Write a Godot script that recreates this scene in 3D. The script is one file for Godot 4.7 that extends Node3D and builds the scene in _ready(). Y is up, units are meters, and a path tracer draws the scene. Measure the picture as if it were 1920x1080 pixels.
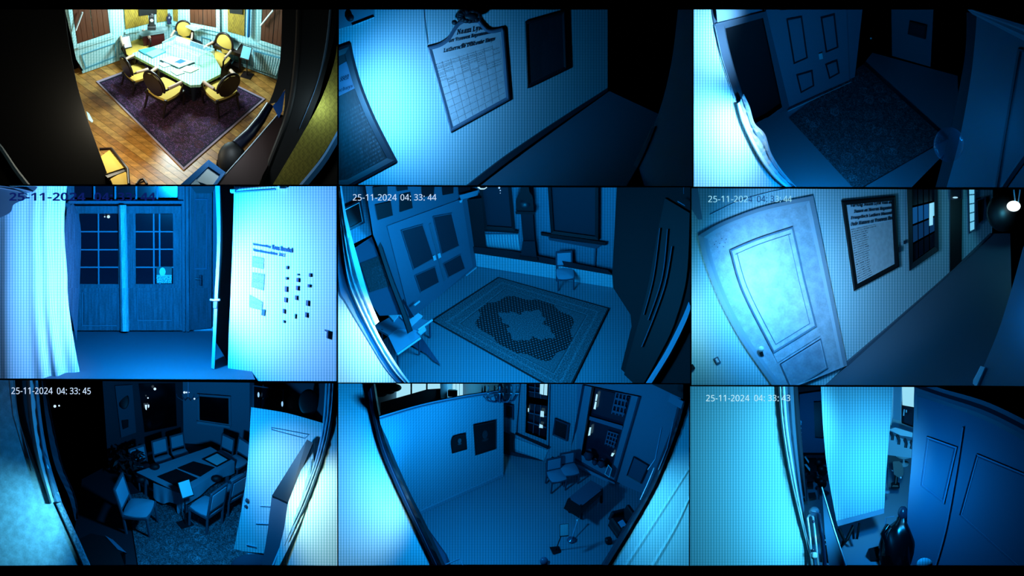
extends Node3D
# A wall of nine small rooms behind a black frame: the nine pictures of a night-time surveillance display,
# each built as a real room with walls, floor, furniture and lamps of its own. One hundred frame units are one metre.

var taken = {}
var mats = {}
var texs = {}
var rng = RandomNumberGenerator.new()


class Pl:
	# a flat surface: depth behind the frame as a function of the place across it
	var a = 0.0
	var b = 0.0
	var c = 0.0
	func _init(p, q, r):
		var x1 = q[0] - p[0]; var y1 = q[1] - p[1]; var d1 = q[2] - p[2]
		var x2 = r[0] - p[0]; var y2 = r[1] - p[1]; var d2 = r[2] - p[2]
		var det = float(x1) * y2 - float(x2) * y1
		a = (d1 * y2 - d2 * y1) / det
		b = (x1 * d2 - x2 * d1) / det
		c = p[2] - a * p[0] - b * p[1]
	func d(x, y):
		return a * x + b * y + c
	func p(x, y, off = 0.0):
		return Vector3((x - 960.0) * 0.01, (540.0 - y) * 0.01, off - (a * x + b * y + c))
	func shift(o):
		var n = Pl.new([0, 0, d(0, 0)], [1, 0, d(1, 0)], [0, 1, d(0, 1)])
		n.c -= o
		return n


class Room:
	# a room whose floor leans towards the viewer, as seen from a camera under the ceiling
	var t = 0.0
	var floor_pl
	var up
	func _init(degrees, y0, d0):
		t = deg_to_rad(degrees)
		up = Vector3(0, cos(t), sin(t))
		floor_pl = Pl.new([0, y0, d0], [100, y0, d0], [0, y0 - 100.0, d0 + 1.0 / tan(t)])
	func level(h):
		var n = Pl.new([0, 0, 0], [1, 0, 0], [0, 1, 0])
		n.a = floor_pl.a; n.b = floor_pl.b
		n.c = floor_pl.d(0, h * cos(t) * 100.0) - h * sin(t)
		return n
	func wall(x1, y1, x2, y2):
		var d1 = floor_pl.d(x1, y1)
		return Pl.new([x1, y1, d1], [x2, y2, floor_pl.d(x2, y2)], [x1, y1 - 100.0, d1 - tan(t)])
	func xf(x, y, s = 1.0, yaw = 0.0, roll = 0.0, h = 0.0):
		var bs = Basis(Vector3(0, 0, 1), deg_to_rad(roll)) * Basis(Vector3(1, 0, 0), t) * Basis(Vector3(0, 1, 0), deg_to_rad(yaw))
		return Transform3D(bs.scaled(Vector3(s, s, s)), level(h).p(x, y))


class S:
	# a shape under construction
	var v = []
	var uv = []
	var sg = []
	var smooth = false
	func tri(a, b, c, ua = Vector2.ZERO, ub = Vector2.ZERO, uc = Vector2.ZERO):
		v.append(a); v.append(b); v.append(c)
		uv.append(ua); uv.append(ub); uv.append(uc)
		sg.append(0 if smooth else -1)
	func quad(a, b, c, d):
		tri(a, b, c); tri(a, c, d)
	func fan(pts):
		var n = Vector3.ZERO
		for i in pts.size():
			n += (pts[i] - pts[0]).cross(pts[(i + 1) % pts.size()] - pts[0])
		n = n.normalized()
		var e = Vector3(1, 0, 0) if absf(n.x) < 0.8 else Vector3(0, 1, 0)
		var u = n.cross(e).normalized(); var w = n.cross(u)
		var flat = PackedVector2Array()
		for q in pts: flat.append(Vector2(u.dot(q), w.dot(q)))
		var ix = Geometry2D.triangulate_polygon(flat)
		for k in range(0, ix.size(), 3):
			tri(pts[ix[k]], pts[ix[k + 1]], pts[ix[k + 2]])
	func prism(front, back):
		fan(front); fan(back)
		for i in front.size():
			var j = (i + 1) % front.size()
			quad(front[i], front[j], back[j], back[i])
	func slab(pl, poly, off, th, dir = Vector3(0, 0, -1)):
		var f = []; var k = []
		for q in poly:
			var a = pl.p(q.x, q.y, off)
			f.append(a); k.append(a + dir * th)
		prism(f, k)
	func pierced(pl, poly, holes, off, th):
		# a slab with openings
		var pieces = [PackedVector2Array(poly)]
		for h in holes:
			var cx = 0.0
			for q in h: cx += q.x / h.size()
			var cut = []
			for side in [[-500.0, cx], [cx, 3000.0]]:
				var bar = PackedVector2Array([Vector2(side[0], -500), Vector2(side[1], -500), Vector2(side[1], 2000), Vector2(side[0], 2000)])
				for a in pieces:
					for b in Geometry2D.intersect_polygons(a, bar):
						for c in Geometry2D.clip_polygons(b, PackedVector2Array(h)): cut.append(c)
			pieces = cut
		for a in pieces: slab(pl, a, off, th)
	func ring(pl, outer, inner, off, th, lip = 0.0):
		var o = []; var i = []; var z = Vector3(0, 0, -th)
		for q in outer: o.append(pl.p(q.x, q.y, off))
		for q in inner: i.append(pl.p(q.x, q.y, off - lip))
		var n = o.size()
		for k in n:
			var j = (k + 1) % n
			quad(o[k], o[j], i[j], i[k]); quad(o[k], o[k] + z, o[j] + z, o[j]); quad(i[k], i[j], i[j] + z, i[k] + z)
			quad(o[k] + z, i[k] + z, i[j] + z, o[j] + z)
	func patch(c00, c10, c11, c01, n = 6, wave = null):
		# a four-sided sheet with texture coordinates, left-top, right-top, right-bottom, left-bottom
		for i in n:
			for j in n:
				var q = []; var w = []
				for s in [[i, j], [i + 1, j], [i + 1, j + 1], [i, j + 1]]:
					var a = float(s[0]) / n; var b = float(s[1]) / n
					q.append(c00.lerp(c10, a).lerp(c01.lerp(c11, a), b)); w.append(Vector2(a, b))
				tri(q[0], q[1], q[2], w[0], w[1], w[2]); tri(q[0], q[2], q[3], w[0], w[2], w[3])
	func sheet(g, th, dir = Vector3(0, 0, -1)):
		# rows of points joined to a skin with a thickness
		var n = g.size(); var m = g[0].size(); var z = dir * th
		for i in n - 1:
			for j in m - 1:
				var A = Vector2(float(j) / (m - 1), float(i) / (n - 1)); var B = Vector2(float(j + 1) / (m - 1), float(i + 1) / (n - 1))
				tri(g[i][j], g[i][j + 1], g[i + 1][j + 1], A, Vector2(B.x, A.y), B)
				tri(g[i][j], g[i + 1][j + 1], g[i + 1][j], A, B, Vector2(A.x, B.y))
		var keep = smooth
		smooth = false
		for i in n - 1:
			quad(g[i][0], g[i][0] + z, g[i + 1][0] + z, g[i + 1][0])
			quad(g[i][m - 1], g[i + 1][m - 1], g[i + 1][m - 1] + z, g[i][m - 1] + z)
			for j in m - 1:
				quad(g[i][j] + z, g[i + 1][j] + z, g[i + 1][j + 1] + z, g[i][j + 1] + z)
		for j in m - 1:
			quad(g[0][j], g[0][j + 1], g[0][j + 1] + z, g[0][j] + z)
			quad(g[n - 1][j], g[n - 1][j] + z, g[n - 1][j + 1] + z, g[n - 1][j + 1])
		smooth = keep
	func tube(path, r, n = 8, r2 = -1.0):
		var keep = smooth
		smooth = true
		var rings = []
		var side = Vector3.ZERO
		for i in path.size():
			var t = (path[mini(i + 1, path.size() - 1)] - path[maxi(i - 1, 0)]).normalized()
			if side == Vector3.ZERO:
				side = t.cross(Vector3(0, 0, 1) if absf(t.z) < 0.9 else Vector3(1, 0, 0)).normalized()
			side = (side - t * side.dot(t)).normalized()
			var w = t.cross(side)
			var rr = r if r2 < 0.0 else lerpf(r, r2, float(i) / (path.size() - 1))
			var ring_ = []
			for k in n:
				var a = TAU * k / n
				ring_.append(path[i] + (side * cos(a) + w * sin(a)) * rr)
			rings.append(ring_)
		for i in rings.size() - 1:
			for k in n:
				quad(rings[i][k], rings[i][(k + 1) % n], rings[i + 1][(k + 1) % n], rings[i + 1][k])
		smooth = false
		fan(rings[0]); fan(rings[-1])
		smooth = keep
	func box(x, size, bevel = 0.0):
		# a block with chamfered edges, about the middle of its own axes
		var h = size * 0.5; var b = minf(bevel, minf(h.x, minf(h.y, h.z)) * 0.45)
		if b <= 0.0:
			var c = []
			for k in 8: c.append(x * Vector3(h.x if k & 1 else -h.x, h.y if k & 2 else -h.y, h.z if k & 4 else -h.z))
			for f in [[0, 1, 3, 2], [4, 6, 7, 5], [0, 4, 5, 1], [2, 3, 7, 6], [0, 2, 6, 4], [1, 5, 7, 3]]:
				quad(c[f[0]], c[f[1]], c[f[2]], c[f[3]])
			return
		var ring_ = func(yy, ins):
			var o = []
			var X = h.x - ins; var Z = h.z - ins; var q = b
			for w in [[X - q, Z], [X, Z - q], [X, -Z + q], [X - q, -Z], [-X + q, -Z], [-X, -Z + q], [-X, Z - q], [-X + q, Z]]:
				o.append(x * Vector3(w[0], yy, w[1]))
			return o
		var r = [ring_.call(-h.y, b), ring_.call(-h.y + b, 0.0), ring_.call(h.y - b, 0.0), ring_.call(h.y, b)]
		for i in 3:
			for k in 8:
				quad(r[i][k], r[i][(k + 1) % 8], r[i + 1][(k + 1) % 8], r[i + 1][k])
		fan(r[0]); fan(r[3])
	func lathe(x, prof, n = 16):
		var keep = smooth
		smooth = true
		for i in prof.size() - 1:
			for k in n:
				var a = TAU * k / n; var b = TAU * (k + 1) / n
				var P = prof[i]; var Q = prof[i + 1]
				quad(x * Vector3(P[0] * cos(a), P[1], P[0] * sin(a)), x * Vector3(P[0] * cos(b), P[1], P[0] * sin(b)), x * Vector3(Q[0] * cos(b), Q[1], Q[0] * sin(b)), x * Vector3(Q[0] * cos(a), Q[1], Q[0] * sin(a)))
		smooth = keep
	func ball(c, r, n = 12):
		var prof = []
		for i in n + 1:
			var a = PI * i / n - PI / 2
			prof.append([cos(a), sin(a)])
		lathe(Transform3D(Basis.from_scale(r if r is Vector3 else Vector3(r, r, r)), c), prof, n + 4)
	func moulding(A, B, pl, prof, back = 0.05, carve = 0.0, rnd = null):
		# a moulded strip between two edges; prof is [place across, height] pairs
		var g = []
		for i in A.size():
			var row = []
			for q in prof:
				var w = A[i].lerp(B[i], q[0])
				var o = q[1]
				if carve > 0.0 and q[0] > 0.01 and q[0] < 0.99: o += rnd.randf_range(-carve, carve)
				row.append(pl.p(w.x, w.y, o))
			g.append(row)
		sheet(g, back)
	static var bounds = []      # the sides of the compartment being built: what sticks out is cut off there
	func _cut():
		var out = [[], [], []]
		for k in range(0, v.size(), 3):
			var poly = [[v[k], uv[k]], [v[k + 1], uv[k + 1]], [v[k + 2], uv[k + 2]]]
			for b in bounds:
				var any = false
				for q in poly:
					if b[0] * q[0].x + b[1] * q[0].y > b[2]: any = true
				if not any: continue
				var nx = []
				for i in poly.size():
					var p = poly[i]; var q = poly[(i + 1) % poly.size()]
					var dp = b[0] * p[0].x + b[1] * p[0].y - b[2]; var dq = b[0] * q[0].x + b[1] * q[0].y - b[2]
					if dp <= 0.0: nx.append(p)
					if (dp < 0.0 and dq > 0.0) or (dp > 0.0 and dq < 0.0):
						var t = dp / (dp - dq)
						nx.append([p[0].lerp(q[0], t), p[1].lerp(q[1], t)])
				poly = nx
				if poly.size() < 3: break
			for i in range(1, poly.size() - 1):
				for q in [poly[0], poly[i], poly[i + 1]]:
					out[0].append(q[0]); out[1].append(q[1])
				out[2].append(sg[k / 3])
		if out[0].size() >= 3:
			v = out[0]; uv = out[1]; sg = out[2]
	func mesh(base):
		if bounds.size(): _cut()
		var st = SurfaceTool.new()
		st.begin(Mesh.PRIMITIVE_TRIANGLES)
		for k in v.size():
			if k % 3 == 0: st.set_smooth_group(sg[k / 3])
			st.set_uv(uv[k])
			st.add_vertex(v[k] - base)
		st.generate_normals()
		return st.commit()
	func foot():
		if bounds.size(): _cut()
		var lo = v[0]; var hi = v[0]
		for q in v:
			lo = lo.min(q); hi = hi.max(q)
		return Vector3((lo.x + hi.x) / 2, lo.y, (lo.z + hi.z) / 2)


func within(c):
	# compartment corners: left top, right top, right bottom, left bottom
	S.bounds = []
	if c.is_empty(): return
	var q = []
	for p in V(c): q.append(Vector2((p.x - 960.0) * 0.01, (540.0 - p.y) * 0.01))
	for i in 4:
		var d = q[(i + 1) % 4] - q[i]; var n = Vector2(-d.y, d.x).normalized()
		S.bounds.append([n.x, n.y, n.dot(q[i])])


func V(a):
	var o = []
	for i in range(0, a.size(), 2): o.append(Vector2(a[i], a[i + 1]))
	return o


func cv(a, n = 6):
	# a smooth curve through the given places
	var q = V(a); var o = []
	for i in q.size() - 1:
		var p0 = q[maxi(i - 1, 0)]; var p3 = q[mini(i + 2, q.size() - 1)]
		for k in n: o.append(q[i].cubic_interpolate(q[i + 1], p0, p3, float(k) / n))
	o.append(q[-1])
	return o


func back(a):
	var o = a.duplicate(); o.reverse(); return o


func inset(poly, w):
	# the outline moved inwards by w, with the same number of corners
	var q = PackedVector2Array(poly); var o = []
	var area = 0.0
	for i in q.size(): area += q[i].cross(q[(i + 1) % q.size()])
	var s = 1.0 if area > 0 else -1.0
	for i in q.size():
		var a = (q[i] - q[i - 1]).normalized(); var b = (q[(i + 1) % q.size()] - q[i]).normalized()
		var n = (a.orthogonal() + b.orthogonal()) * -s
		n = n.normalized() / maxf(0.35, n.length() / 2.0)
		o.append(q[i] + n * w)
	return o


func quadp(c, u0, v0, u1, v1):
	# a part of a four-cornered field c (flat list of eight), in shares of its sides
	var q = V(c); var o = []
	for s in [[u0, v0], [u1, v0], [u1, v1], [u0, v1]]:
		o.append(q[0].lerp(q[1], s[0]).lerp(q[3].lerp(q[2], s[0]), s[1]))
	return o


func numbered(called):
	if not taken.has(called):
		taken[called] = 0
		return called
	taken[called] += 1
	return "%s_%03d" % [called, taken[called]]


func tag(o, label, category, group = ""):
	o.set_meta("label", label); o.set_meta("category", category)
	if group != "": o.set_meta("group", group)
	return o


func thing(called, label, category, group = "", at = Vector3.ZERO):
	var o = Node3D.new(); o.name = numbered(called); o.position = at
	add_child(o, true)
	o.set_meta("base_point", at)
	return tag(o, label, category, group)


func part(called, s, m, parent, label = ""):
	var o = MeshInstance3D.new()
	var k = 0; var n = called
	while parent.has_node(n):
		k += 1; n = "%s_%03d" % [called, k]
	o.name = n
	var at = parent.get_meta("base_point") if parent.has_meta("base_point") else Vector3.ZERO
	o.mesh = s.mesh(at); o.set_meta("base_point", at)
	o.material_override = m
	parent.add_child(o, true)
	if label != "": o.set_meta("label", label)
	return o


func solo(called, s, m, label, category, group = ""):
	var o = MeshInstance3D.new(); o.name = numbered(called)
	var at = s.foot()
	o.mesh = s.mesh(at); o.position = at; o.set_meta("base_point", at)
	o.material_override = m
	add_child(o, true)
	if category != "": tag(o, label, category, group)
	return o


func shell(called, s, m, label = ""):
	var o = solo(called, s, m, "", "")
	o.set_meta("kind", "structure")
	if label != "": o.set_meta("label", label)
	return o


func dup(src, xf, label, group = ""):
	var nm = String(src.name)
	var rx = RegEx.create_from_string("_[0-9]{3}$")
	var r = src.duplicate(); r.name = numbered(rx.sub(nm, ""))
	add_child(r, true); r.transform = xf
	r.set_meta("label", label)
	if group != "": r.set_meta("group", group)
	elif r.has_meta("group"): r.remove_meta("group")
	return r


func lettering(called, words, x0, x1, y, cap, pl, m, parent, slope = 0.0, lean = 0.0, bold = true, off = 0.01, serif = false, y1 = null):
	var tm = TextMesh.new(); var f = SystemFont.new()
	f.font_names = PackedStringArray(["Droid Serif" if serif else "Droid Sans"]); f.font_weight = 700 if bold else 400
	tm.font = f; tm.font_size = 64; tm.pixel_size = 1.0 / 64; tm.depth = 0.02; tm.curve_step = 4.0
	tm.horizontal_alignment = HORIZONTAL_ALIGNMENT_LEFT; tm.vertical_alignment = VERTICAL_ALIGNMENT_CENTER
	tm.text = words
	var bb = tm.get_aabb()
	var o = MeshInstance3D.new(); o.mesh = tm; o.material_override = m
	var ye = y + slope * (x1 - x0)
	var p0 = pl.p(x0, y, off); var X = (pl.p(x1, ye, off) - p0) / bb.size.x
	var Y = (pl.p(x0 + lean * cap, y - cap, off) - p0) / bb.size.y
	var bs = Basis(X, Y, Vector3(0, 0, 0.6))
	o.transform = Transform3D(bs, p0 - bs * Vector3(bb.position.x, bb.position.y, 0))
	var at = parent.get_meta("base_point") if parent and parent.has_meta("base_point") else Vector3.ZERO
	o.position -= at
	if parent:
		var k = 0; var n = called
		while parent.has_node(n):
			k += 1; n = "%s_%03d" % [called, k]
		o.name = n
		parent.add_child(o, true)
	else:
		o.name = numbered(called); add_child(o, true)
	return o


func mt(r, g, b, rough = 0.8, tex = "", metal = 0.0, tile = 0.0):
	var key = [r, g, b, rough, tex, metal, tile]
	if mats.has(key): return mats[key]
	var m = StandardMaterial3D.new()
	m.albedo_color = Color8(r, g, b); m.roughness = rough; m.metallic = metal
	m.cull_mode = BaseMaterial3D.CULL_DISABLED
	if tex != "":
		m.albedo_texture = texs[tex]
		if tile > 0.0:
			m.uv1_triplanar = true; m.uv1_world_triplanar = true; m.uv1_triplanar_sharpness = 6.0
			m.uv1_scale = Vector3(1, 1, 1) / tile
	mats[key] = m
	return m


func glow(r, g, b, e = 1.0):
	var key = ["glow", r, g, b, e]
	if mats.has(key): return mats[key]
	var m = StandardMaterial3D.new()
	m.albedo_color = Color(0, 0, 0); m.emission_enabled = true; m.emission = Color8(r, g, b); m.emission_energy_multiplier = e; m.roughness = 1.0
	m.metallic_specular = 0.0
	mats[key] = m
	return m


func glass(a = 0.12, r = 150, g = 210, b = 235):
	var key = ["glass", a, r, g, b]
	if mats.has(key): return mats[key]
	var m = StandardMaterial3D.new()
	m.transparency = BaseMaterial3D.TRANSPARENCY_ALPHA; m.albedo_color = Color8(r, g, b, int(a * 255)); m.roughness = 0.02
	m.cull_mode = BaseMaterial3D.CULL_DISABLED
	mats[key] = m
	return m


func omni(x, y, d, col, e, size = 0.1):
	var l = OmniLight3D.new(); l.name = numbered("infrared_lamp_light")
	l.position = Vector3((x - 960.0) * 0.01, (540.0 - y) * 0.01, -d)
	l.light_color = col; l.light_energy = e; l.light_size = size; l.omni_range = 30.0; l.omni_attenuation = 2.0; l.shadow_enabled = true
	add_child(l)


func spot(x, y, d, tx, ty, td, cone, soft, col, e, size = 0.1):
	var l = SpotLight3D.new(); l.name = numbered("infrared_spot_light")
	l.position = Vector3((x - 960.0) * 0.01, (540.0 - y) * 0.01, -d)
	var to = Vector3((tx - 960.0) * 0.01, (540.0 - ty) * 0.01, -td)
	l.light_color = col; l.light_energy = e; l.light_size = size; l.spot_range = 30.0; l.spot_attenuation = 2.0; l.shadow_enabled = true
	l.spot_angle = cone; l.spot_angle_attenuation = soft
	l.basis = Basis.looking_at(to - l.position, Vector3.UP)
	add_child(l)


func _ready():
	# ---- camera, surroundings, lamps, exposure
	var cam = Camera3D.new(); cam.name = "camera"
	cam.position = Vector3(0, 0, 400.0); cam.fov = 2.0 * rad_to_deg(atan(5.4 / 402.0)); cam.far = 1000.0; cam.near = 1.0
	add_child(cam); cam.current = true
	var we = WorldEnvironment.new(); we.name = "surroundings"
	var e = Environment.new()
	e.background_mode = Environment.BG_COLOR; e.background_color = Color(0, 0, 0)
	e.tonemap_mode = Environment.TONE_MAPPER_LINEAR; e.tonemap_exposure = 1.0
	e.sdfgi_enabled = true; e.ssao_enabled = true; e.ssil_enabled = true
	we.environment = e
	add_child(we)
	lamps()
	rng.seed = 11
	make_textures()
	housing()
	within([-9, 8, 634, 8, 634, 347, -9, 347]); tile_1()
	within([636, 8, 1297, 8, 1297, 350, 636, 347.3]); tile_2()
	within([1299, 8, 1931, 8, 1931, 352.5, 1299, 351]); tile_3()
	within([-9, 348.5, 633, 349, 633, 715.5, -9, 709.5]); tile_4()
	within([635, 349.4, 1293, 352, 1293, 718, 635, 716.6]); tile_5()
	within([1295, 353.4, 1931, 354.8, 1931, 723.2, 1295, 721.4]); tile_6()
	within([-9, 712, 633.2, 718, 634, 1068, -9, 1068]); tile_7()
	within([635.5, 718.6, 1291, 720, 1290.5, 1068, 635.5, 1068]); tile_8()
	within([1293, 723.8, 1931, 725.6, 1931, 1068, 1292.5, 1068]); tile_9()
	within([])
	stamps()


func lc(r, g, b):
	return Color(r, g, b).linear_to_srgb()


func lamps():
	var deep = lc(0.002, 0.33, 1.0); var mid = lc(0.006, 0.37, 1.0); var pale = lc(0.80, 1.0, 0.72); var clear = lc(0.11, 0.68, 1.0)
	# top left: the one room with its ceiling lamps on
	omni(325, 0, 2.7, Color(0.86, 0.99, 1.0), 8.0, 0.25)
	omni(215, 215, 0.85, Color(1.0, 0.96, 0.84), 2.6, 0.25)
	omni(430, 250, 0.25, Color(0.9, 0.97, 1.0), 0.6, 0.15)
	omni(592, 200, 0.25, Color(0.8, 0.95, 1.0), 0.3, 0.1)
	# top middle
	spot(760, 205, 0.12, 762, 205, 1.8, 76.0, 1.0, mid, 10.0)
	spot(765, 195, 0.10, 762, 190, 1.8, 52.0, 1.0, pale, 2.0)
	# top right
	spot(1450, 200, 0.06, 1318, 300, 0.55, 56.0, 1.0, pale, 4.6)
	spot(1450, 200, 0.06, 1318, 270, 0.55, 54.0, 1.0, mid, 10.0)
	spot(1430, 80, 0.06, 1312, 75, 0.5, 58.0, 1.0, pale, 2.2)
	spot(1430, 80, 0.06, 1312, 75, 0.5, 58.0, 1.0, mid, 6.0)
	omni(1530, 345, 0.3, deep, 3.2, 0.15)
	omni(1850, 240, 0.15, deep, 0.10, 0.1)
	# middle left
	spot(330, 540, 0.06, 545, 530, 0.85, 54.0, 0.8, lc(1.0, 0.72, 0.4), 5.5)
	spot(330, 540, 0.06, 60, 520, 0.6, 54.0, 0.8, lc(1.0, 0.72, 0.4), 5.5)
	omni(325, 510, 0.12, deep, 32.0, 0.15)
	# centre
	omni(940, 530, 0.06, mid, 11.5, 0.5)
	omni(740, 640, 0.15, mid, 1.6, 0.2)
	omni(716, 455, 0.5, mid, 0.9, 0.1)
	spot(800, 570, 0.08, 652, 670, 0.6, 44.0, 0.9, pale, 5.0)
	# middle right
	spot(1480, 530, 0.10, 1450, 540, 2.0, 64.0, 1.0, mid, 13.0)
	spot(1480, 510, 0.10, 1460, 510, 2.0, 56.0, 1.0, pale, 2.6)
	omni(1345, 590, 0.06, clear, 1.1, 0.1)
	spot(1350, 590, 0.06, 1330, 590, 1.0, 60.0, 1.0, pale, 0.35)
	omni(1590, 580, 0.8, mid, 0.9, 0.1)
	spot(1560, 560, 0.5, 1585, 560, 2.6, 40.0, 1.0, pale, 0.8)
	omni(1884, 400, 3.3, clear, 0.22, 0.08)
	omni(1872, 600, 0.12, deep, 0.5, 0.1)
	# bottom left
	omni(390, 890, 0.08, mid, 6.0, 0.12)
	spot(440, 880, 0.06, 545, 890, 1.2, 44.0, 0.9, clear, 1.0)
	spot(440, 880, 0.06, 545, 890, 1.2, 44.0, 0.9, lc(1.0, 0.6, 0.3), 0.8)
	spot(480, 900, 0.06, 620, 960, 0.5, 46.0, 0.8, pale, 4.0)
	spot(190, 930, 0.06, 40, 990, 0.6, 46.0, 1.0, clear, 5.0)
	# bottom middle
	omni(880, 890, 0.12, mid, 6.5, 0.15)
	spot(850, 900, 0.06, 655, 890, 0.5, 56.0, 1.0, mid, 8.0)
	spot(850, 960, 0.06, 655, 960, 0.5, 46.0, 1.0, pale, 2.2)
	spot(1110, 900, 0.06, 1262, 990, 0.6, 50.0, 1.0, clear, 4.0)
	omni(1120, 880, 0.15, deep, 0.6, 0.15)
	omni(850, 722, 4.2, clear, 0.6, 0.15)
	# bottom right
	spot(1590, 790, 0.05, 1375, 810, 0.75, 70.0, 1.0, clear, 6.2)
	spot(1590, 990, 0.05, 1375, 980, 0.75, 70.0, 1.0, clear, 6.2)
	spot(1690, 860, 0.05, 1610, 855, 1.4, 64.0, 1.0, clear, 3.4)
	omni(1520, 790, 2.6, deep, 0.35, 0.1)
	omni(1690, 900, 0.10, deep, 3.4, 0.12)


func picture(n, f):
	var im = Image.create(n, n, false, Image.FORMAT_RGB8)
	for y in n:
		for x in n: im.set_pixel(x, y, f.call(x / float(n), y / float(n), x, y))
	im.generate_mipmaps()
	return ImageTexture.create_from_image(im)


func make_textures():
	var no = FastNoiseLite.new(); no.seed = 3; no.frequency = 0.02; no.fractal_octaves = 4
	var nf = FastNoiseLite.new(); nf.seed = 8; nf.frequency = 0.11; nf.fractal_octaves = 2
	var N = func(x, y): return no.get_noise_2d(x, y)
	var F = func(x, y): return nf.get_noise_2d(x, y)
	var G = func(g): return Color(clampf(g, 0, 1), clampf(g, 0, 1), clampf(g, 0, 1))
	# fine woven lattice of the pale walls
	texs["weave"] = picture(32, func(u, v, x, y):
		var g = (0.91 + 0.09 * cos(TAU * u)) * (0.97 + 0.03 * cos(TAU * v))
		return Color(g * g, g, g))
	texs["plaster"] = picture(256, func(u, v, x, y): return G.call(0.90 + 0.14 * N.call(x, y) + 0.05 * F.call(x, y)))
	texs["mottle"] = picture(256, func(u, v, x, y): return G.call(0.78 + 0.34 * N.call(x * 1.6, y * 1.6) + 0.1 * F.call(x, y)))
	texs["grain"] = picture(256, func(u, v, x, y): return G.call(0.82 + 0.22 * N.call(x * 5.0, y * 0.35) + 0.08 * F.call(x, y)))
	texs["oak"] = picture(256, func(u, v, x, y): return G.call(0.84 + 0.26 * N.call(x * 0.9, y * 2.4) + 0.06 * F.call(x, y)))
	# damask wall covering
	texs["damask"] = picture(256, func(u, v, x, y):
		var s = fposmod(u * 3.0, 1.0) - 0.5; var t = fposmod(v * 2.0 + (0.5 if int(u * 3.0) % 2 else 0.0), 1.0) - 0.5
		var r = absf(s) * 1.5 + absf(t); var k = sin(r * 26.0) * 0.5 + 0.2 * F.call(x * 2.0, y * 2.0) + 0.25 * cos(atan2(t, s) * 5.0)
		return Color(0.78, 0.70, 0.38).lerp(Color(0.42, 0.36, 0.14), clampf(k * 0.6 + 0.3, 0, 1)))
	# purple carpet with a flowered ground and border
	var r1 = RandomNumberGenerator.new(); r1.seed = 5
	var fl = []
	for i in 60: fl.append([r1.randf(), r1.randf(), r1.randf_range(0.012, 0.04), r1.randf()])
	texs["carpet_purple"] = picture(512, func(u, v, x, y):
		var edge = minf(minf(u, 1 - u), minf(v, 1 - v))
		var c = Color(0.10, 0.018, 0.085)
		if edge < 0.016: return Color(0.62, 0.55, 0.62)
		if edge < 0.03: return Color(0.05, 0.06, 0.16)
		if edge < 0.12: c = Color(0.08, 0.04, 0.16)
		var q = F.call(x * 2.2, y * 2.2) + 0.5 * N.call(x * 2.5, y * 2.5)
		if q > 0.16: c = c.lerp(Color(0.50, 0.30, 0.52), clampf((q - 0.20) * 5.0, 0, 1))
		if q < -0.35: c = c.lerp(Color(0.22, 0.015, 0.04), 0.7)
		for f in fl:
			var d = Vector2(u - f[0], v - f[1]).length()
			if d < f[2]:
				c = c.lerp(Color(0.22, 0.12, 0.30) if f[3] > 0.4 else Color(0.24, 0.06, 0.10), 0.45 + 0.3 * sin(d / f[2] * 9.0))
		return c)
	# pale carpet with a dark lobed medallion of small lozenges
	texs["carpet_medallion"] = picture(512, func(u, v, x, y):
		var edge = minf(minf(u, 1 - u), minf(v, 1 - v))
		var s = (u - 0.5) / 0.36; var t = (v - 0.5) / 0.36
		var a = atan2(t, s); var r = Vector2(s, t).length()
		var g = 0.50 + 0.22 * F.call(x * 1.6, y * 1.6)
		if edge < 0.012: return G.call(0.16)
		if edge < 0.15:
			var band = int(edge * 60.0)
			g = 0.50 + (0.10 if band % 4 == 0 else 0.0) + 0.26 * F.call(x * 1.3, y * 1.3)
			if edge > 0.143: g = 0.34
		else:
			var lobe = 1.0 + 0.07 * cos(a * 8.0)
			if r < lobe:
				var p = fposmod(x / 13.0 + (0.5 if int(y / 11.0) % 2 else 0.0), 1.0) - 0.5; var q = fposmod(y / 11.0, 1.0) - 0.5
				g = 0.66 if absf(p) * 1.2 + absf(q) < 0.36 else 0.10
			if r < 0.50 + 0.10 * cos(a * 4.0) + 0.04 * cos(a * 12.0): g = 0.50 + 0.3 * F.call(x * 1.7, y * 1.7)
		return G.call(g))
	# carpet with scrolls
	texs["carpet_scroll"] = picture(512, func(u, v, x, y):
		var g = 0.48 + 0.30 * F.call(x, y) + 0.2 * N.call(x * 2, y * 2)
		for f in fl:
			var d = Vector2(u - f[0], v - f[1]).length() / (f[2] * 1.3)
			if d < 1.0 and absf(d - 0.75) < 0.14: g += 0.14
			if d < 1.0 and absf(d - 0.3) < 0.10: g += 0.10
		return G.call(g))
	# ruled and written sheets
	var rw = RandomNumberGenerator.new(); rw.seed = 21
	var marks = []
	for i in 400: marks.append(rw.randf())
	texs["ledger"] = picture(512, func(u, v, x, y):
		var g = 0.86 + 0.05 * N.call(x, y)
		var c = u * 8.0; var row = v * 10.0
		if v > 0.03 and v < 0.98 and u > 0.02 and u < 0.98:
			if absf(c - roundf(c)) < 0.035 and F.call(x * 0.3, y) > -0.35: g = 0.60
			if absf(row - roundf(row)) < 0.04 and F.call(x, y * 0.3) > -0.35: g = 0.58
			var cell = int(row) * 8 + int(c)
			if row < 4.0 and marks[cell % 400] > (0.25 if row < 2.0 else 0.45):
				var fr = fposmod(row * 3.0, 1.0)
				if absf(fr - 0.5) < 0.22 and F.call(x * 3.0, y * 0.6 + cell * 9.0) > 0.02: g = 0.46
		return G.call(g))
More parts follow.
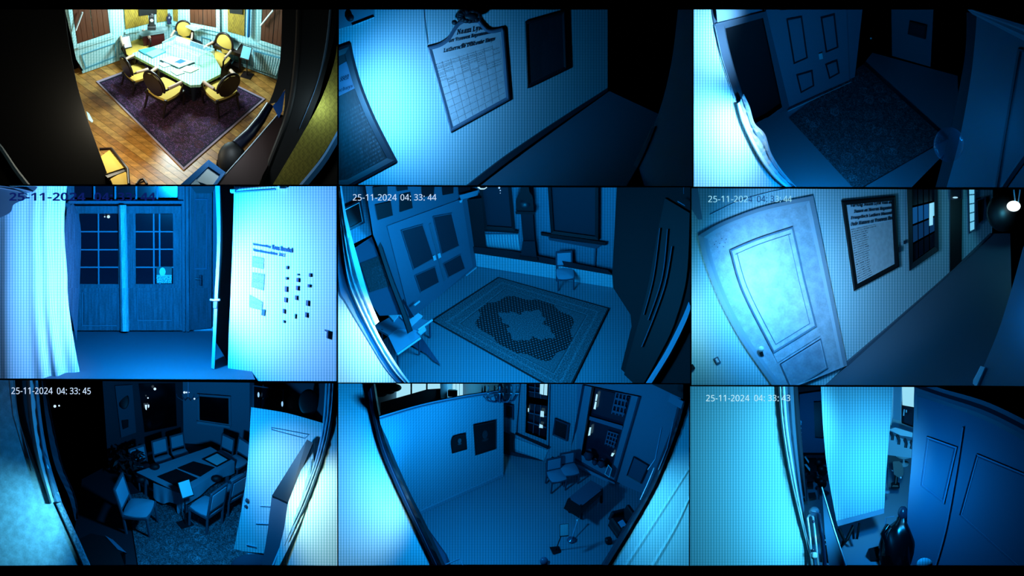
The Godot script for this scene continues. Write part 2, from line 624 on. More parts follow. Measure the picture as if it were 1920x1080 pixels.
	texs["register"] = picture(512, func(u, v, x, y):
		var g = 0.84 + 0.06 * N.call(x, y)
		var row = v * 34.0; var fr = fposmod(row, 1.0); var k = int(row)
		if u > 0.04 and u < 0.60 and absf(fr - 0.5) < 0.2 and v < 0.97:
			var lim = 0.60 if k < 12 else 0.36 + 0.05 * marks[k]
			if u < lim and not (u > 0.13 and u < 0.15) and not (u > 0.25 and u < 0.27) and F.call(x * 2.4, k * 31.0) > -0.06: g = 0.30
		if absf(u - 0.14) < 0.004 or absf(u - 0.26) < 0.004: g = 0.6
		return G.call(g))
	texs["oldboard"] = picture(256, func(u, v, x, y):
		var g = 0.16 + 0.14 * N.call(x * 2.0, y * 2.0)
		if v > 0.28 and absf(fposmod(v * 22.0, 1.0) - 0.5) < 0.24 and F.call(x * 1.5, int(v * 22.0) * 17.0) > 0.0: g += 0.22 * (0.3 + u)
		return G.call(g))
	texs["smallprint"] = picture(128, func(u, v, x, y):
		var g = 0.95
		if absf(fposmod(v * 14.0, 1.0) - 0.5) < 0.3 and F.call(x * 3.0, int(v * 14.0) * 13.0) > -0.25: g = 0.45
		return G.call(g))
	texs["portrait"] = picture(128, func(u, v, x, y):
		var g = 0.05 + 0.03 * N.call(x * 2, y * 2)
		if Vector2((u - 0.5) / 0.13, (v - 0.38) / 0.15).length() < 1.0: g = 0.42 + 0.2 * F.call(x * 1.5, y * 1.5)
		if Vector2((u - 0.5) / 0.16, (v - 0.57) / 0.05).length() < 1.0: g = 0.34
		return G.call(g))
	texs["landscape"] = picture(128, func(u, v, x, y): return G.call(0.05 + 0.5 * clampf((v - 0.5) * 1.4 - u * 0.5, 0, 1) + 0.1 * F.call(x, y)))
	texs["handbill"] = picture(64, func(u, v, x, y):
		var g = 0.8
		if Vector2((u - 0.38) / 0.2, (v - 0.3) / 0.26).length() < 1.0: g = 0.95
		elif v > 0.55: g = 0.9 if F.call(x * 4.0, y) > -0.1 else 0.35
		elif v < 0.5: g = 0.35
		return G.call(g))


func block(name_, x0, y0, x1, y1, d0, d1, m):
	var s = S.new(); var pl = Pl.new([0, 0, d0], [1, 0, d0], [0, 1, d0])
	s.slab(pl, V([x0, y0, x1, y0, x1, y1, x0, y1]), 0.0, d1 - d0)
	return shell(name_, s, m)


func strip(x0, y0, x1, y1, w, m):
	# a divider between two pictures, as deep as the rooms
	var s = S.new(); var pl = Pl.new([0, 0, 0], [1, 0, 0], [0, 1, 0])
	var dx = 0.0 if absf(x1 - x0) > absf(y1 - y0) else w; var dy = w - dx
	s.slab(pl, V([x0 - dx, y0 - dy, x1 - dx, y1 - dy, x1 + dx, y1 + dy, x0 + dx, y0 + dy]), 0.0, 5.4)
	return shell("trim_1", s, m)


func housing():
	var black = mt(2, 2, 3, 0.9)
	black.metallic_specular = 0.0
	within([])
	block("wall_back", -60, -60, 1980, 1140, 5.4, 5.6, black)
	block("trim_top", -60, -60, 1980, 20.5, -0.05, 0.06, black)
	block("trim_bottom", -60, 1058.5, 1980, 1140, -0.05, 5.4, black)
	block("trim_left", -60, -60, -10, 1140, -0.05, 5.4, black)
	block("trim_right", 1932, -60, 1980, 1140, -0.05, 5.4, black)
	strip(635, -60, 635, 348, 1.0, black); strip(1298, -60, 1298, 352, 1.0, black)
	strip(634, 348, 634, 717, 1.0, black); strip(1294, 351, 1294, 722, 1.0, black)
	strip(634, 717, 635, 1062, 0.8, black); strip(1292, 721, 1291.5, 1062, 0.7, black)
	strip(-12, 347.5, 635, 348, 0.8, black); strip(635, 348.3, 1298, 351, 1.0, black); strip(1298, 352, 1935, 353.5, 1.2, black)
	strip(-12, 710.5, 635, 717, 1.2, black); strip(635, 717.5, 1294, 719, 0.8, black); strip(1294, 722.5, 1935, 724.5, 1.0, black)


func stamps():
	var pl = Pl.new([0, 0, 0.03], [1, 0, 0.03], [0, 1, 0.03])
	var w = glow(205, 228, 255, 1.0)
	var o = thing("time_stamp", "thick dark blue time stamp 25-11-2024 04:33:44 above the glazed double doors", "time stamp")
	lettering("date_text", "25-11-2024", 22, 164, 377.5, 15.5, pl, glow(12, 28, 95), o); lettering("time_text", "04: 33: 44", 181, 295, 377.5, 15.5, pl, glow(12, 28, 95), o)
	o = thing("time_stamp", "thin white time stamp 25-11-2024 04:33:44 over the hall with the tall case clock", "time stamp")
	lettering("date_text", "25-11-2024", 663, 745, 377, 12, pl, w, o, 0, 0, false); lettering("time_text", "04: 33: 44", 752, 819, 377, 12, pl, w, o, 0, 0, false)
	o = thing("time_stamp", "half white, half dark time stamp 25-11-2024 04:33:44 above the large corridor door", "time stamp")
	var pale = glow(150, 225, 250); var dark = glow(14, 50, 110)
	lettering("date_text", "25-11-202", 1326, 1400, 380, 12, pl, pale, o, 0, 0, false)
	lettering("date_text", "4", 1401, 1408, 380, 12, pl, dark, o, 0, 0, false); lettering("time_text", "04: 3", 1417, 1449, 380, 12, pl, dark, o, 0, 0, false)
	lettering("time_text", "3: 44", 1451, 1482, 380, 12, pl, pale, o, 0, 0, false)
	o = thing("time_stamp", "thin white time stamp 25-11-2024 04:33:45 over the dark conference room", "time stamp")
	lettering("date_text", "25-11-2024", 26, 103, 738, 12.5, pl, w, o, 0, 0, false); lettering("time_text", "04: 33: 45", 111, 174, 738.5, 12.5, pl, w, o, 0, 0, false)
	o = thing("time_stamp", "thin white time stamp 25-11-2024 04:33:43 on the plain bright wall", "time stamp")
	var pw = glow(190, 238, 252)
	lettering("date_text", "25-11-2024", 1322, 1403, 751.5, 12, pl, pw, o, 0, 0, false); lettering("time_text", "04: 33: 43", 1412, 1479, 751.5, 12, pl, pw, o, 0, 0, false)


# ---------------------------------------------------------------- furniture kinds

func make_armchair(label, wood, cloth, arm):
	var keep = S.bounds; S.bounds = []
	# an oval-backed armchair, 1 m high, facing +z
	var t = thing("armchair", label, "chair")
	var s = S.new(); s.smooth = true
	s.sheet(_pad(0.29, 0.27, 0.04, 0.45, true), 0.07, Vector3.DOWN); part("seat", s, cloth, t)
	s = S.new(); s.box(Transform3D(Basis.IDENTITY, Vector3(0, 0.36, 0)), Vector3(0.60, 0.07, 0.56), 0.02); part("seat_rail", s, wood, t)
	# back: a shield of cloth in a bent wooden hoop
	var B = Transform3D(Basis(Vector3(1, 0, 0), -0.16), Vector3(0, 0.44, -0.25))
	var hoop = []
	for i in 25:
		var a = lerpf(-0.34, PI + 0.34, i / 24.0)
		hoop.append(B * Vector3(cos(a) * 0.26, 0.32 + sin(a) * 0.30, 0))
	s = S.new(); s.tube(hoop, 0.030, 8); part("back_frame", s, wood, t)
	var g = []; s = S.new(); s.smooth = true
	for i in 9:
		var row = []
		for j in 9:
			var a = TAU * j / 8.0; var r = i / 8.0
			row.append(B * Vector3(cos(a) * 0.25 * r, 0.31 + sin(a) * 0.285 * r, 0.05 * (1.0 - r * r)))
		g.append(row)
	s.sheet(g, 0.02, B.basis.z * -1.0); part("backrest", s, cloth, t)
	s = S.new(); g = []
	for i in 2:
		var row = []
		for j in 17:
			var a = TAU * j / 16.0
			row.append(B * Vector3(cos(a) * 0.25 * i, 0.31 + sin(a) * 0.285 * i, -0.03))
		g.append(row)
	s.sheet(g, 0.01, B.basis.z * -1.0); part("back_board", s, wood, t)
	for k in [-1, 1]:
		s = S.new(); s.tube([Vector3(0.27 * k, 0.70, -0.26), Vector3(0.31 * k, 0.70, -0.05), Vector3(0.33 * k, 0.68, 0.14), Vector3(0.33 * k, 0.62, 0.18), Vector3(0.29 * k, 0.40, 0.12)], 0.024, 7); part("arm", s, wood, t)
		s = S.new(); s.tube([Vector3(0.285 * k, 0.725, -0.20), Vector3(0.32 * k, 0.722, -0.02), Vector3(0.33 * k, 0.715, 0.12)], 0.036, 7); part("arm_pad", s, arm, t)
		s = S.new(); s.tube([Vector3(0.26 * k, 0.38, 0.24), Vector3(0.27 * k, 0.2, 0.26), Vector3(0.25 * k, 0.0, 0.25)], 0.034, 7, 0.02); part("leg", s, wood, t)
		s = S.new(); s.tube([Vector3(0.24 * k, 0.44, -0.24), Vector3(0.24 * k, 0.2, -0.27), Vector3(0.25 * k, 0.0, -0.33)], 0.032, 7, 0.02); part("leg", s, wood, t)
	S.bounds = keep
	return t


func _pad(hx, hz, dome, y, _r):
	var g = []
	for i in 8:
		var row = []
		for j in 8:
			var u = j / 3.5 - 1.0; var v = i / 3.5 - 1.0
			var k = 1.0 - 0.12 * (u * u * v * v)
			row.append(Vector3(u * hx * k, y + dome * (1.0 - maxf(absf(u), absf(v)) * maxf(absf(u), absf(v))), v * hz * k))
		g.append(row)
	return g


func music_stand(called, label, R, x, y, s, yaw, top, sheet_m, m, roll = 0.0, base = true):
	# a sheet holder on a thin post with a flat foot
	var X = R.xf(x, y, s, yaw, roll)
	var t = thing(called, label, "stand", "", X.origin)
	var k = S.new(); k.tube([X * Vector3(0, 0, 0), X * Vector3(0, top, 0)], 0.018 * s, 8); part("post", k, m, t)
	if base:
		k = S.new(); k.box(X * Transform3D(Basis.IDENTITY, Vector3(0, 0.012, 0)), Vector3(0.34, 0.024, 0.30) * 1.0, 0.008); part("foot_plate", k, m, t)
	var T = X * Transform3D(Basis(Vector3(1, 0, 0), -0.62), Vector3(0, top + 0.03, 0.05))
	k = S.new(); k.box(T, Vector3(0.32, 0.42, 0.02), 0.008); part("holder", k, m, t)
	k = S.new(); k.box(T * Transform3D(Basis.IDENTITY, Vector3(0, 0.01, 0.014)), Vector3(0.28, 0.37, 0.006), 0.0); part("sheet", k, sheet_m, t)
	return t


# ---------------------------------------------------------------- top left: the lit board room

func tile_1():
	var R = Room.new(40.0, 347.0, 1.3)
	var white = mt(196, 232, 238, 0.7, "weave", 0.0, 0.052); var teal = mt(70, 150, 175, 0.7); var wood = mt(26, 13, 10, 0.4)
	var shut = mt(104, 58, 34, 0.55, "grain", 0.0, 0.5); var gold = mt(196, 184, 104, 0.8, "damask", 0.0, 0.7)
	var yellow = mt(196, 164, 70, 0.85); var armm = mt(188, 158, 138, 0.7); var black = mt(4, 5, 7, 0.6); var paper = mt(214, 240, 246, 0.8)
	# floor of oak boards
	var fp = V([135, 128, 250, 92, 326, 70, 545, 150, 575, 352, 140, 352])
	var s = S.new(); s.slab(R.floor_pl, fp, -0.03, 0.06); var fl = shell("floor", s, mt(60, 38, 18, 0.9))
	var tones = [mt(196, 136, 62, 0.34, "oak", 0.0, 1.1), mt(206, 146, 68, 0.34, "oak", 0.0, 1.2), mt(182, 122, 54, 0.36, "oak", 0.0, 1.0), mt(212, 158, 80, 0.33, "oak", 0.0, 1.3)]
	for k in range(-16, 22):
		var c = 120.0 + k * 14.0
		var st = PackedVector2Array(V([100, c + (100 - 330) * 0.72, 620, c + (620 - 330) * 0.72, 620, c + 13.4 + (620 - 330) * 0.72, 100, c + 13.4 + (100 - 330) * 0.72]))
		for q in Geometry2D.intersect_polygons(PackedVector2Array(fp), st):
			if q.size() < 3: continue
			s = S.new(); s.slab(R.floor_pl, q, 0.0, 0.03); part("plank", s, tones[(k * 7 + 50) % 4], fl)
	# carpet
	var F = R.floor_pl
	s = S.new(); s.patch(F.p(233, 126, 0.03), F.p(432, 150, 0.03), F.p(345, 319, 0.03), F.p(177, 152, 0.03), 10)
	# the true corner lies under the table: far corner
	s = S.new(); s.patch(F.p(177, 151, 0.03), F.p(318, 98, 0.03), F.p(496, 184, 0.03), F.p(345, 319, 0.03), 12)
	s.slab(F, V([177, 151, 318, 98, 496, 184, 345, 319]), 0.028, 0.025)
	solo("carpet", s, mt(255, 255, 255, 0.95, "carpet_purple"), "dark purple patterned carpet with a pale edge under the board table", "carpet")
	# walls
	var PL = R.wall(140, 139, 326, 74); var PR = R.wall(326, 74, 545, 158)
	s = S.new(); s.slab(PL, V([118, 5, 312, 5, 318, 40, 326, 78, 156, 136, 140, 110]), 0.0, 0.12); shell("wall_left", s, white)
	s = S.new(); s.slab(PR, V([312, 5, 560, 5, 560, 164, 512, 147, 326, 78, 318, 40]), 0.0, 0.12); shell("wall_right", s, white)
	# windows with closed brown shutters
	var n = 0
	for w in [[PL, [133, 8, 199, 8, 204, 60, 142, 81], 2], [PR, [353, 8, 403, 8, 403, 50, 353, 40], 2], [PR, [491, 8, 542, 8, 532, 89, 487, 74], 2]]:
		n += 1
		var o = V(w[1])
		s = S.new(); s.ring(w[0], inset(o, -7), o, 0.07, 0.1, 0.02); var win = shell("window_%d" % n, s, white)
		win.set_meta("label", ["window with brown shutters and a slanting bar in the left wall", "window with brown shutters behind the far table end", "window with brown shutters beside the dark door frame"][n - 1])
		for k in w[2]:
			s = S.new(); s.slab(w[0], quadp(w[1], k * 0.5 + 0.008, 0, k * 0.5 + 0.492, 1), 0.03, 0.04); var sh = part("shutter", s, shut, win)
			for j in 3:
				s = S.new(); s.slab(w[0], quadp(w[1], k * 0.5 + 0.02 + j * 0.158, 0.02, k * 0.5 + 0.165 + j * 0.158, 0.97), 0.045, 0.02); part("board", s, shut, sh)
	s = S.new(); s.tube([PL.p(153, 22, 0.12), PL.p(140, 56, 0.12)], 0.016); solo("shutter_bar", s, paper, "thin white iron bar slanting across the shutters of the left window", "bar")
	s = S.new(); s.tube([PR.p(512, 18, 0.12), PR.p(488, 47, 0.12)], 0.018); solo("shutter_bar", s, paper, "thin white iron bar slanting across the shutters by the dark door frame", "bar")
	# wall covering panels
	for w in [[PL, [230, 8, 274, 8, 276, 42, 233, 53]], [PL, [290, 8, 311, 8, 312, 36, 291, 40]], [PR, [425, 8, 458, 8, 456, 66, 425, 57]], [PR, [320, 8, 331, 8, 330, 38, 321, 36]]]:
		s = S.new(); s.slab(w[0], V(w[1]), 0.03, 0.03); shell("wall_panel", s, gold)
	# chair rail, wainscot fields, skirting
	for w in [[PL, [143, 87, 212, 65, 212, 69, 144, 91]], [PL, [232, 57, 316, 40, 316, 46, 232, 62]], [PL, [150, 131, 234, 102, 234, 106, 151, 136]], [PR, [318, 40, 412, 62, 412, 66, 318, 45]], [PR, [412, 61, 534, 99, 533, 104, 412, 66]], [PR, [326, 70, 517, 140, 516, 146, 326, 76]]]:
		s = S.new(); s.slab(w[0], V(w[1]), 0.05, 0.05); shell("trim_2", s, white)
	for w in [[PL, [149, 101, 212, 78, 215, 104, 157, 127]], [PL, [217, 77, 230, 72, 233, 97, 219, 101]], [PR, [322, 49, 352, 58, 351, 68, 322, 58]], [PR, [374, 66, 392, 71, 391, 92, 374, 86]], [PR, [456, 96, 468, 99, 466, 124, 455, 120]]]:
		s = S.new(); s.ring(w[0], V(w[1]), inset(V(w[1]), 1.6), 0.03, 0.03); shell("trim_3", s, teal)
	# ribbed heater under the right window
	var rad = thing("heater", "white ribbed heater on the wall left of the dark door frame", "heater", "", PR.p(495, 138))
	s = S.new(); s.slab(PR, V([473, 92, 529, 108, 518, 144, 472, 129]), 0.05, 0.04); part("back_plate", s, teal, rad)
	for k in 11:
		s = S.new(); s.slab(PR, quadp([474, 94, 527, 109, 517, 142, 473, 127], k / 11.0, 0.02, k / 11.0 + 0.066, 0.98), 0.09, 0.05); part("rib", s, white, rad)
	s = S.new(); s.tube([PR.p(466, 8, 0.08), PR.p(464, 67, 0.08)], 0.03); solo("pipe", s, mt(40, 120, 180, 0.5), "thin blue pipe running down the wall between gold panel and white post", "pipe")
	s = S.new(); s.slab(PL, V([257, 4, 291, 4, 291, 24, 258, 28]), 0.06, 0.05); solo("framed_picture", s, black, "dark framed picture at the top edge above the mantel clock", "picture")
	s = S.new(); s.slab(PR, V([428, 4, 453, 4, 453, 26, 429, 23]), 0.06, 0.05); solo("framed_picture", s, black, "dark framed picture at the top edge over the gold wall panel", "picture")
	# sideboard with clock, urn in the corner
	var t = thing("sideboard", "dark red sideboard with a pale top against the far left wall", "sideboard", "", PL.p(288, 84))
	s = S.new(); s.slab(PL.shift(0.4), V([263, 62, 304, 56, 306, 80, 268, 92]), 0, 0.4); part("body", s, mt(66, 18, 16, 0.5), t)
	s = S.new(); s.slab(PL.shift(0.43), V([258, 58, 300, 46, 312, 48, 306, 56, 264, 63]), 0.0, 0.05, -R.up); part("top", s, mt(150, 180, 186, 0.4), t)
	var X = Transform3D(Basis(Vector3(1, 0, 0), 0.5), PL.p(282, 53, 0.62))
	t = thing("mantel_clock", "small black mantel clock with a white dial on the sideboard", "clock", "", X.origin)
	s = S.new(); s.box(X.translated_local(Vector3(0, 0.04, 0)), Vector3(0.16, 0.08, 0.12), 0.01); part("base", s, black, t)
	s = S.new(); s.box(X.translated_local(Vector3(0, 0.19, 0)), Vector3(0.11, 0.24, 0.09), 0.015); part("case", s, black, t)
	s = S.new(); s.ball(X * Vector3(0, 0.31, 0), Vector3(0.045, 0.03, 0.04), 8); part("finial", s, black, t)
	s = S.new(); s.lathe(X * Transform3D(Basis(Vector3(1, 0, 0), PI / 2), Vector3(0, 0.21, 0.05)), [[0.0, 0.012], [0.03, 0.012], [0.033, 0.0]], 14); part("dial", s, paper, t)
	X = Transform3D(Basis(Vector3(1, 0, 0), 0.4), PL.p(314, 41, 0.25))
	s = S.new(); s.lathe(X, [[0.0, 0], [0.05, 0], [0.03, 0.03], [0.055, 0.09], [0.05, 0.13], [0.02, 0.15], [0.03, 0.17], [0.015, 0.2], [0.0, 0.21]], 12)
	solo("urn", s, mt(14, 22, 50, 0.4), "small dark blue urn on the chair rail in the far corner", "urn")
	music_stand("reading_stand", "slim reading stand with a white sheet in front of the gold wall covering", R, 233, 112, 0.56, 20, 0.82, paper, wood, 0, false)
	music_stand("reading_stand", "slim reading stand with a pale sheet and dark foot plate before the heater", R, 461, 140, 0.62, -25, 0.90, mt(120, 200, 230), wood, 0, true)
	# chairs: far ones first
	var A = make_armchair("yellow armchair facing out from the far left corner of the board table", wood, yellow, armm)
	A.transform = R.xf(253, 114, 0.80, 18, 4)
	dup(A, R.xf(338, 98, 0.60, -12, 0), "yellow armchair behind the glass case at the far end of the board table")
	dup(A, R.xf(403, 134, 0.74, -34, -3), "yellow armchair at the right side of the board table by the writing desk")
	dup(A, R.xf(256, 160, 0.76, 122, 2), "armchair seen from behind at the left side of the table, the farther one")
	dup(A, R.xf(308, 198, 0.96, 138, 0), "armchair seen from behind at the left side of the table, the nearer one")
	dup(A, R.xf(412, 198, 0.92, -146, 0), "armchair seen from behind at the near right corner of the board table")
	# chairs cut off at the lower left, seen from above
	var U = R.level(0.35)
	t = thing("upholstered_chair", "yellow chair seen from above beside the black door at the lower left", "chair", "", U.p(215, 330))
	var s2 = S.new(); s2.slab(U, V([190, 294, 207, 281, 237, 314, 201, 326]), 0.06, 0.08, -R.up); part("backrest", s2, yellow, t)
	s2 = S.new(); s2.slab(U, V([209, 336, 237, 320, 245, 346, 214, 347]), 0.0, 0.08, -R.up); part("seat", s2, yellow, t)
	s2 = S.new(); s2.tube([U.p(188, 280, 0.05), U.p(209, 279, 0.1), U.p(241, 318, 0.1), U.p(244, 346, 0.05)], 0.03, 7); part("back_frame", s2, wood, t)
	s2 = S.new(); s2.slab(U, V([196, 326, 238, 312, 240, 320, 204, 334]), 0.02, 0.06, -R.up); part("seat_rail", s2, wood, t)
	t = thing("upholstered_chair", "top of a second chair back cut off by the lower edge beside the yellow one", "chair", "", U.p(268, 344))
	s2 = S.new(); s2.tube([U.p(258, 346, 0.05), U.p(264, 338, 0.08), U.p(271, 336, 0.08), U.p(278, 346, 0.05)], 0.025, 7); part("back_frame", s2, wood, t)
	s2 = S.new(); s2.slab(U, V([260, 346, 265, 340, 271, 339, 276, 346]), 0.03, 0.05, -R.up); part("backrest", s2, mt(170, 120, 60, 0.8), t)
	# board table
	var H = R.level(0.52)
	var top = V([246, 98, 322, 73, 396, 98, 413, 128, 412, 138, 374, 158, 356, 159, 246, 101])
	t = thing("board_table", "large board table with chamfered corners and a pale green top", "table", "", R.floor_pl.p(340, 190))
	s = S.new(); s.slab(H, top, 0, 0.06, -R.up); part("table_top", s, mt(178, 214, 186, 0.5, "weave", 0.0, 0.052), t)
	s = S.new(); s.slab(H, inset(top, 7), -0.05, 0.16, -R.up); part("apron", s, mt(18, 30, 22, 0.6), t)
	for q in [[362, 148], [262, 104], [400, 128], [322, 84]]:
		s = S.new(); var a = H.p(q[0], q[1]) - R.up * 0.05; s.tube([a, a - R.up * 0.2, a - R.up * 0.47], 0.075, 8, 0.04); part("leg", s, mt(14, 20, 30, 0.5), t)
	var H2 = R.level(0.53)
	var flat = func(nm, pg, th, m, label, cat, grp = ""):
		var q = S.new(); q.slab(H2, pg, th, th, -R.up); return solo(nm, q, m, label, cat, grp)
	flat.call("folder", V([257, 92, 284, 86, 299, 92, 270, 100]), 0.03, mt(60, 150, 205, 0.6), "blue folder lying at the far left edge of the board table", "folder")
	flat.call("folder", V([270, 98, 296, 88, 309, 94, 284, 106]), 0.04, mt(110, 190, 225, 0.6), "light blue folder overlapping the darker one on the board table", "folder")
	t = thing("open_book", "large open white book with a small dark picture on the board table", "book", "", H2.p(331, 116))
	s = S.new(); s.slab(H2, V([299, 110, 320, 104, 362, 114, 334, 125]), 0.05, 0.05, -R.up); part("pages", s, paper, t)
	s = S.new(); s.slab(H2, V([297, 112, 320, 106, 364, 116, 334, 127]), 0.012, 0.02, -R.up); part("cover", s, mt(12, 40, 70), t)
	s = S.new(); s.slab(H2, V([325, 115, 337, 109, 348, 113, 336, 118]), 0.056, 0.01, -R.up); part("plate", s, mt(20, 90, 140), t)
	flat.call("paper_sheet", V([295, 119, 312, 114, 322, 120, 305, 125]), 0.008, paper, "white sheet of paper left of the open book, the farther one", "paper")
	flat.call("paper_sheet", V([333, 130, 349, 122, 372, 127, 356, 135]), 0.008, mt(206, 226, 210), "cream sheet of paper in front of the open book", "paper")
	flat.call("paper_sheet", V([318, 132, 333, 128, 345, 135, 330, 140]), 0.008, paper, "white sheet of paper near the front edge of the board table", "paper")
	# glass case on the far half
	t = thing("glass_case", "clear glass display case on the far half of the board table", "display case", "", H2.p(350, 100))
	var c0 = [H2.p(302, 93), H2.p(326, 80), H2.p(400, 106), H2.p(372, 120)]
	for k in 4:
		var a = c0[k]; var b = c0[(k + 1) % 4]; var u = R.up * 0.2
		s = S.new(); s.quad(a, b, b + u, a + u); part("pane", s, glass(0.10), t)
		s = S.new(); s.tube([a, a + u], 0.006, 5); s.tube([a + u, b + u], 0.006, 5); part("edge", s, mt(150, 190, 190, 0.3), t)
	s = S.new(); s.quad(c0[0] + R.up * 0.2, c0[1] + R.up * 0.2, c0[2] + R.up * 0.2, c0[3] + R.up * 0.2); part("lid", s, glass(0.16), t)
	# writing desk with a tilted white document
	X = R.xf(431, 117, 0.70, -28)
	t = thing("writing_desk", "dark writing desk with a sloping top against the right wall", "desk", "", X.origin)
	var bx = func(c, z, nm, m, par):
		var q = S.new(); q.box(X * Transform3D(Basis.IDENTITY, c), z, 0.015); return part(nm, q, m, par)
	bx.call(Vector3(0, 0.62, 0), Vector3(0.86, 0.16, 0.5), "body", wood, t)
	for k in [[-0.38, -0.2], [0.38, -0.2], [-0.38, 0.2], [0.38, 0.2]]: bx.call(Vector3(k[0], 0.28, k[1]), Vector3(0.07, 0.56, 0.07), "leg", wood, t)
	bx.call(Vector3(0, 0.1, 0), Vector3(0.74, 0.05, 0.38), "shelf", wood, t)
	s = S.new(); s.box(X * Transform3D(Basis(Vector3(1, 0, 0), 0.22), Vector3(0, 0.74, 0)), Vector3(0.9, 0.05, 0.56), 0.01); part("sloping_top", s, wood, t)
	s = S.new(); s.box(X * Transform3D(Basis(Vector3(1, 0, 0), 0.22), Vector3(0, 0.78, 0)), Vector3(0.58, 0.02, 0.42), 0.0)
	solo("document", s, paper, "white document lying on the sloping top of the dark writing desk", "document")
	s = S.new(); s.box(X * Transform3D(Basis.IDENTITY, Vector3(-0.05, 0.14, 0.05)), Vector3(0.3, 0.02, 0.24), 0.0)
	solo("document", s, mt(140, 200, 225), "pale sheet lying low under the dark writing desk", "document")
	# things by the far window
	s = S.new(); s.slab(PR.shift(0.25), V([345, 46, 362, 42, 378, 48, 361, 54]), 0, 0.03, -R.up); solo("open_book", s, paper, "small open white book on the ledge under the middle shutters", "book")
	X = R.xf(364, 92, 0.5, 10)
	t = thing("side_chair", "dark square-backed chair beyond the glass case under the middle window", "chair", "", X.origin)
	bx = func(c, z, nm, m, par):
		var q = S.new(); q.box(X * Transform3D(Basis.IDENTITY, c), z, 0.02); return part(nm, q, m, par)
	bx.call(Vector3(0, 0.42, 0), Vector3(0.44, 0.07, 0.4), "seat", black, t); bx.call(Vector3(0, 0.68, -0.18), Vector3(0.42, 0.46, 0.05), "backrest", black, t)
	for k in [[-0.18, -0.16], [0.18, -0.16], [-0.18, 0.16], [0.18, 0.16]]: bx.call(Vector3(k[0], 0.2, k[1]), Vector3(0.05, 0.4, 0.05), "leg", black, t)
	# figures and a paper at the left door edge
	s = S.new(); s.box(R.xf(150, 124, 0.5, 20) * Transform3D(Basis.IDENTITY, Vector3(-0.05, 0.35, 0)), Vector3(0.22, 0.7, 0.2), 0.04); solo("small_cabinet", s, wood, "small dark cabinet half hidden behind the black door on the left", "cabinet")
	s = S.new(); s.slab(R.level(0.3), V([161, 208, 166, 212, 174, 226, 172, 229, 165, 224]), 0, 0.02, -R.up); solo("paper_sheet", s, paper, "white paper corner sticking out from behind the black door", "paper")
	# dark foreground door on the left, black frame on the right
	var door = Pl.new([0, 0, 0.55], [100, 0, 0.75], [0, 100, 0.55])
	s = S.new(); s.slab(door, V([-12, 0]) + cv([124, 0, 126, 40, 134, 95, 147, 160, 163, 215, 184, 275, 212, 350]) + V([62, 350, -12, 255]), 0, 0.08); shell("door_1", s, mt(4, 3, 3, 0.9), "black door leaf seen at an angle at the left edge of the lit board room")
	s = S.new(); var cA = cv([-12, 252, 10, 278, 34, 314, 64, 352]); var cB = cv([-12, 272, 4, 292, 24, 324, 44, 352])
	s.moulding(cA, cB, door, [[0, 0], [0.2, 0.03], [0.6, 0.035], [1, 0]]); shell("door_frame", s, mt(58, 92, 110, 0.5))
	s = S.new(); s.slab(door, cB + V([-12, 352]), -0.02, 0.05); shell("wall_corner", s, mt(92, 76, 40, 0.8, "damask", 0.0, 0.7))
	var fr = Pl.new([500, 0, 0.75], [640, 0, 0.5], [500, 100, 0.75])
	s = S.new(); s.slab(fr, V([531, 0, 529, 80, 526, 120, 521, 150, 514, 174, 507, 191, 504, 197, 520, 193, 536, 168, 535, 200, 530, 230, 522, 262, 512, 290, 497, 320, 480, 352, 512, 352, 536, 314, 560, 270, 582, 226, 600, 180, 616, 120, 626, 80, 632, 50, 634, 0]), 0, 0.1); shell("door_frame", s, mt(3, 3, 3, 0.9), "black door frame at the right edge of the lit board room")
	cA = cv([557, 0, 553, 100, 540, 200, 508, 290, 482, 352]); cB = cv([566, 0, 563, 100, 550, 200, 518, 290, 492, 352])
	s = S.new(); s.moulding(cA, cB, fr, [[0, 0], [0.3, 0.03], [0.7, 0.03], [1, 0]]); shell("door_frame", s, mt(16, 12, 10, 0.7))
	cA = cv([620, 0, 612, 80, 594, 160, 562, 242], 8); cB = cv([626, 0, 618, 80, 600, 150, 563, 243], 8)
	s = S.new(); s.moulding(cA, cB, fr, [[0, 0], [0.3, 0.05], [0.7, 0.05], [1, 0]]); solo("metal_bar", s, mt(130, 180, 225, 0.25, "", 0.7), "bright metal strip along the edge of the black door frame", "strip")
	s = S.new(); s.slab(fr, cv([636, 60, 628, 118, 604, 186, 570, 250, 510, 352]) + cv([560, 352, 600, 300, 636, 244]), 0.03, 0.06); shell("wall_corner", s, mt(206, 214, 150, 0.85, "damask", 0.0, 0.5))
	cA = cv([636, 242, 604, 296, 558, 352]); cB = cv([640, 268, 614, 312, 582, 352])
	s = S.new(); s.moulding(cA, cB, fr, [[0, 0.03], [0.25, 0.08], [0.75, 0.08], [1, 0.03]]); shell("baseboard_right", s, mt(40, 120, 180, 0.5))
	s = S.new(); s.slab(fr, cB + V([640, 352]), 0.02, 0.04); shell("floor_corner", s, mt(40, 30, 20, 0.7))
	# sofa arm, desk and show case at the lower right
	var fo = Pl.new([400, 350, 0.85], [520, 350, 0.85], [400, 250, 1.25])
	t = thing("upholstered_chair", "black round-backed chair at the lower right in front of the carpet", "chair", "", fo.p(450, 345))
	s = S.new(); s.smooth = true; s.ball(fo.p(436, 300, 0.0), Vector3(0.27, 0.34, 0.22), 12); part("backrest", s, black, t)
	s = S.new(); s.tube([fo.p(446, 274, 0.12), fo.p(470, 250, 0.12), fo.p(490, 224, 0.1), fo.p(506, 197, 0.1)], 0.13, 10, 0.08); part("arm", s, mt(10, 14, 34, 0.35), t)
	s = S.new(); s.slab(fo, V([408, 300, 460, 290, 460, 350, 400, 350]), -0.1, 0.3); part("seat", s, black, t)
